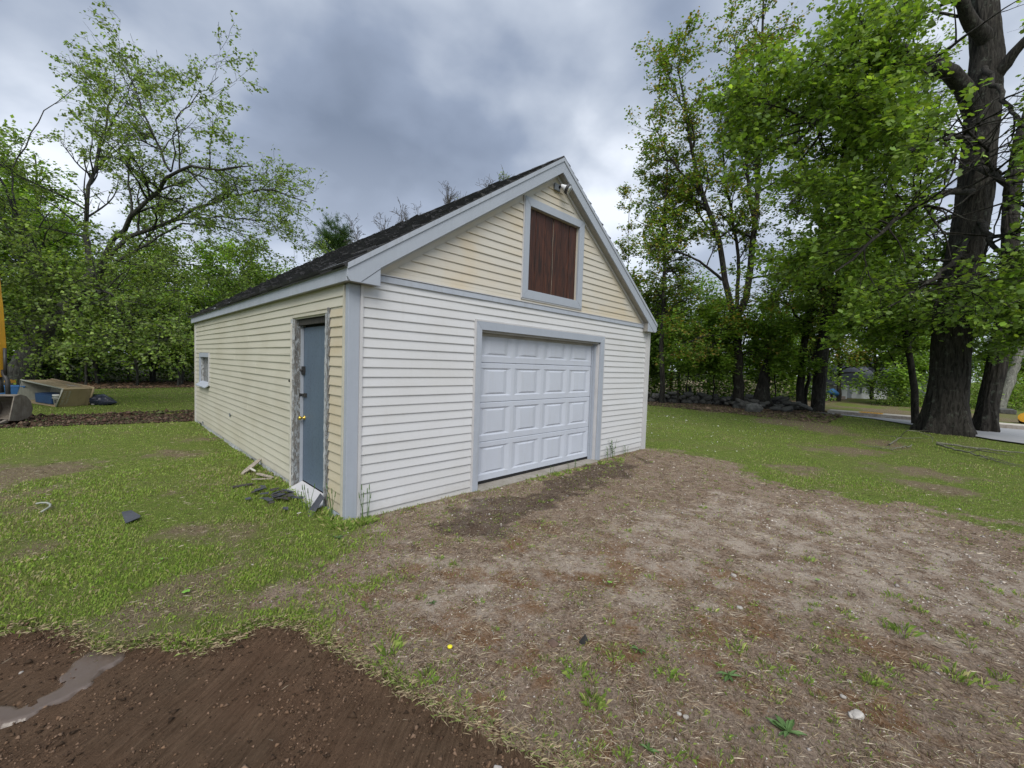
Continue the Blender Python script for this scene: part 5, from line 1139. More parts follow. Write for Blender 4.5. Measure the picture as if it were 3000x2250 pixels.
def pole(u, v0, v1, dd, r0, lab):
    a = P(u, v0, dd); a[2] = -.1; b2_ = P(u+12, v1, dd); mb = MB(); mb.tube([(0, 0, -.1), tuple((b2_-a)*.5), tuple(b2_-a)], [r0, r0*.95, r0*.85], 10)
    return tag(mb.build('pole', M['pole_wood'], None, True, loc=(a[0], a[1], 0)), lab, 'pole')
pole(2404, 1170, 640, 22.5, .10, 'rusty orange wooden pole behind the forked maple'); pole(1962, 1165, 1010, 26.0, .07, 'short orange brown pole behind the stone wall')

# ================================================================== houses across the road
hs = thing('white_house', 'small white house with dark hipped porch roof showing between the trees across the road', 'house', tuple(P(2520, 1150, 30)*A([1, 1, 0])))
hb = A(hs.location); dh = 30
def hp(u, v, d_): return tuple(P(u, v, d_)-hb)
def wallbox(name, u0, u1, d_, z0, z1, mat, par, th=.2, dz=0):
    a = P(u0, 1150, d_); b2_ = P(u1, 1150, d_+dz); e = b2_-a; n = norm(A([-e[1], e[0], 0])); 
    if n @ _f < 0: n = -n
    mb = MB(); q = [(a[0], a[1]), (b2_[0], b2_[1]), (b2_[0]+n[0]*th, b2_[1]+n[1]*th), (a[0]+n[0]*th, a[1]+n[1]*th)]
    mb.hexa([(x-hb[0], y-hb[1], z0) for x, y in q]+[(x-hb[0], y-hb[1], z1) for x, y in q]); return mb.build(name, mat, par)
HZ = lambda v, d_, u=2500: float(P(u, v, d_)[2])
wallbox('porch_wall', 2452, 2482, 29.5, HZ(1182, 29.5), HZ(1130, 29.5), M['house_white'], hs, 1.6)
wallbox('porch_panel', 2458, 2478, 29.3, HZ(1182, 29.3), HZ(1162, 29.3), M['house_pink'], hs, .15)
a0 = P(2441, 1131, 29.2); a1 = P(2487, 1131, 29.2); mb = MB(); apex = P(2468, 1113, 30.2)
bk0 = a0+_f*2.2; bk1 = a1+_f*2.2
for q in (a0, a1, bk0, bk1): q[2] = HZ(1131, 29.2)
mb.add([a0-hb, a1-hb, bk1-hb, bk0-hb, apex-hb], [(0, 1, 4), (1, 2, 4), (2, 3, 4), (3, 0, 4)]); mb.build('porch_roof', M['house_roof'], hs)
wallbox('eave_board', 2442, 2486, 29.15, HZ(1133, 29.2), HZ(1130, 29.2), M['house_white'], hs, .06)
wallbox('wall', 2496, 2600, 31.0, -.1, HZ(1126, 31), M['house_white'], hs, 4.5)
for u in (2519, 2542, 2572): 
    w_ = wallbox('window', u, u+7, 30.9, HZ(1152, 31), HZ(1134, 31), M['house_white'], hs, .09)
    pp = wallbox('pane', u+1.2, u+5.8, 30.88, HZ(1151, 31), HZ(1135, 31), M['house_grey'], w_, .02)
a0 = P(2488, 1126, 30.6); a1 = P(2608, 1126, 30.6); q0 = a0+_f*2.6; q1 = a1+_f*2.6; b0 = a0+_f*5.4; b1 = a1+_f*5.4
for q in (a0, a1, b0, b1): q[2] = HZ(1126, 31)
for q in (q0, q1): q[2] = HZ(1126, 31)+1.6
mb = MB(); mb.add([a0-hb, a1-hb, q1-hb, q0-hb, b0-hb, b1-hb], [(0, 1, 2, 3), (3, 2, 5, 4), (0, 3, 4), (1, 5, 2)]); mb.build('roof', M['house_roof'], hs)
hg = thing('grey_house', 'grey house with pale roof glimpsed left of the giant trunk', 'house', tuple(P(2680, 1150, 36)*A([1, 1, 0]))); hb = A(hg.location)
wallbox('wall', 2630, 2725, 36, -.1, HZ(1108, 36, 2680), M['house_grey'], hg, 5)
wallbox('window', 2664, 2676, 35.9, HZ(1128, 36, 2680), HZ(1114, 36, 2680), M['house_white'], hg, .1)
a0 = P(2620, 1108, 35.6); a1 = P(2735, 1108, 35.6); q0 = a0+_f*3; q1 = a1+_f*3; b0 = a0+_f*6; b1 = a1+_f*6
for q in (a0, a1, b0, b1): q[2] = HZ(1108, 36, 2680)
for q in (q0, q1): q[2] = HZ(1108, 36, 2680)+1.9
mb = MB(); mb.add([a0-hb, a1-hb, q1-hb, q0-hb, b0-hb, b1-hb], [(0, 1, 2, 3), (3, 2, 5, 4), (0, 3, 4), (1, 5, 2)]); mb.build('roof', M['slate'], hg)
# blue garden slide and red cart by the white house
p = P(2438, 1176, 27); sl = thing('toy_slide', 'blue garden slide on white legs left of the white house', 'slide', (p[0], p[1], 0)); mb = MB()
e = _r*1.0; e = norm(A([e[0], e[1], 0]))
mb.tube([tuple(-e*.30+A([0, 0, .55])), tuple(-e*.05+A([0, 0, .62])), tuple(e*.30+A([0, 0, .42]))], [.16, .20, .15], 10); mb.build('trough', M['bright_blue'], sl, True)
for s_ in (-1, 1): mb = MB(); mb.tube([tuple(-e*.30+A([0, 0, .5])), tuple(-e*(.30-.16*s_-.10)+A([0, 0, 0]))], .03, 6); mb.build('leg', M['white_plastic'], sl)
p = P(2424, 1179, 27.5); mb = MB(); mb.hexa([(-.3, -.2, .12), (.2, -.2, .12), (.2, .2, .12), (-.3, .2, .12), (-.45, -.3, .5), (.3, -.3, .5), (.3, .3, .5), (-.45, .3, .5)]); ct = thing('garden_cart', 'dark red garden cart beside the blue slide', 'cart', (p[0], p[1], 0)); mb.build('tray', M['red_paint'], ct)
for y in (-.22, .22): mb = MB(); mb.lathe([(.05, -.03), (.15, -.03), (.15, .03), (.05, .03)], (0, y, .15), (0, 1, 0), 14); mb.build('wheel', M['black_rubber'], ct)
# sawn red log at the right edge
p = P(3004, 1232, 16.4); lg = thing('sawn_log', 'short reddish log with a yellow sawn end at the right edge beyond the pavement', 'log', (p[0], p[1], .02))
lx = norm(A([-_r0[0]*.8-_f[0]*.55, -_r0[1]*.8-_f[1]*.55, .35])); mb = MB(); mb.lathe([(.20, -.45), (.21, -.2), (.19, .0), (.195, .10)], (0, 0, .20), lx, 18); mb.build('bark', M['red_paint'], lg, True)
mb = MB(); mb.lathe([(.193, .101), (.12, .105), (.0, .104)], (0, 0, .20), lx, 18); mb.build('sawn_end', M['yellow_paint'], lg)
mb = MB(); mb.box((-.75, -.25, 0), (.75, .3, .22)); p = P(2950, 1207, 21.5); tag(mb.build('stone_slab', M['stone'], None, bevel=.03, loc=(p[0], p[1], 0)), 'low dark stone slab at the foot of the pale leaning trunk', 'slab')

# fallen branches by the big tree
def branch(name, lab, pts, r0, seed, mat='deadwood', twigs=6):
    r = np.random.default_rng(seed); pts3 = []
    for u, v, h in pts: p = G(u, v, h); pts3.append([p[0], p[1], h+.02])
    Pm = resample(pts3, 16)[None]; Rm = np.linspace(r0, r0*.3, 16)[None]; Pm = Pm+r.normal(0, .012, Pm.shape)
    Q, RQ = grow(Pm, Rm, twigs, .2, .95, .3, 1.0, (25, 55), 6, r, .0, .7, .3, .12, .9); Q[..., 2] = np.clip(Q[..., 2], .015, .4)
    V, F = tubes(Pm, Rm, 7); V2, F2 = tubes(Q, RQ, 5); o = obj(name, bigmesh(name, np.concatenate([V, V2]), np.concatenate([F, F2+len(V)]), M[mat], None, True)); return tag(o, lab, 'branch', 'fallen branches below the giant maple')
branch('fallen_branch', 'longest fallen branch lying across the grass to the right edge', [(2745, 1300, .05), (2850, 1314, .03), (2940, 1324, .03), (3080, 1340, .03)], .028, 1, twigs=5)
branch('fallen_branch', 'fallen branch slanting towards the lower right corner of the lawn', [(2745, 1303, .06), (2800, 1320, .04), (2870, 1338, .03), (2930, 1358, .02)], .026, 2, twigs=5)
branch('fallen_branch', 'arched dead twig propped against the giant root flare', [(2600, 1306, .02), (2640, 1282, .10), (2657, 1264, .30), (2700, 1268, .25), (2728, 1280, .16), (2734, 1300, .03)], .018, 3, twigs=4)
branch('fallen_branch', 'thin dead twig nearest the dirt track below the big tree', [(2670, 1308, .02), (2600, 1318, .03), (2540, 1308, .02)], .014, 4, twigs=3)

# ================================================================== GRASS AND LITTER
def in_view(x, y, m=1.22):
    dx = x-CAM[0]; dy = y-CAM[1]; z = dx*_f[0]+dy*_f[1]; s = dx*_r0[0]+dy*_r0[1]
    return (z > .55) & (np.abs(s) < z*1.2287*m+.4)
def occluded(x, y):        # under the garage
    return (x > -.02) & (x < W+.02) & (y > -.005) & (y < L)
def scatter(n, dmin, dmax, r, pw=1.0):
    """positions spread so that their density falls with distance from where one stands"""
    a = r.uniform(-1.02, 1.02, n)+YAW; d = dmin*(dmax/dmin)**(r.random(n)**pw)
    return CAM[0]+d*np.sin(a), CAM[1]+d*np.cos(a), d
def blades(x, y, ln, wd, bend, az, cols, lay_=0.0, z0=None):
    n = len(x); z = gz(x, y) if z0 is None else z0
    dx = np.cos(az); dy = np.sin(az); px = -dy*wd*.5; py = dx*wd*.5
    h1 = ln*.55*(1-lay_); h2 = ln*(1-bend*.55)*(1-lay_); o1 = ln*(.12+.45*lay_)*(.3+bend); o2 = ln*(.35+.9*lay_)*(.4+bend)
    b = np.stack([x, y, z-.006], 1); s = np.stack([px, py, 0*px], 1)
    m_ = b+np.stack([dx*o1, dy*o1, h1], 1); t_ = b+np.stack([dx*o2, dy*o2, h2], 1)
    V = np.stack([b-s, b+s, m_+s*.8, t_], 1).reshape(-1, 3)
    F = np.arange(n*4).reshape(n, 4)
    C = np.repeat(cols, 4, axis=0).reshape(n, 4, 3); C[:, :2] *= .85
    return V, F, C.reshape(-1, 3)
def shadezone(x, y): return None
r = np.random.default_rng(41)
def grass_batch(n, dmin, dmax, lscale, seed, hfac=1.0):
    r = np.random.default_rng(seed); x, y, d = scatter(n, dmin, dmax, r, .85); k = in_view(x, y) & ~occluded(x, y); x, y, d = x[k], y[k], d[k]
    soil, tr, yard, sand, dark, bare = masks(x, y)
    n1 = fbm(x, y, 3.1, 91, 4); patch = sst(n1, .40, .60)
    dens = (1-np.maximum(soil, tr*.97))*(1-yard*.985)*(1-bare*.72)*(.6+.4*patch)
    dens = np.where((x > 20.2-.0) & (y < 0), 0, dens); nearroad = (x > 12) & (y < -1.0) & (poly_sd(x, y, [(20.9, -1.3), (18.1, -3.9), (15.85, -5.4), (14.5, -7.4), (13.0, -14), (25, -14), (25, -1.3)]) > 0)
    dens = np.where(nearroad, 0, dens); dens = np.where((y > 21.8), .15, dens)
    k = r.random(len(x)) < dens; x, y, d, n1 = x[k], y[k], d[k], n1[k]; b_ = bare[k]; n = len(x)
    lush = sst(fbm(x, y, .9, 95, 3), .38, .62); wallg = np.exp(-np.clip(np.minimum(np.abs(x), 9), 0, 3)/.28)*(y > -.2)*(y < L)
    ln = (.019+.024*lush)*r.uniform(.6, 1.4, n)*hfac*(1+.35*wallg)
    ln *= np.where(b_ > .4, .7, 1); wd = np.maximum(.0024, d*.00078)*r.uniform(.7, 1.3, n)*lscale; ln = np.maximum(ln, d*.0022)
    gcol = A([[.215, .345, .052], [.265, .385, .064], [.185, .300, .046], [.305, .400, .088], [.330, .380, .105]])[r.integers(0, 5, n)]
    yel = A([[.44, .38, .22]]); ym = (r.random(n) < (.07+.36*sst(fbm(x, y, 1.6, 99, 3), .48, .7)+.35*b_))[:, None]
    c = np.where(ym, yel*r.uniform(.6, 1.2, (n, 1)), gcol*np.exp(r.normal(0, .15, (n, 1))))
    return blades(x, y, ln, wd, r.random(n), r.uniform(0, 2*np.pi, n), c)
def join(parts):
    VV = []; FF = []; CC = []; o = 0
    for v, f, c in parts: VV.append(v); FF.append(f+o); CC.append(c); o += len(v)
    return np.concatenate(VV), np.concatenate(FF), np.concatenate(CC)
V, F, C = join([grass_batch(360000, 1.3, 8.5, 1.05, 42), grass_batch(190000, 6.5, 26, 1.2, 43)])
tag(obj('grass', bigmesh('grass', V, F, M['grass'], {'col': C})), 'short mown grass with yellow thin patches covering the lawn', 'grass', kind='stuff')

# dry straw, dead stems and bark crumbs lying on the yard and thin lawn
def straw_batch(n, dmin, dmax, seed):
    r = np.random.default_rng(seed); x, y, d = scatter(n, dmin, dmax, r, .8); k = in_view(x, y) & ~occluded(x, y); x, y, d = x[k], y[k], d[k]
    soil, tr, yard, sand, dark, bare = masks(x, y); clump = sst(fbm(x, y, 5.5, 111, 4), .38, .60)
    dens = (1-soil*.985)*(1-tr)*np.maximum(yard*(1-sand*.5), .18+.6*bare)*(.25+.75*clump)*np.where(y > 9, 0, 1)*np.where(x > 11, .3, 1)
    k = r.random(len(x)) < dens; x, y, d = x[k], y[k], d[k]; dk = dark[k]; n = len(x)
    ln = r.uniform(.012, .045, n)*(1+.25*d/4); wd = np.maximum(.0016, d*.00062)*r.uniform(.6, 1.4, n)
    pal = A([[.38, .31, .21], [.26, .19, .125], [.47, .40, .29], [.55, .48, .37], [.14, .092, .058], [.33, .25, .17], [.085, .055, .036]]); c = pal[r.integers(0, 7, n)]*np.exp(r.normal(0, .2, (n, 1)))
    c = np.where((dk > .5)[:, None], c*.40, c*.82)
    return blades(x, y, ln, wd, r.uniform(.5, 1, n), r.uniform(0, 2*np.pi, n), c, lay_=r.uniform(.72, .97, n), z0=gz(x, y)+r.uniform(.002, .008, n))
V, F, C = join([straw_batch(300000, 1.2, 9, 44), straw_batch(40000, 6, 14, 45)])
tag(obj('dry_straw', bigmesh('dry_straw', V, F, M['debris'], {'col': C})), 'dry straw and dead stems strewn over the bare yard', 'straw', kind='stuff')

# green tufts dotted over the yard and along the walls
def tuft_batch(centres, seed, per=34, rad=.045, ln=(.025, .075), cols=None):
    r = np.random.default_rng(seed); xs = []; ys = []; az = []; sc = []
    for (x, y, s) in centres:
        k = int(per*s*r.uniform(.6, 1.3))+4; a = r.uniform(0, 2*np.pi, k); q = rad*s*r.random(k)**.6
        xs.append(x+q*np.cos(a)); ys.append(y+q*np.sin(a)); az.append(a+r.normal(0, .5, k)); sc.append(np.full(k, s))
    x = np.concatenate(xs); y = np.concatenate(ys); az = np.concatenate(az); s = np.concatenate(sc); n = len(x); d = np.hypot(x-CAM[0], y-CAM[1])
    c = A(cols or [[.190, .310, .055], [.245, .360, .070], [.300, .380, .100], [.160, .250, .050], [.45, .41, .20]])[r.integers(0, 5, n)]*np.exp(r.normal(0, .25, (n, 1)))
    return blades(x, y, r.uniform(*ln, n)*np.clip(s, .6, 1.4), np.maximum(.0021, d*.00075)*r.uniform(.7, 1.3, n), r.uniform(.1, .9, n), az, c, lay_=r.uniform(0, .25, n))
cen = []
while len(cen) < 300:
    x, y, d = scatter(40, 1.3, 9.5, r, .9)
    mk_ = masks(x, y); nz_ = fbm(x, y, .9, 131, 3)
    for i in range(40):
        if mk_[2][i] > .4 and mk_[0][i] < .2 and in_view(x[i:i+1], y[i:i+1])[0] and not occluded(x[i:i+1], y[i:i+1])[0] and r.random() < (.10+.9*sst(nz_[i], .42, .62))*(1-.6*mk_[3][i]): cen.append((x[i], y[i], .25+.6*r.random()**2.2))
named = [(2160, 1893, 1.5), (1960, 1975, 1.4), (1690, 1975, 1.5), (1800, 1925, 1.2), (1330, 1655, 1.1), (1345, 1585, 1.0), (1310, 1555, .9), (1840, 1555, 1.0), (2060, 1490, 1.0), (2050, 1515, 1.0), (2290, 1430, .9), (1520, 1595, .8), (2400, 1560, .8), (2370, 1640, 1.2), (2620, 1745, 1.2), (1910, 1690, 1.1), (1740, 2050, 1.6), (1140, 1900, 1.8), (1090, 1780, 1.5), (930, 1660, 1.4), (1250, 1990, 1.4), (2650, 1850, 1.8), (2800, 1980, 1.7), (2240, 1950, 1.3)]
for u, v, s in named: p = G(u, v); cen.append((p[0], p[1], s*.8))
for i in range(45): p = G(r.uniform(2300, 2990), r.uniform(1700, 2050)); cen.append((p[0], p[1], r.uniform(.4, .9)))
def thin_batch(n, seed):
    r = np.random.default_rng(seed); x, y, d = scatter(n, 1.2, 9, r, .8); k = in_view(x, y) & ~occluded(x, y); x, y, d = x[k], y[k], d[k]; mk_ = masks(x, y)
    cl_ = sst(fbm(x, y, 4.5, 151, 4), .46, .66)*sst(fbm(x, y, .8, 152, 3), .3, .6); edge_ = np.exp(-np.clip(poly_sd(x, y, YARD), 0, 9)/.55)*np.where(x < 1.6, 1, .8); k = r.random(len(x)) < (1-mk_[0])*np.maximum(mk_[2]*(1-.7*mk_[3])*(.05+.95*cl_), .75*edge_*mk_[2]*(.3+.7*sst(fbm(x, y, 5, 155, 3), .4, .6))); x, y, d = x[k], y[k], d[k]; n = len(x)
    c = A([[.20, .28, .06], [.27, .33, .09], [.15, .22, .05], [.36, .33, .16], [.30, .22, .10]])[r.integers(0, 5, n)]*np.exp(r.normal(0, .25, (n, 1)))
    return blades(x, y, r.uniform(.010, .032, n)*(1+.1*d), np.maximum(.0017, d*.0006)*r.uniform(.7, 1.3, n), r.uniform(.2, 1, n), r.uniform(0, 6.28, n), c, lay_=r.uniform(0, .7, n))
parts = [tuft_batch(cen, 46), thin_batch(190000, 49)]
wl = [(r.uniform(-.10, .25), r.uniform(-.16, -.06), r.uniform(.7, 1.5)) for _ in range(16)]+[(r.uniform(-.14, -.06), r.uniform(-.1, .5), r.uniform(.7, 1.5)) for _ in range(16)]+[(r.uniform(-.20, -.05), r.uniform(1.8, 8.6), r.uniform(.5, 1.0)) for _ in range(60)]
wl += [(r.uniform(2.3, 4.5), r.uniform(-.26, -.11), r.uniform(.5, 1.1)) for _ in range(34)]+[(r.uniform(4.3, 5.0), r.uniform(-.5, -.08), r.uniform(.5, 1.1)) for _ in range(18)]
parts.append(tuft_batch(wl, 47, 30, .05, (.03, .085)))
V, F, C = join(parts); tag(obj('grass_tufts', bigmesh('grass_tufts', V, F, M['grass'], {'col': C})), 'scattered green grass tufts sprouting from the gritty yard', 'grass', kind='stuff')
# overhanging fringe of dead turf along the cut edge
e_ = resample(SOIL[:25], 1200)[:, :2]; r = np.random.default_rng(48); n = 5500; i = r.integers(0, 1199, n); x = e_[i, 0]+r.normal(0, .03, n); y = e_[i, 1]+r.normal(.0, .03, n)
c = A([[.30, .24, .15], [.22, .17, .105], [.18, .23, .065], [.36, .30, .19]])[r.integers(0, 4, n)]*np.exp(r.normal(0, .2, (n, 1)))
V, F, C = blades(x, y, r.uniform(.015, .05, n), np.full(n, .0020), r.uniform(.4, 1, n), r.uniform(-2.6, -.2, n), c, lay_=r.uniform(.3, .95, n), z0=np.maximum(gz(x, y), -.02)+.008)
tag(obj('turf_fringe', bigmesh('turf_fringe', V, F, M['debris'], {'col': C})), 'frayed dead turf hanging along the edge of the dug soil', 'turf', kind='stuff')

# grit, soil crumbs and clods: thousands of tiny lumps
def lumps(n, fn, size, pal, seed, squash=.6):
    r = np.random.default_rng(seed); x, y, z, d = fn(r, n); n = len(x)
    T = A([(1, 0, 0), (-.5, .87, 0), (-.5, -.87, 0), (0, 0, .9), (.1, .1, -.6)]); FT = A([(0, 1, 3), (1, 2, 3), (2, 0, 3), (1, 0, 4), (2, 1, 4), (0, 2, 4)])
    s = size*np.exp(r.normal(0, .5, n))*np.maximum(1, d/3.2); a = r.uniform(0, 6.28, n); ca, sa = np.cos(a), np.sin(a)
    Q = T[None]*s[:, None, None]*r.uniform(.6, 1.3, (n, 1, 3))*A([1, 1, squash]); V = np.stack([Q[..., 0]*ca[:, None]-Q[..., 1]*sa[:, None]+x[:, None], Q[..., 0]*sa[:, None]+Q[..., 1]*ca[:, None]+y[:, None], Q[..., 2]+(z+s*.15)[:, None]], -1).reshape(-1, 3)
    F = (np.arange(n)[:, None, None]*5+FT[None]).reshape(-1, 3); C = np.repeat(A(pal)[r.integers(0, len(pal), n)]*np.exp(r.normal(0, .2, (n, 1))), 5, axis=0); return V, F, C
def on_soil(r, n):
    x = r.uniform(-2.7, -.3, n*3); y = r.uniform(-3.4, .4, n*3); k = (poly_sd(x, y, SOIL) > -.02) & in_view(x, y); x, y = x[k][:n], y[k][:n]
    nn = fbm(x, y, 3.5, 141, 4); edge_ = np.exp(-np.abs(poly_sd(x, y, SOIL))/.10); k = r.random(len(x)) < (.12+.6*sst(nn, .5, .7)+edge_*.8); x, y = x[k], y[k]
    return x, y, gz(x, y), np.hypot(x-CAM[0], y-CAM[1])
V, F, C = lumps(26000, on_soil, .0055, [(.070, .042, .026), (.125, .078, .048), (.04, .025, .015), (.16, .105, .07)], 51); tag(obj('soil_crumbs', bigmesh('soil_crumbs', V, F, M['debris'], {'col': C})), 'loose crumbs of dark topsoil over the dug area', 'soil', kind='stuff')
def on_trench(r, n):
    x = r.uniform(-5, .5, n); y = r.uniform(8.6, 11.8, n); k = (poly_sd(x, y, TRENCH) > -.15) & ~occluded(x, y); x, y = x[k], y[k]; return x, y, gz(x, y)+.01, np.full(len(x), 3.2)
V, F, C = lumps(16000, on_trench, .019, [(.045, .028, .020), (.075, .046, .033), (.035, .025, .016), (.11, .075, .055), (.06, .07, .03)], 52, .8); tag(obj('trench_clods', bigmesh('trench_clods', V, F, M['debris'], {'col': C})), 'clods of brown earth turned up in the strip across the lawn', 'soil', kind='stuff')
def on_yard(r, n):
    x, y, d = scatter(n*2, 1.2, 8, r, .8); mk_ = masks(x, y); k = (mk_[2] > .35) & (mk_[0] < .3) & in_view(x, y) & ~occluded(x, y) & (r.random(len(x)) < .25+.75*mk_[3]); x, y, d = x[k], y[k], d[k]; return x, y, gz(x, y), d
V, F, C = lumps(34000, on_yard, .0034, [(.38, .33, .28), (.28, .22, .18), (.50, .46, .41), (.18, .13, .10), (.33, .30, .28)], 53); tag(obj('yard_grit', bigmesh('yard_grit', V, F, M['debris'], {'col': C})), 'pale grit and small gravel spread over the yard', 'grit', kind='stuff')
def leafy(r, n):
    x = r.uniform(-6, 3.5, n); y = r.uniform(21.5, 27, n); return x, y, gz(x, y)+.01, np.full(n, 3.2)
V, F, C = lumps(12000, leafy, .045, [(.16, .10, .06), (.22, .14, .09), (.09, .06, .04), (.06, .05, .03)], 54, .4); tag(obj('leaf_litter', bigmesh('leaf_litter', V, F, M['debris'], {'col': C})), 'band of brown leaf litter along the wood edge', 'leaf litter', kind='stuff')
def rightlit(r, n):
    x = r.uniform(15.5, 22, n); y = r.uniform(-1.8, 6, n); k = (x > 16+.0*y); return x[k], y[k], gz(x[k], y[k])+.01, np.full(k.sum(), 3.2)
V, F, C = lumps(9000, rightlit, .032, [(.12, .085, .06), (.18, .13, .09), (.07, .05, .035)], 55, .4); tag(obj('twig_litter', bigmesh('twig_litter', V, F, M['debris'], {'col': C})), 'brown leaf and twig litter under the trees by the stone wall', 'leaf litter', kind='stuff')

# single stones
PG = 'small stones lying on the yard'
for i, (u, v, s, sub, lab) in enumerate([(2510, 2092, .030, 3, 'pale rounded stone nearest the lower right corner of the yard'), (1459, 2218, .020, 3, 'small white stone in the dug soil at the bottom edge'), (2150, 1685, .022, 2, 'grey stone bedded in the sandy middle of the yard'), (2168, 1775, .022, 2, 'flat pinkish stone below the sandy patch'), (2010, 2095, .014, 2, 'small bright pebble in the little gravel row'), (1990, 2085, .012, 2, 'grey pebble left in the little gravel row'), (2495, 2090, .018, 2, 'smaller stone beside the pale rounded stone'), (2470, 2035, .014, 2, 'small blue grey pebble above the pale rounded stone'), (61, 1945, .010, 2, 'tiny white pebble in the dug soil at the left edge'), (2490, 1990, .012, 2, 'tan pebble by the mossy patch'), (740, 1655, .008, 2, 'tiny white pebble in the thin lawn below the garage corner')]):
    p = G(u, v); z = gz1(p[0], p[1]); tag(rock('pebble', (p[0], p[1], z+s*.25), (s, s*.75, s*.55), 980+i, M['pebble'], None, sub), lab, 'stone')
CG = 'earth clods by the garage yard edge'
for i, (u, v, s, lab) in enumerate([(1620, 1885, .035, 'reddish flat clod left of the black scrap'), (2000, 1985, .032, 'reddish flat clod below the second green tuft'), (2390, 1925, .03, 'brown clod in the lower right yard'), (1730, 1990, .03, 'brown clod below the orange moss')]):
    p = G(u, v); tag(rock('clod', (p[0], p[1], gz1(p[0], p[1])+.002), (s, s*.7, s*.35), 1000+i, M['clod'], None, 2), lab, 'clod')

# ragged flat scraps
def flat_scrap(name, lab, cat, pix, th, mat, lift=.02, tilt=(0, 0), hz=None, sub=None):
    base = [G(u, v) for u, v in pix]; c = np.mean(base, 0); z0 = (gz1(c[0], c[1]) if hz is None else hz)+lift
    top = [(p[0], p[1], z0+(p[0]-c[0])*tilt[0]+(p[1]-c[1])*tilt[1]) for p in base]
    ar = sum(top[i][0]*top[(i+1) % len(top)][1]-top[(i+1) % len(top)][0]*top[i][1] for i in range(len(top)))
    if ar < 0: top = top[::-1]
    mb = MB(); mb.prism([(x-c[0], y-c[1], z-z0-th) for x, y, z in top], (0, 0, th)); return tag(mb.build(name, mat, None, bevel=min(.002, th*.3), loc=(c[0], c[1], z0)), lab, cat)
flat_scrap('shingle_scrap', 'dark grey torn shingle piece lying alone on the left lawn', 'shingle', [(356, 1513), (385, 1508), (412, 1521), (410, 1526), (396, 1531), (368, 1542), (362, 1528)], .006, M['slate'], .035, (.02, .05))
p = A([-.095, .44, 0]); mb = MB(); mb.prism([(-.085, .36, .17), (-.075, .50, .18), (-.10, .56, .06), (-.21, .52, -.02), (-.235, .42, -.02), (-.205, .36, -.01)], (.012, .004, .012)); tag(mb.build('shingle_scrap', M['slate'], None, bevel=.002), 'grey tapered shingle leaning at the foot of the side door post', 'shingle')
def plankpix(name, lab, a, b_, w, th, mat, h0=.03, h1=.03):
    p = G(*a); q = G(*b_); p[2] = gz1(p[0], p[1])+h0; q[2] = gz1(q[0], q[1])+h1; d = norm(q-p); s_ = norm(np.cross(d, A([0, 0, 1.])))*w/2; c = (p+q)/2; n = 8; V = []; F = []; rr_ = random.Random(int(a[0]))
    for i in range(n+1):
        m_ = p+(q-p)*i/n-c; k = 1-.5*abs(2*i/n-1)**3+rr_.uniform(-.12, .12); V += [m_-s_*k, m_+s_*k, m_+s_*k+A([0, 0, th]), m_-s_*k+A([0, 0, th])]
    for i in range(n):
        for j in range(4): F.append((i*4+j, i*4+(j+1) % 4, i*4+4+(j+1) % 4, i*4+4+j))
    F += [(3, 2, 1, 0), tuple(n*4+j for j in range(4))]
    return tag(obj(name, mesh(name, V, F, mat), None, tuple(c)), lab, 'wood scrap')
plankpix('wood_scrap', 'longest weathered board piece leaning by the left wall', (710, 1394), (762, 1366), .07, .018, M['driftwood'], .02, .10)
plankpix('wood_scrap', 'weathered lath lying lowest beside the side door', (752, 1398), (800, 1408), .05, .015, M['driftwood'], .05, .03)
plankpix('wood_scrap', 'thin pale lath below the longest board piece', (737, 1412), (796, 1411), .025, .010, M['driftwood'], .03, .03)
plankpix('wood_scrap', 'short white splinter just under the longest board', (733, 1384), (748, 1391), .03, .01, M['scrap_white'], .06, .05)
plankpix('wood_scrap', 'white paint chip on the grass below the side door', (870, 1517), (882, 1513), .02, .004, M['scrap_white'], .045, .045)
plankpix('wood_scrap', 'dark wet board sunk in the grass left of the sill', (676, 1432), (740, 1424), .05, .015, M['rotten'], .01, .02)
# torn shingles and bark rubbish under the door sill
rr2 = random.Random(4); hp_ = thing('rubbish_pile', 'black torn shingle scraps and bark rubbish lying under the white door sill', 'rubbish', (-.33, 1.25, 0))
for i in range(26):
    mb = MB(); w = rr2.uniform(.03, .09); a = rr2.uniform(0, 3.1); ca, sa = math.cos(a), math.sin(a); q = [(-w, -.02), (w*.7, -.03), (w, .02), (-w*.6, .03)]
    mb.prism([(x*ca-y*sa, x*sa+y*ca, rr2.uniform(-.006, .01)) for x, y in q], (0, 0, .004)); o = mb.build('scrap', M['slate'] if i % 3 else M['rotten'], hp_, loc=(rr2.gauss(0, .09), rr2.gauss(0, .22), rr2.uniform(.03, .055)))
p = on_ground(1710, 1880); mb = MB(); mb.add([(-.03, -.02, 0), (.03, -.015, .0), (.028, .02, .005), (-.025, .022, 0), (-.012, -.005, .05), (.02, .004, .045), (.005, .015, .012)], [(0, 1, 5, 4), (1, 2, 5), (2, 3, 6), (3, 0, 4), (4, 5, 6), (3, 4, 6), (5, 2, 6), (0, 3, 2, 1)]); tag(mb.build('plastic_scrap', M['black_steel'], None, loc=tuple(p)), 'crumpled black plastic scrap in the middle of the yard', 'litter')
p = on_ground(1318, 1900, .004); mb = MB(); mb.lathe([(0, 0), (.014, 0), (.015, .008), (.012, .011), (0, .011)], sides=12); tag(mb.build('plastic_disc', M['yellow_cap'], None, True, loc=tuple(p)), 'small bright yellow plastic cap on the litter', 'litter')
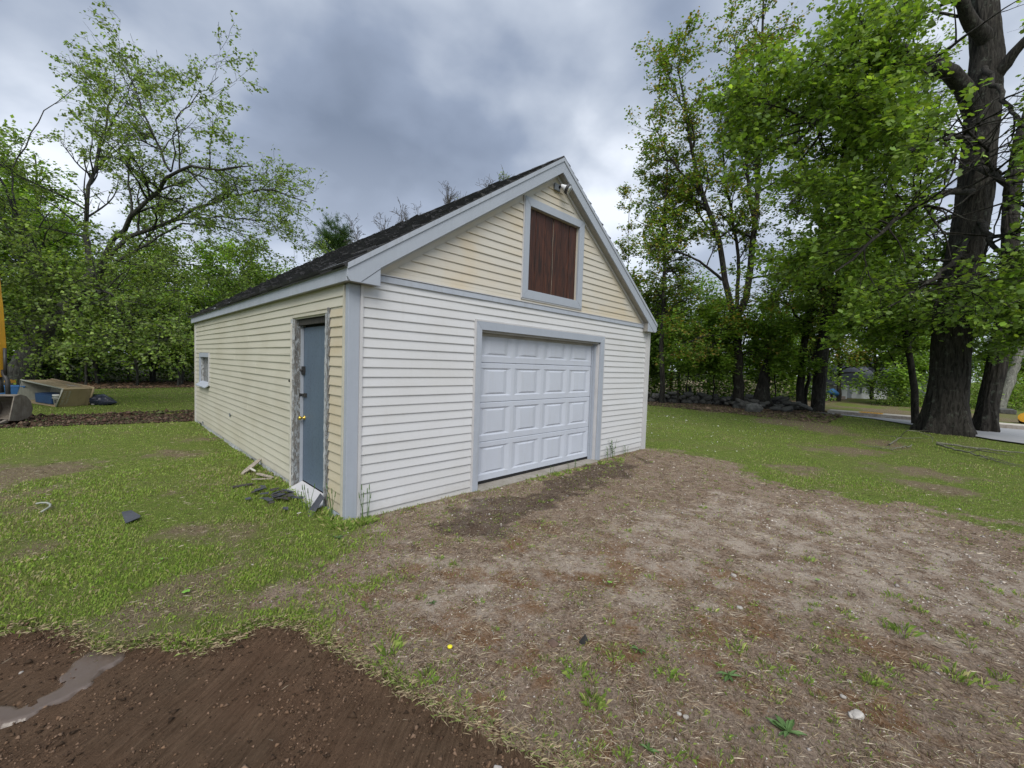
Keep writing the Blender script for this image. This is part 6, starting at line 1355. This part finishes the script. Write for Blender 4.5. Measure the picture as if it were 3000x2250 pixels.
pc = [G(u, v) for u, v in [(105, 1487), (120, 1484), (138, 1484), (148, 1489), (146, 1496), (134, 1504), (122, 1511)]]; c = np.mean(pc, 0); mb = MB(); mb.tube([(q[0]-c[0], q[1]-c[1], .03) for q in pc], .010, 6); tag(mb.build('strap', M['pale_plastic'], None, True, loc=(c[0], c[1], gz1(c[0], c[1])+.01)), 'curled cream strap lying in the grass at the left', 'strap')
# maple leaves fallen on the ground
FG = 'fresh green maple leaves fallen on the ground'
for i, (u, v, s, lab) in enumerate([(558, 1737, .05, 'bright green fallen leaf on the thin lawn'), (470, 1642, .032, 'light green fallen leaf left of the larger one'), (1780, 1708, .036, 'light green fallen leaf in the middle of the yard'), (2252, 1527, .032, 'green fallen leaf on the sandy patch'), (2390, 1697, .034, 'green fallen leaf in the right part of the yard'), (1860, 1502, .026, 'small green fallen leaf in front of the overhead door'), (2300, 1408, .035, 'green fallen leaf at the lawn edge of the yard')]):
    p = on_ground(u, v, .012); T_l = TEMPL['maple']*s*A([1, 1, .6]); a = random.uniform(0, 6); ca, sa = math.cos(a), math.sin(a)
    o = obj('fallen_leaf', mesh('fallen_leaf', [(x*ca-y*sa, x*sa+y*ca, z+.01) for x, y, z in T_l], [tuple(range(8))], M['leaf_green_bright']), None, tuple(p)); tag(o, lab, 'leaf', FG)
# weeds: rosettes and upright stems
def rosette(lab, u, v, R_, n, seed, mat='weed_leaf'):
    r = random.Random(seed); p = on_ground(u, v, .004); root = thing('weed', lab, 'weed', tuple(p))
    for i in range(n):
        a = r.uniform(0, 6.28); l_ = R_*r.uniform(.35, .85); w = l_*r.uniform(.09, .15); V = []; F = []; k = 5; el = r.uniform(.05, .5)
        for j in range(k+1):
            t = j/k; x = l_*t; z = l_*el*math.sin(t*2.4)*.7; ww = w*math.sin(math.pi*min(1, t*.9+.08))*(1+.25*(j % 2)); V += [(x*math.cos(a)+ww*math.sin(a), x*math.sin(a)-ww*math.cos(a), z+.006), (x*math.cos(a), x*math.sin(a), z), (x*math.cos(a)-ww*math.sin(a), x*math.sin(a)+ww*math.cos(a), z+.006)]
        for j in range(k): q = j*3; F += [(q, q+1, q+4, q+3), (q+1, q+2, q+5, q+4)]
        obj('leaf', mesh('leaf', V, F, M[mat]), root)
    return root
rosette('large dark green weed rosette in the lower yard', 2310, 2143, .12, 11, 1); rosette('dark broad leaved weed above the lower rosette', 2135, 1978, .09, 9, 2); rosette('grey green weed cluster right of the black scrap', 1870, 1905, .07, 9, 3); rosette('small weed rosette at the bottom edge', 1900, 2195, .06, 7, 4); rosette('weed rosette by the dug soil edge', 1265, 1770, .05, 7, 5); rosette('low weed clump on the yard below the garage corner', 990, 1580, .07, 10, 6)
def stem_weed(lab, x, y, h, n, seed, heads=False):
    r = random.Random(seed); root = thing('weed', lab, 'weed', (x, y, gz1(x, y)))
    for i in range(n):
        a = r.uniform(0, 6.28); ln = r.uniform(.05, .22)*h; top = (math.cos(a)*ln, math.sin(a)*ln*.6, h*r.uniform(.6, 1)); mb = MB(); bx_ = (r.uniform(-.05, .05), r.uniform(-.02, .02)); mid = (bx_[0]+top[0]*.35, bx_[1]+top[1]*.35, top[2]*.55)
        mb.tube([(bx_[0], bx_[1], -.01), mid, (bx_[0]+top[0], bx_[1]+top[1], top[2])], [.0035, .003, .002], 4)
        if heads: mb.tube([(bx_[0]+top[0], bx_[1]+top[1], top[2]-.005), (bx_[0]+top[0]*1.15, bx_[1]+top[1]*1.15, top[2]+.05)], [.006, .003], 5)
        mb.build('stem', M['weed_leaf'], root)
        if not heads:
            V = []; F = []
            for j in range(7):
                t = .3+.1*j; c_ = A([bx_[0]+top[0]*t, bx_[1]+top[1]*t, top[2]*t]); b_ = r.uniform(0, 6.28); l_ = .055*h/.3; q = A([math.cos(b_), math.sin(b_), .5])*l_; s_ = A([-math.sin(b_), math.cos(b_), 0])*l_*.16; k_ = len(V); V += [c_, c_+q*.5+s_, c_+q, c_+q*.5-s_]; F.append((k_, k_+1, k_+2, k_+3))
            obj('leaves', mesh('leaves', V, F, M['weed_leaf']), root)
    return root
stem_weed('tallest upright weed against the white wall right of the overhead door', 4.95, -.09, .36, 4, 11); stem_weed('second upright weed halfway to the right corner', 5.42, -.09, .22, 3, 12); stem_weed('small upright weed right of the door casing', 4.75, -.08, .26, 2, 13)
stem_weed('small weed sprig at the middle of the overhead door sill', 3.12, -.12, .14, 2, 14); stem_weed('weed sprig by the right end of the door sill', 3.80, -.12, .16, 2, 15); stem_weed('weed sprig right of centre at the door sill', 3.60, -.12, .12, 1, 17)
stem_weed('grass stems with seed heads at the garage corner', .16, -.10, .34, 6, 18, True); stem_weed('seed headed grass stems left of the corner board', -.08, .12, .38, 5, 19, True); stem_weed('seed headed grass stems in front of the door sill', -.17, .62, .26, 6, 20, True)
# clover and yellow flecks
r = np.random.default_rng(71); n = 260; x = r.uniform(7, 14, n); y = r.uniform(-1.5, 3.5, n); V, F, C = lumps(n, lambda r, n: (x, y, gz(x, y)+.035, np.full(n, 3.2)), .010, [(.7, .72, .65)], 72); tag(obj('clover_flowers', bigmesh('clover_flowers', V, F, M['debris'], {'col': C})), 'tiny white clover flowers in the right lawn', 'flowers', kind='stuff')

# ================================================================== tub, bucket, tote, bag
tb = G(165, 1193); _a1 = P(183, 1140, 11.95); _b1 = P(62, 1113, 13.2); _c1 = P(275, 1138, 12.35); _d1 = P(175, 1113, 13.6); _c0 = G(262, 1187); _b0 = P(48, 1178, 13.0); _b0[2] = .01
eu = norm(_b0-tb); ev = norm(_c0-tb); LU = float(np.linalg.norm(_b0-tb)); LV_ = float(np.linalg.norm(_c0-tb)); LH = .55
def tp(u, v, z): return eu*u+ev*v+A([0, 0, z])
tub = thing('tan_tub', 'large tan plastic tub tipped on its side, open towards the digger', 'tub', tuple(tb))
# outer shell: opening rim at v=0 (leaning back), floor at v=LV
Q = dict(a0=tb-tb, a1=_a1-tb, b0=_b0-tb, b1=_b1-tb, c0=_c0-tb, c1=_a1-tb+(_c0-tb)*.97+A([0, 0, -.01]), d0=_b0-tb+(_c0-tb), d1=_b1-tb+(_c0-tb)*.97+A([0, 0, -.01]))
def inset(p, q, t): return p+(q-p)*t
mb = MB()
def slab(pts, nrm, th, mb): mb.prism([tuple(p) for p in pts], tuple(nrm*th))
slab([Q['a0'], Q['c0'], Q['c1'], Q['a1']], eu, .02, mb); mb.build('side_wall', M['tan_plastic'], tub, bevel=.006)
mb = MB(); slab([Q['a1'], Q['c1'], Q['d1'], Q['b1']], A([0, 0, -1.]), .018, mb); mb.build('upper_wall', M['tan_plastic'], tub, bevel=.006)
mb = MB(); slab([Q['b0']-eu*.02, Q['d0']-eu*.02, Q['d1']-eu*.02, Q['b1']-eu*.02], -eu, .02, mb); mb.build('far_wall', M['pale_plastic'], tub)
mb = MB(); slab([Q['a0']+eu*.02+A([0, 0, .005]), Q['b0']-eu*.02+A([0, 0, .005]), Q['d0']-eu*.02, Q['c0']+eu*.02], A([0, 0, 1.]), .014, mb); mb.build('lower_wall', M['tan_plastic'], tub)
mb = MB(); slab([Q['c0'], Q['d0'], Q['d1'], Q['c1']], -ev, .018, mb); mb.build('floor', M['pale_plastic'], tub)
for nm, pts in (('rim', [Q['a0'], Q['a1'], Q['b1'], Q['b0']]),):
    mb = MB(); mb.tube([tuple(pts[0]+A([0, 0, .01])), tuple(pts[1]), tuple(inset(pts[1], pts[2], .5)+A([0, 0, .004])), tuple(pts[2]), tuple(pts[3]+A([0, 0, .01]))], .026, 8); mb.build(nm, M['pale_plastic'], tub, True)
mb = MB(); o1 = ev*(-.07); zz_ = A([0, 0, .02])
for a, b_ in ((Q['c0'], Q['c1']), (Q['c1'], Q['d1'])):
    mb.tube([tuple(a+o1*.2+zz_), tuple(b_+o1*.2+zz_)], .03, 6); mb.tube([tuple(a+o1*1.7+zz_), tuple(b_+o1*1.7+zz_)], .010, 5)
mb.build('base_flange', M['tan_plastic'], tub, True)
for _k in ('a0', 'b0'): Q[_k] = Q[_k]*1.0
def onlid(s_, t_): return Q['a1']*(1-s_)*(1-t_)+Q['b1']*s_*(1-t_)+Q['c1']*(1-s_)*t_+Q['d1']*s_*t_+A([0, 0, .006])
mb = MB(); mb.tube([tuple(onlid(.12, .28)), tuple(onlid(.22, .55)), tuple(onlid(.62, .5))], .012, 5); mb.build('moulded_rib', M['tan_plastic'], tub)
mb = MB(); mb.prism([tuple(onlid(.25, .5)), tuple(onlid(.45, .72)), tuple(onlid(.2, .85))], (0, 0, .006)); mb.build('dent', M['driftwood'], tub)
def text_mesh(s, size):
    cu = D.curves.new('t', 'FONT'); cu.body = s; cu.size = size; cu.extrude = .001; to = D.objects.new('t', cu); COL.objects.link(to); bpy.context.view_layer.update()
    me = D.meshes.new_from_object(to.evaluated_get(bpy.context.evaluated_depsgraph_get())); D.objects.remove(to); D.curves.remove(cu); return me
for s_, v0, sz in (('THE PECKS', .115, .085), ('Time Hotels', .205, .085)):
    me = text_mesh(s_, sz); me.name = 'lettering'; me.materials.clear(); me.materials.append(M['grey_print']); V = np.empty(len(me.vertices)*3); me.vertices.foreach_get('co', V); V = V.reshape(-1, 3)
    def onside(s_, t_): return Q['a0']*(1-s_)*(1-t_)+Q['c0']*s_*(1-t_)+Q['a1']*(1-s_)*t_+Q['c1']*s_*t_
    nrm_ = norm(np.cross(Q['c0'], Q['a1'])); nrm_ = nrm_ if nrm_ @ (CAM-tb) > 0 else -nrm_
    wv = A([onside((v0-y)/LV_, (.07+x)/LH)+nrm_*(.010+z) for x, y, z in V])
    me.vertices.foreach_set('co', wv.ravel().astype(np.float32)); me.update(); obj('lettering', me, tub)
def pos(u, v, z=0): q = tb+tp(u, v, z); return (q[0], q[1], q[2])
mb = MB(); mb.lathe([(0, 0), (.105, 0), (.135, .26), (.145, .262), (.145, .30), (.138, .31), (.0, .315)], sides=24); wb = thing('white_bucket', 'white lidded pail with dark print standing inside the tan tub', 'bucket', pos(.32, .18, .03)); mb.build('pail', M['white_plastic'], wb, True)
mb = MB(); mb.lathe([(.137, .20), (.150, .205), (.150, .22), (.139, .222)], sides=24); mb.build('collar', M['white_plastic'], wb, True)
bd = norm(A([CAM[0], CAM[1], 0])-A([*pos(.35, .1)[:2], 0])); sd_ = A([-bd[1], bd[0], 0])
for (a, z, w, h) in ((-.08, .07, .035, .09), (.0, .11, .04, .05), (.05, .06, .045, .03), (.03, .16, .05, .02), (-.04, .17, .03, .02)):
    rr_ = .124+.12*(z-.05)*.9; c_ = bd*math.sqrt(max(rr_**2-a*a, .001))+sd_*a+A([0, 0, z]); mb = MB(); mb.hexa([tuple(c_-sd_*w/2), tuple(c_+sd_*w/2), tuple(c_+sd_*w/2+bd*.006), tuple(c_-sd_*w/2+bd*.006), tuple(c_-sd_*w/2+A([0, 0, h])), tuple(c_+sd_*w/2+A([0, 0, h])), tuple(c_+sd_*w/2+bd*.008+A([0, 0, h])), tuple(c_-sd_*w/2+bd*.008+A([0, 0, h]))]); mb.build('print', M['dark_print'], wb)
tote = thing('blue_tote', 'dark blue plastic tote lying in the shade inside the tan tub', 'tote', pos(.60, .10)); mb = MB(); q = [eu*0+ev*0, eu*1.0, eu*1.0+ev*.42, ev*.42]; q2 = [v*1.0 for v in q]
mb.hexa([(v[0], v[1], .03) for v in q]+[(v[0]*1.03, v[1]*1.03, .29) for v in q2]); mb.build('body', M['blue_plastic'], tote, bevel=.02); mb = MB(); mb.hexa([(v[0]*1.04-eu[0]*.01, v[1]*1.04-eu[1]*.01, .292) for v in q]+[(v[0]*1.04-eu[0]*.01, v[1]*1.04-eu[1]*.01, .318) for v in q]); mb.build('lid', M['blue_plastic'], tote, bevel=.008)
p = P(38, 1168, 13.2); bt2 = thing('blue_crate', 'bright blue plastic crate half hidden behind the digger bucket', 'crate', (p[0], p[1], 0)); mb = MB(); mb.hexa([(-.22, -.2, .0), (.22, -.2, 0), (.22, .2, 0), (-.22, .2, 0), (-.27, -.25, .44), (.27, -.25, .44), (.27, .25, .44), (-.27, .25, .44)]); mb.build('body', M['bright_blue'], bt2, bevel=.02); mb = MB(); mb.box((-.28, -.26, .441), (.28, .26, .475)); mb.build('lid', M['bright_blue'], bt2, bevel=.01)
# rubbish bag at the right end
g = G(298, 1186); import bmesh
bm = bmesh.new(); bmesh.ops.create_icosphere(bm, subdivisions=4, radius=1.0)
ax_ = norm(A([_r0[0], _r0[1], 0])+.15*A([_f[0], _f[1], 0])); ay_ = A([-ax_[1], ax_[0], 0])
for v in bm.verts:
    x, y, z = v.co; k = 1-.75*max(0, x-.15)**1.3; n_ = 1+.25*(float(vn(A(x*4.), A(y*4+z*3), 5))-.5)+.12*(float(vn(A(x*9.), A(y*9+z*8), 6))-.5)
    q = ax_*(x*.42)+ay_*(y*.24*k*n_)+A([0, 0, max(z*.19*k*n_, -.13)+(.0 if x < 0 else -.06*x)]); v.co = (q[0], q[1], q[2]+.14)
me = D.meshes.new('rubbish_bag'); bm.to_mesh(me); bm.free(); me.materials.append(M['bag_plastic']); me.polygons.foreach_set('use_smooth', [True]*len(me.polygons)); tag(obj('rubbish_bag', me, None, (g[0], g[1], 0)), 'shiny black plastic bag slumped at the right end of the tan tub', 'bag')
plankpix('wood_scrap', 'pale lath on the grass between the tub and the black bag', (268, 1188), (298, 1186), .06, .02, M['scrap_white'], .03, .03)

# ================================================================== mini digger at the left edge
dg = thing('mini_digger', 'small yellow digger at the left edge with its muddy bucket on the ground', 'digger', (-4.6, 9.2, 0)); db = A([-4.6, 9.2, 0])
DZc = 9.35
def dp(u, v, dd=DZc): return P(u, v, dd)-db
def beam(name, pts, w, hts, mat, par):
    """box beam along pts in the vertical plane of the arm"""
    mbk = MB(); pts = [A(p) for p in pts]; dirh = norm(A([*(pts[-1]-pts[0])[:2], 0])+1e-6); sd__ = side_
    V = []; n = len(pts)
    for i, p in enumerate(pts):
        t = norm(pts[min(i+1, n-1)]-pts[max(i-1, 0)]); up_ = norm(np.cross(sd__, t)); h = hts[i]
        V += [p-sd__*w/2-up_*h/2, p+sd__*w/2-up_*h/2, p+sd__*w/2+up_*h/2, p-sd__*w/2+up_*h/2]
    F = [(3, 2, 1, 0), tuple((n-1)*4+j for j in range(4))]
    for i in range(n-1):
        for j in range(4): F.append((i*4+j, i*4+(j+1) % 4, i*4+4+(j+1) % 4, i*4+4+j))
    mbk.add(V, F); return mbk.build(name, mat, par, bevel=.006)
hx = norm(A([_r0[0], _r0[1], 0])); side_ = norm(A([_f[0], _f[1], 0]))
beam('dipper_arm', [dp(-28, 800), dp(-18, 900), dp(-8, 1010), dp(-2, 1105)], .16, [.22, .24, .22, .16], M['yellow_paint'], dg)
beam('boom', [dp(-28, 820), dp(-160, 640), dp(-330, 760), dp(-460, 1010)], .18, [.2, .3, .32, .26], M['yellow_paint'], dg)
mb = MB(); mb.tube([tuple(dp(14, 1020)), tuple(dp(16, 1100))], .030, 10); mb.tube([tuple(dp(14, 1080)), tuple(dp(20, 1135))], .018, 8); mb.build('hydraulic_ram', M['black_steel'], dg, True)
mb = MB(); mb.tube([tuple(dp(5, 1085)), tuple(dp(22, 1115)), tuple(dp(24, 1165))], .04, 8); mb.tube([tuple(dp(-6, 1095)), tuple(dp(4, 1150))], .05, 8); mb.build('bucket_linkage', M['black_steel'], dg, True)
mb = MB(); c_ = dp(31, 1118, 9.6); mb.hexa([tuple(c_+hx*a+side_*b_+A([0, 0, z])) for a, b_, z in ((-.10, -.05, -.02), (.08, -.05, -.03), (.08, .05, -.03), (-.10, .05, -.02), (-.08, -.05, .05), (.06, -.05, .03), (.06, .05, .03), (-.08, .05, .05))]); mb.build('arm_guard', M['yellow_paint'], dg, bevel=.008)
# bucket: curved back swept across the width, two side plates, lip with teeth
bkt = dp(22, 1196); half = .25
prof = [(-.20, .17), (-.05, .20), (.10, .15), (.22, .02), (.27, -.16), (.22, -.30), (.10, -.37), (-.10, -.39), (-.34, -.36)]    # (towards arm, z)
wd_ = norm(hx*.96+side_*.25); fw_ = norm(side_*.96-hx*.25)
def bp_(a, z, s): return bkt+fw_*(-a*-1)*-1*0+fw_*a+A([0, 0, z])+wd_*s
V = []; F = []
for s in (-half, half):
    for a, z in prof: V.append(bp_(a, z+.12, s))
    for a, z in prof: V.append(bp_(a*.90-.01, z*.90+.12, s))
n = len(prof); o2 = 2*n
for i in range(n-1): F += [(i, i+1, o2+i+1, o2+i), (n+i, o2+n+i, o2+n+i+1, n+i+1)]
mb = MB(); mb.add(V, F); mb.build('bucket_shell', M['muddy_steel'], dg)
for s in (-half, half): mb = MB(); mb.prism([tuple(bp_(a, z+.12, s)) for a, z in prof[:]], tuple(wd_*.022*(1 if s > 0 else -1))); mb.build('side_plate', M['muddy_steel'], dg, bevel=.004)
for i in range(4):
    s = -half+.04+i*(half*2-.08)/3; mb = MB(); mb.hexa([tuple(bp_(a, z+.12, s+q_)) for a, z, q_ in ((-.52, -.40, -.02), (-.32, -.395, -.035), (-.32, -.395, .035), (-.52, -.40, .02), (-.52, -.385, -.02), (-.32, -.33, -.035), (-.32, -.33, .035), (-.52, -.385, .02))]); mb.build('tooth', M['muddy_steel'], dg)
# body and tracks beyond the frame
for s in (-.55, .55):
    mb = MB(); c_ = dp(-520, 1200)*A([1, 1, 0])+side_*s
    ring = [(-.85, .22), (-.75, .05), (-.5, 0), (.5, 0), (.75, .05), (.85, .22), (.75, .40), (.5, .45), (-.5, .45), (-.75, .40)]
    mb.prism([tuple(c_+hx*a+A([0, 0, z+.02])-side_*.14) for a, z in ring], tuple(side_*.28)); mb.build('track', M['black_rubber'], dg, bevel=.03)
c_ = dp(-520, 1200)*A([1, 1, 0]); mb = MB(); mb.hexa([tuple(c_+hx*a+side_*b_+A([0, 0, z])) for a, b_, z in ((-.8, -.6, .5), (.7, -.6, .5), (.7, .6, .5), (-.8, .6, .5), (-.85, -.6, 1.15), (.3, -.55, 1.15), (.3, .55, 1.15), (-.85, .6, 1.15))]); mb.build('engine_cover', M['yellow_paint'], dg, bevel=.05)
for a, b_ in ((.25, -.5), (.25, .5), (-.5, -.5), (-.5, .5)): mb = MB(); mb.tube([tuple(c_+hx*a+side_*b_+A([0, 0, 1.1])), tuple(c_+hx*a+side_*b_+A([0, 0, 2.2]))], .03, 8); mb.build('canopy_post', M['black_steel'], dg)
mb = MB(); mb.hexa([tuple(c_+hx*a+side_*b_+A([0, 0, z])) for a, b_, z in ((-.7, -.6, 2.2), (.45, -.6, 2.2), (.45, .6, 2.2), (-.7, .6, 2.2), (-.7, -.6, 2.27), (.45, -.6, 2.27), (.45, .6, 2.27), (-.7, .6, 2.27))]); mb.build('canopy', M['black_steel'], dg, bevel=.02)
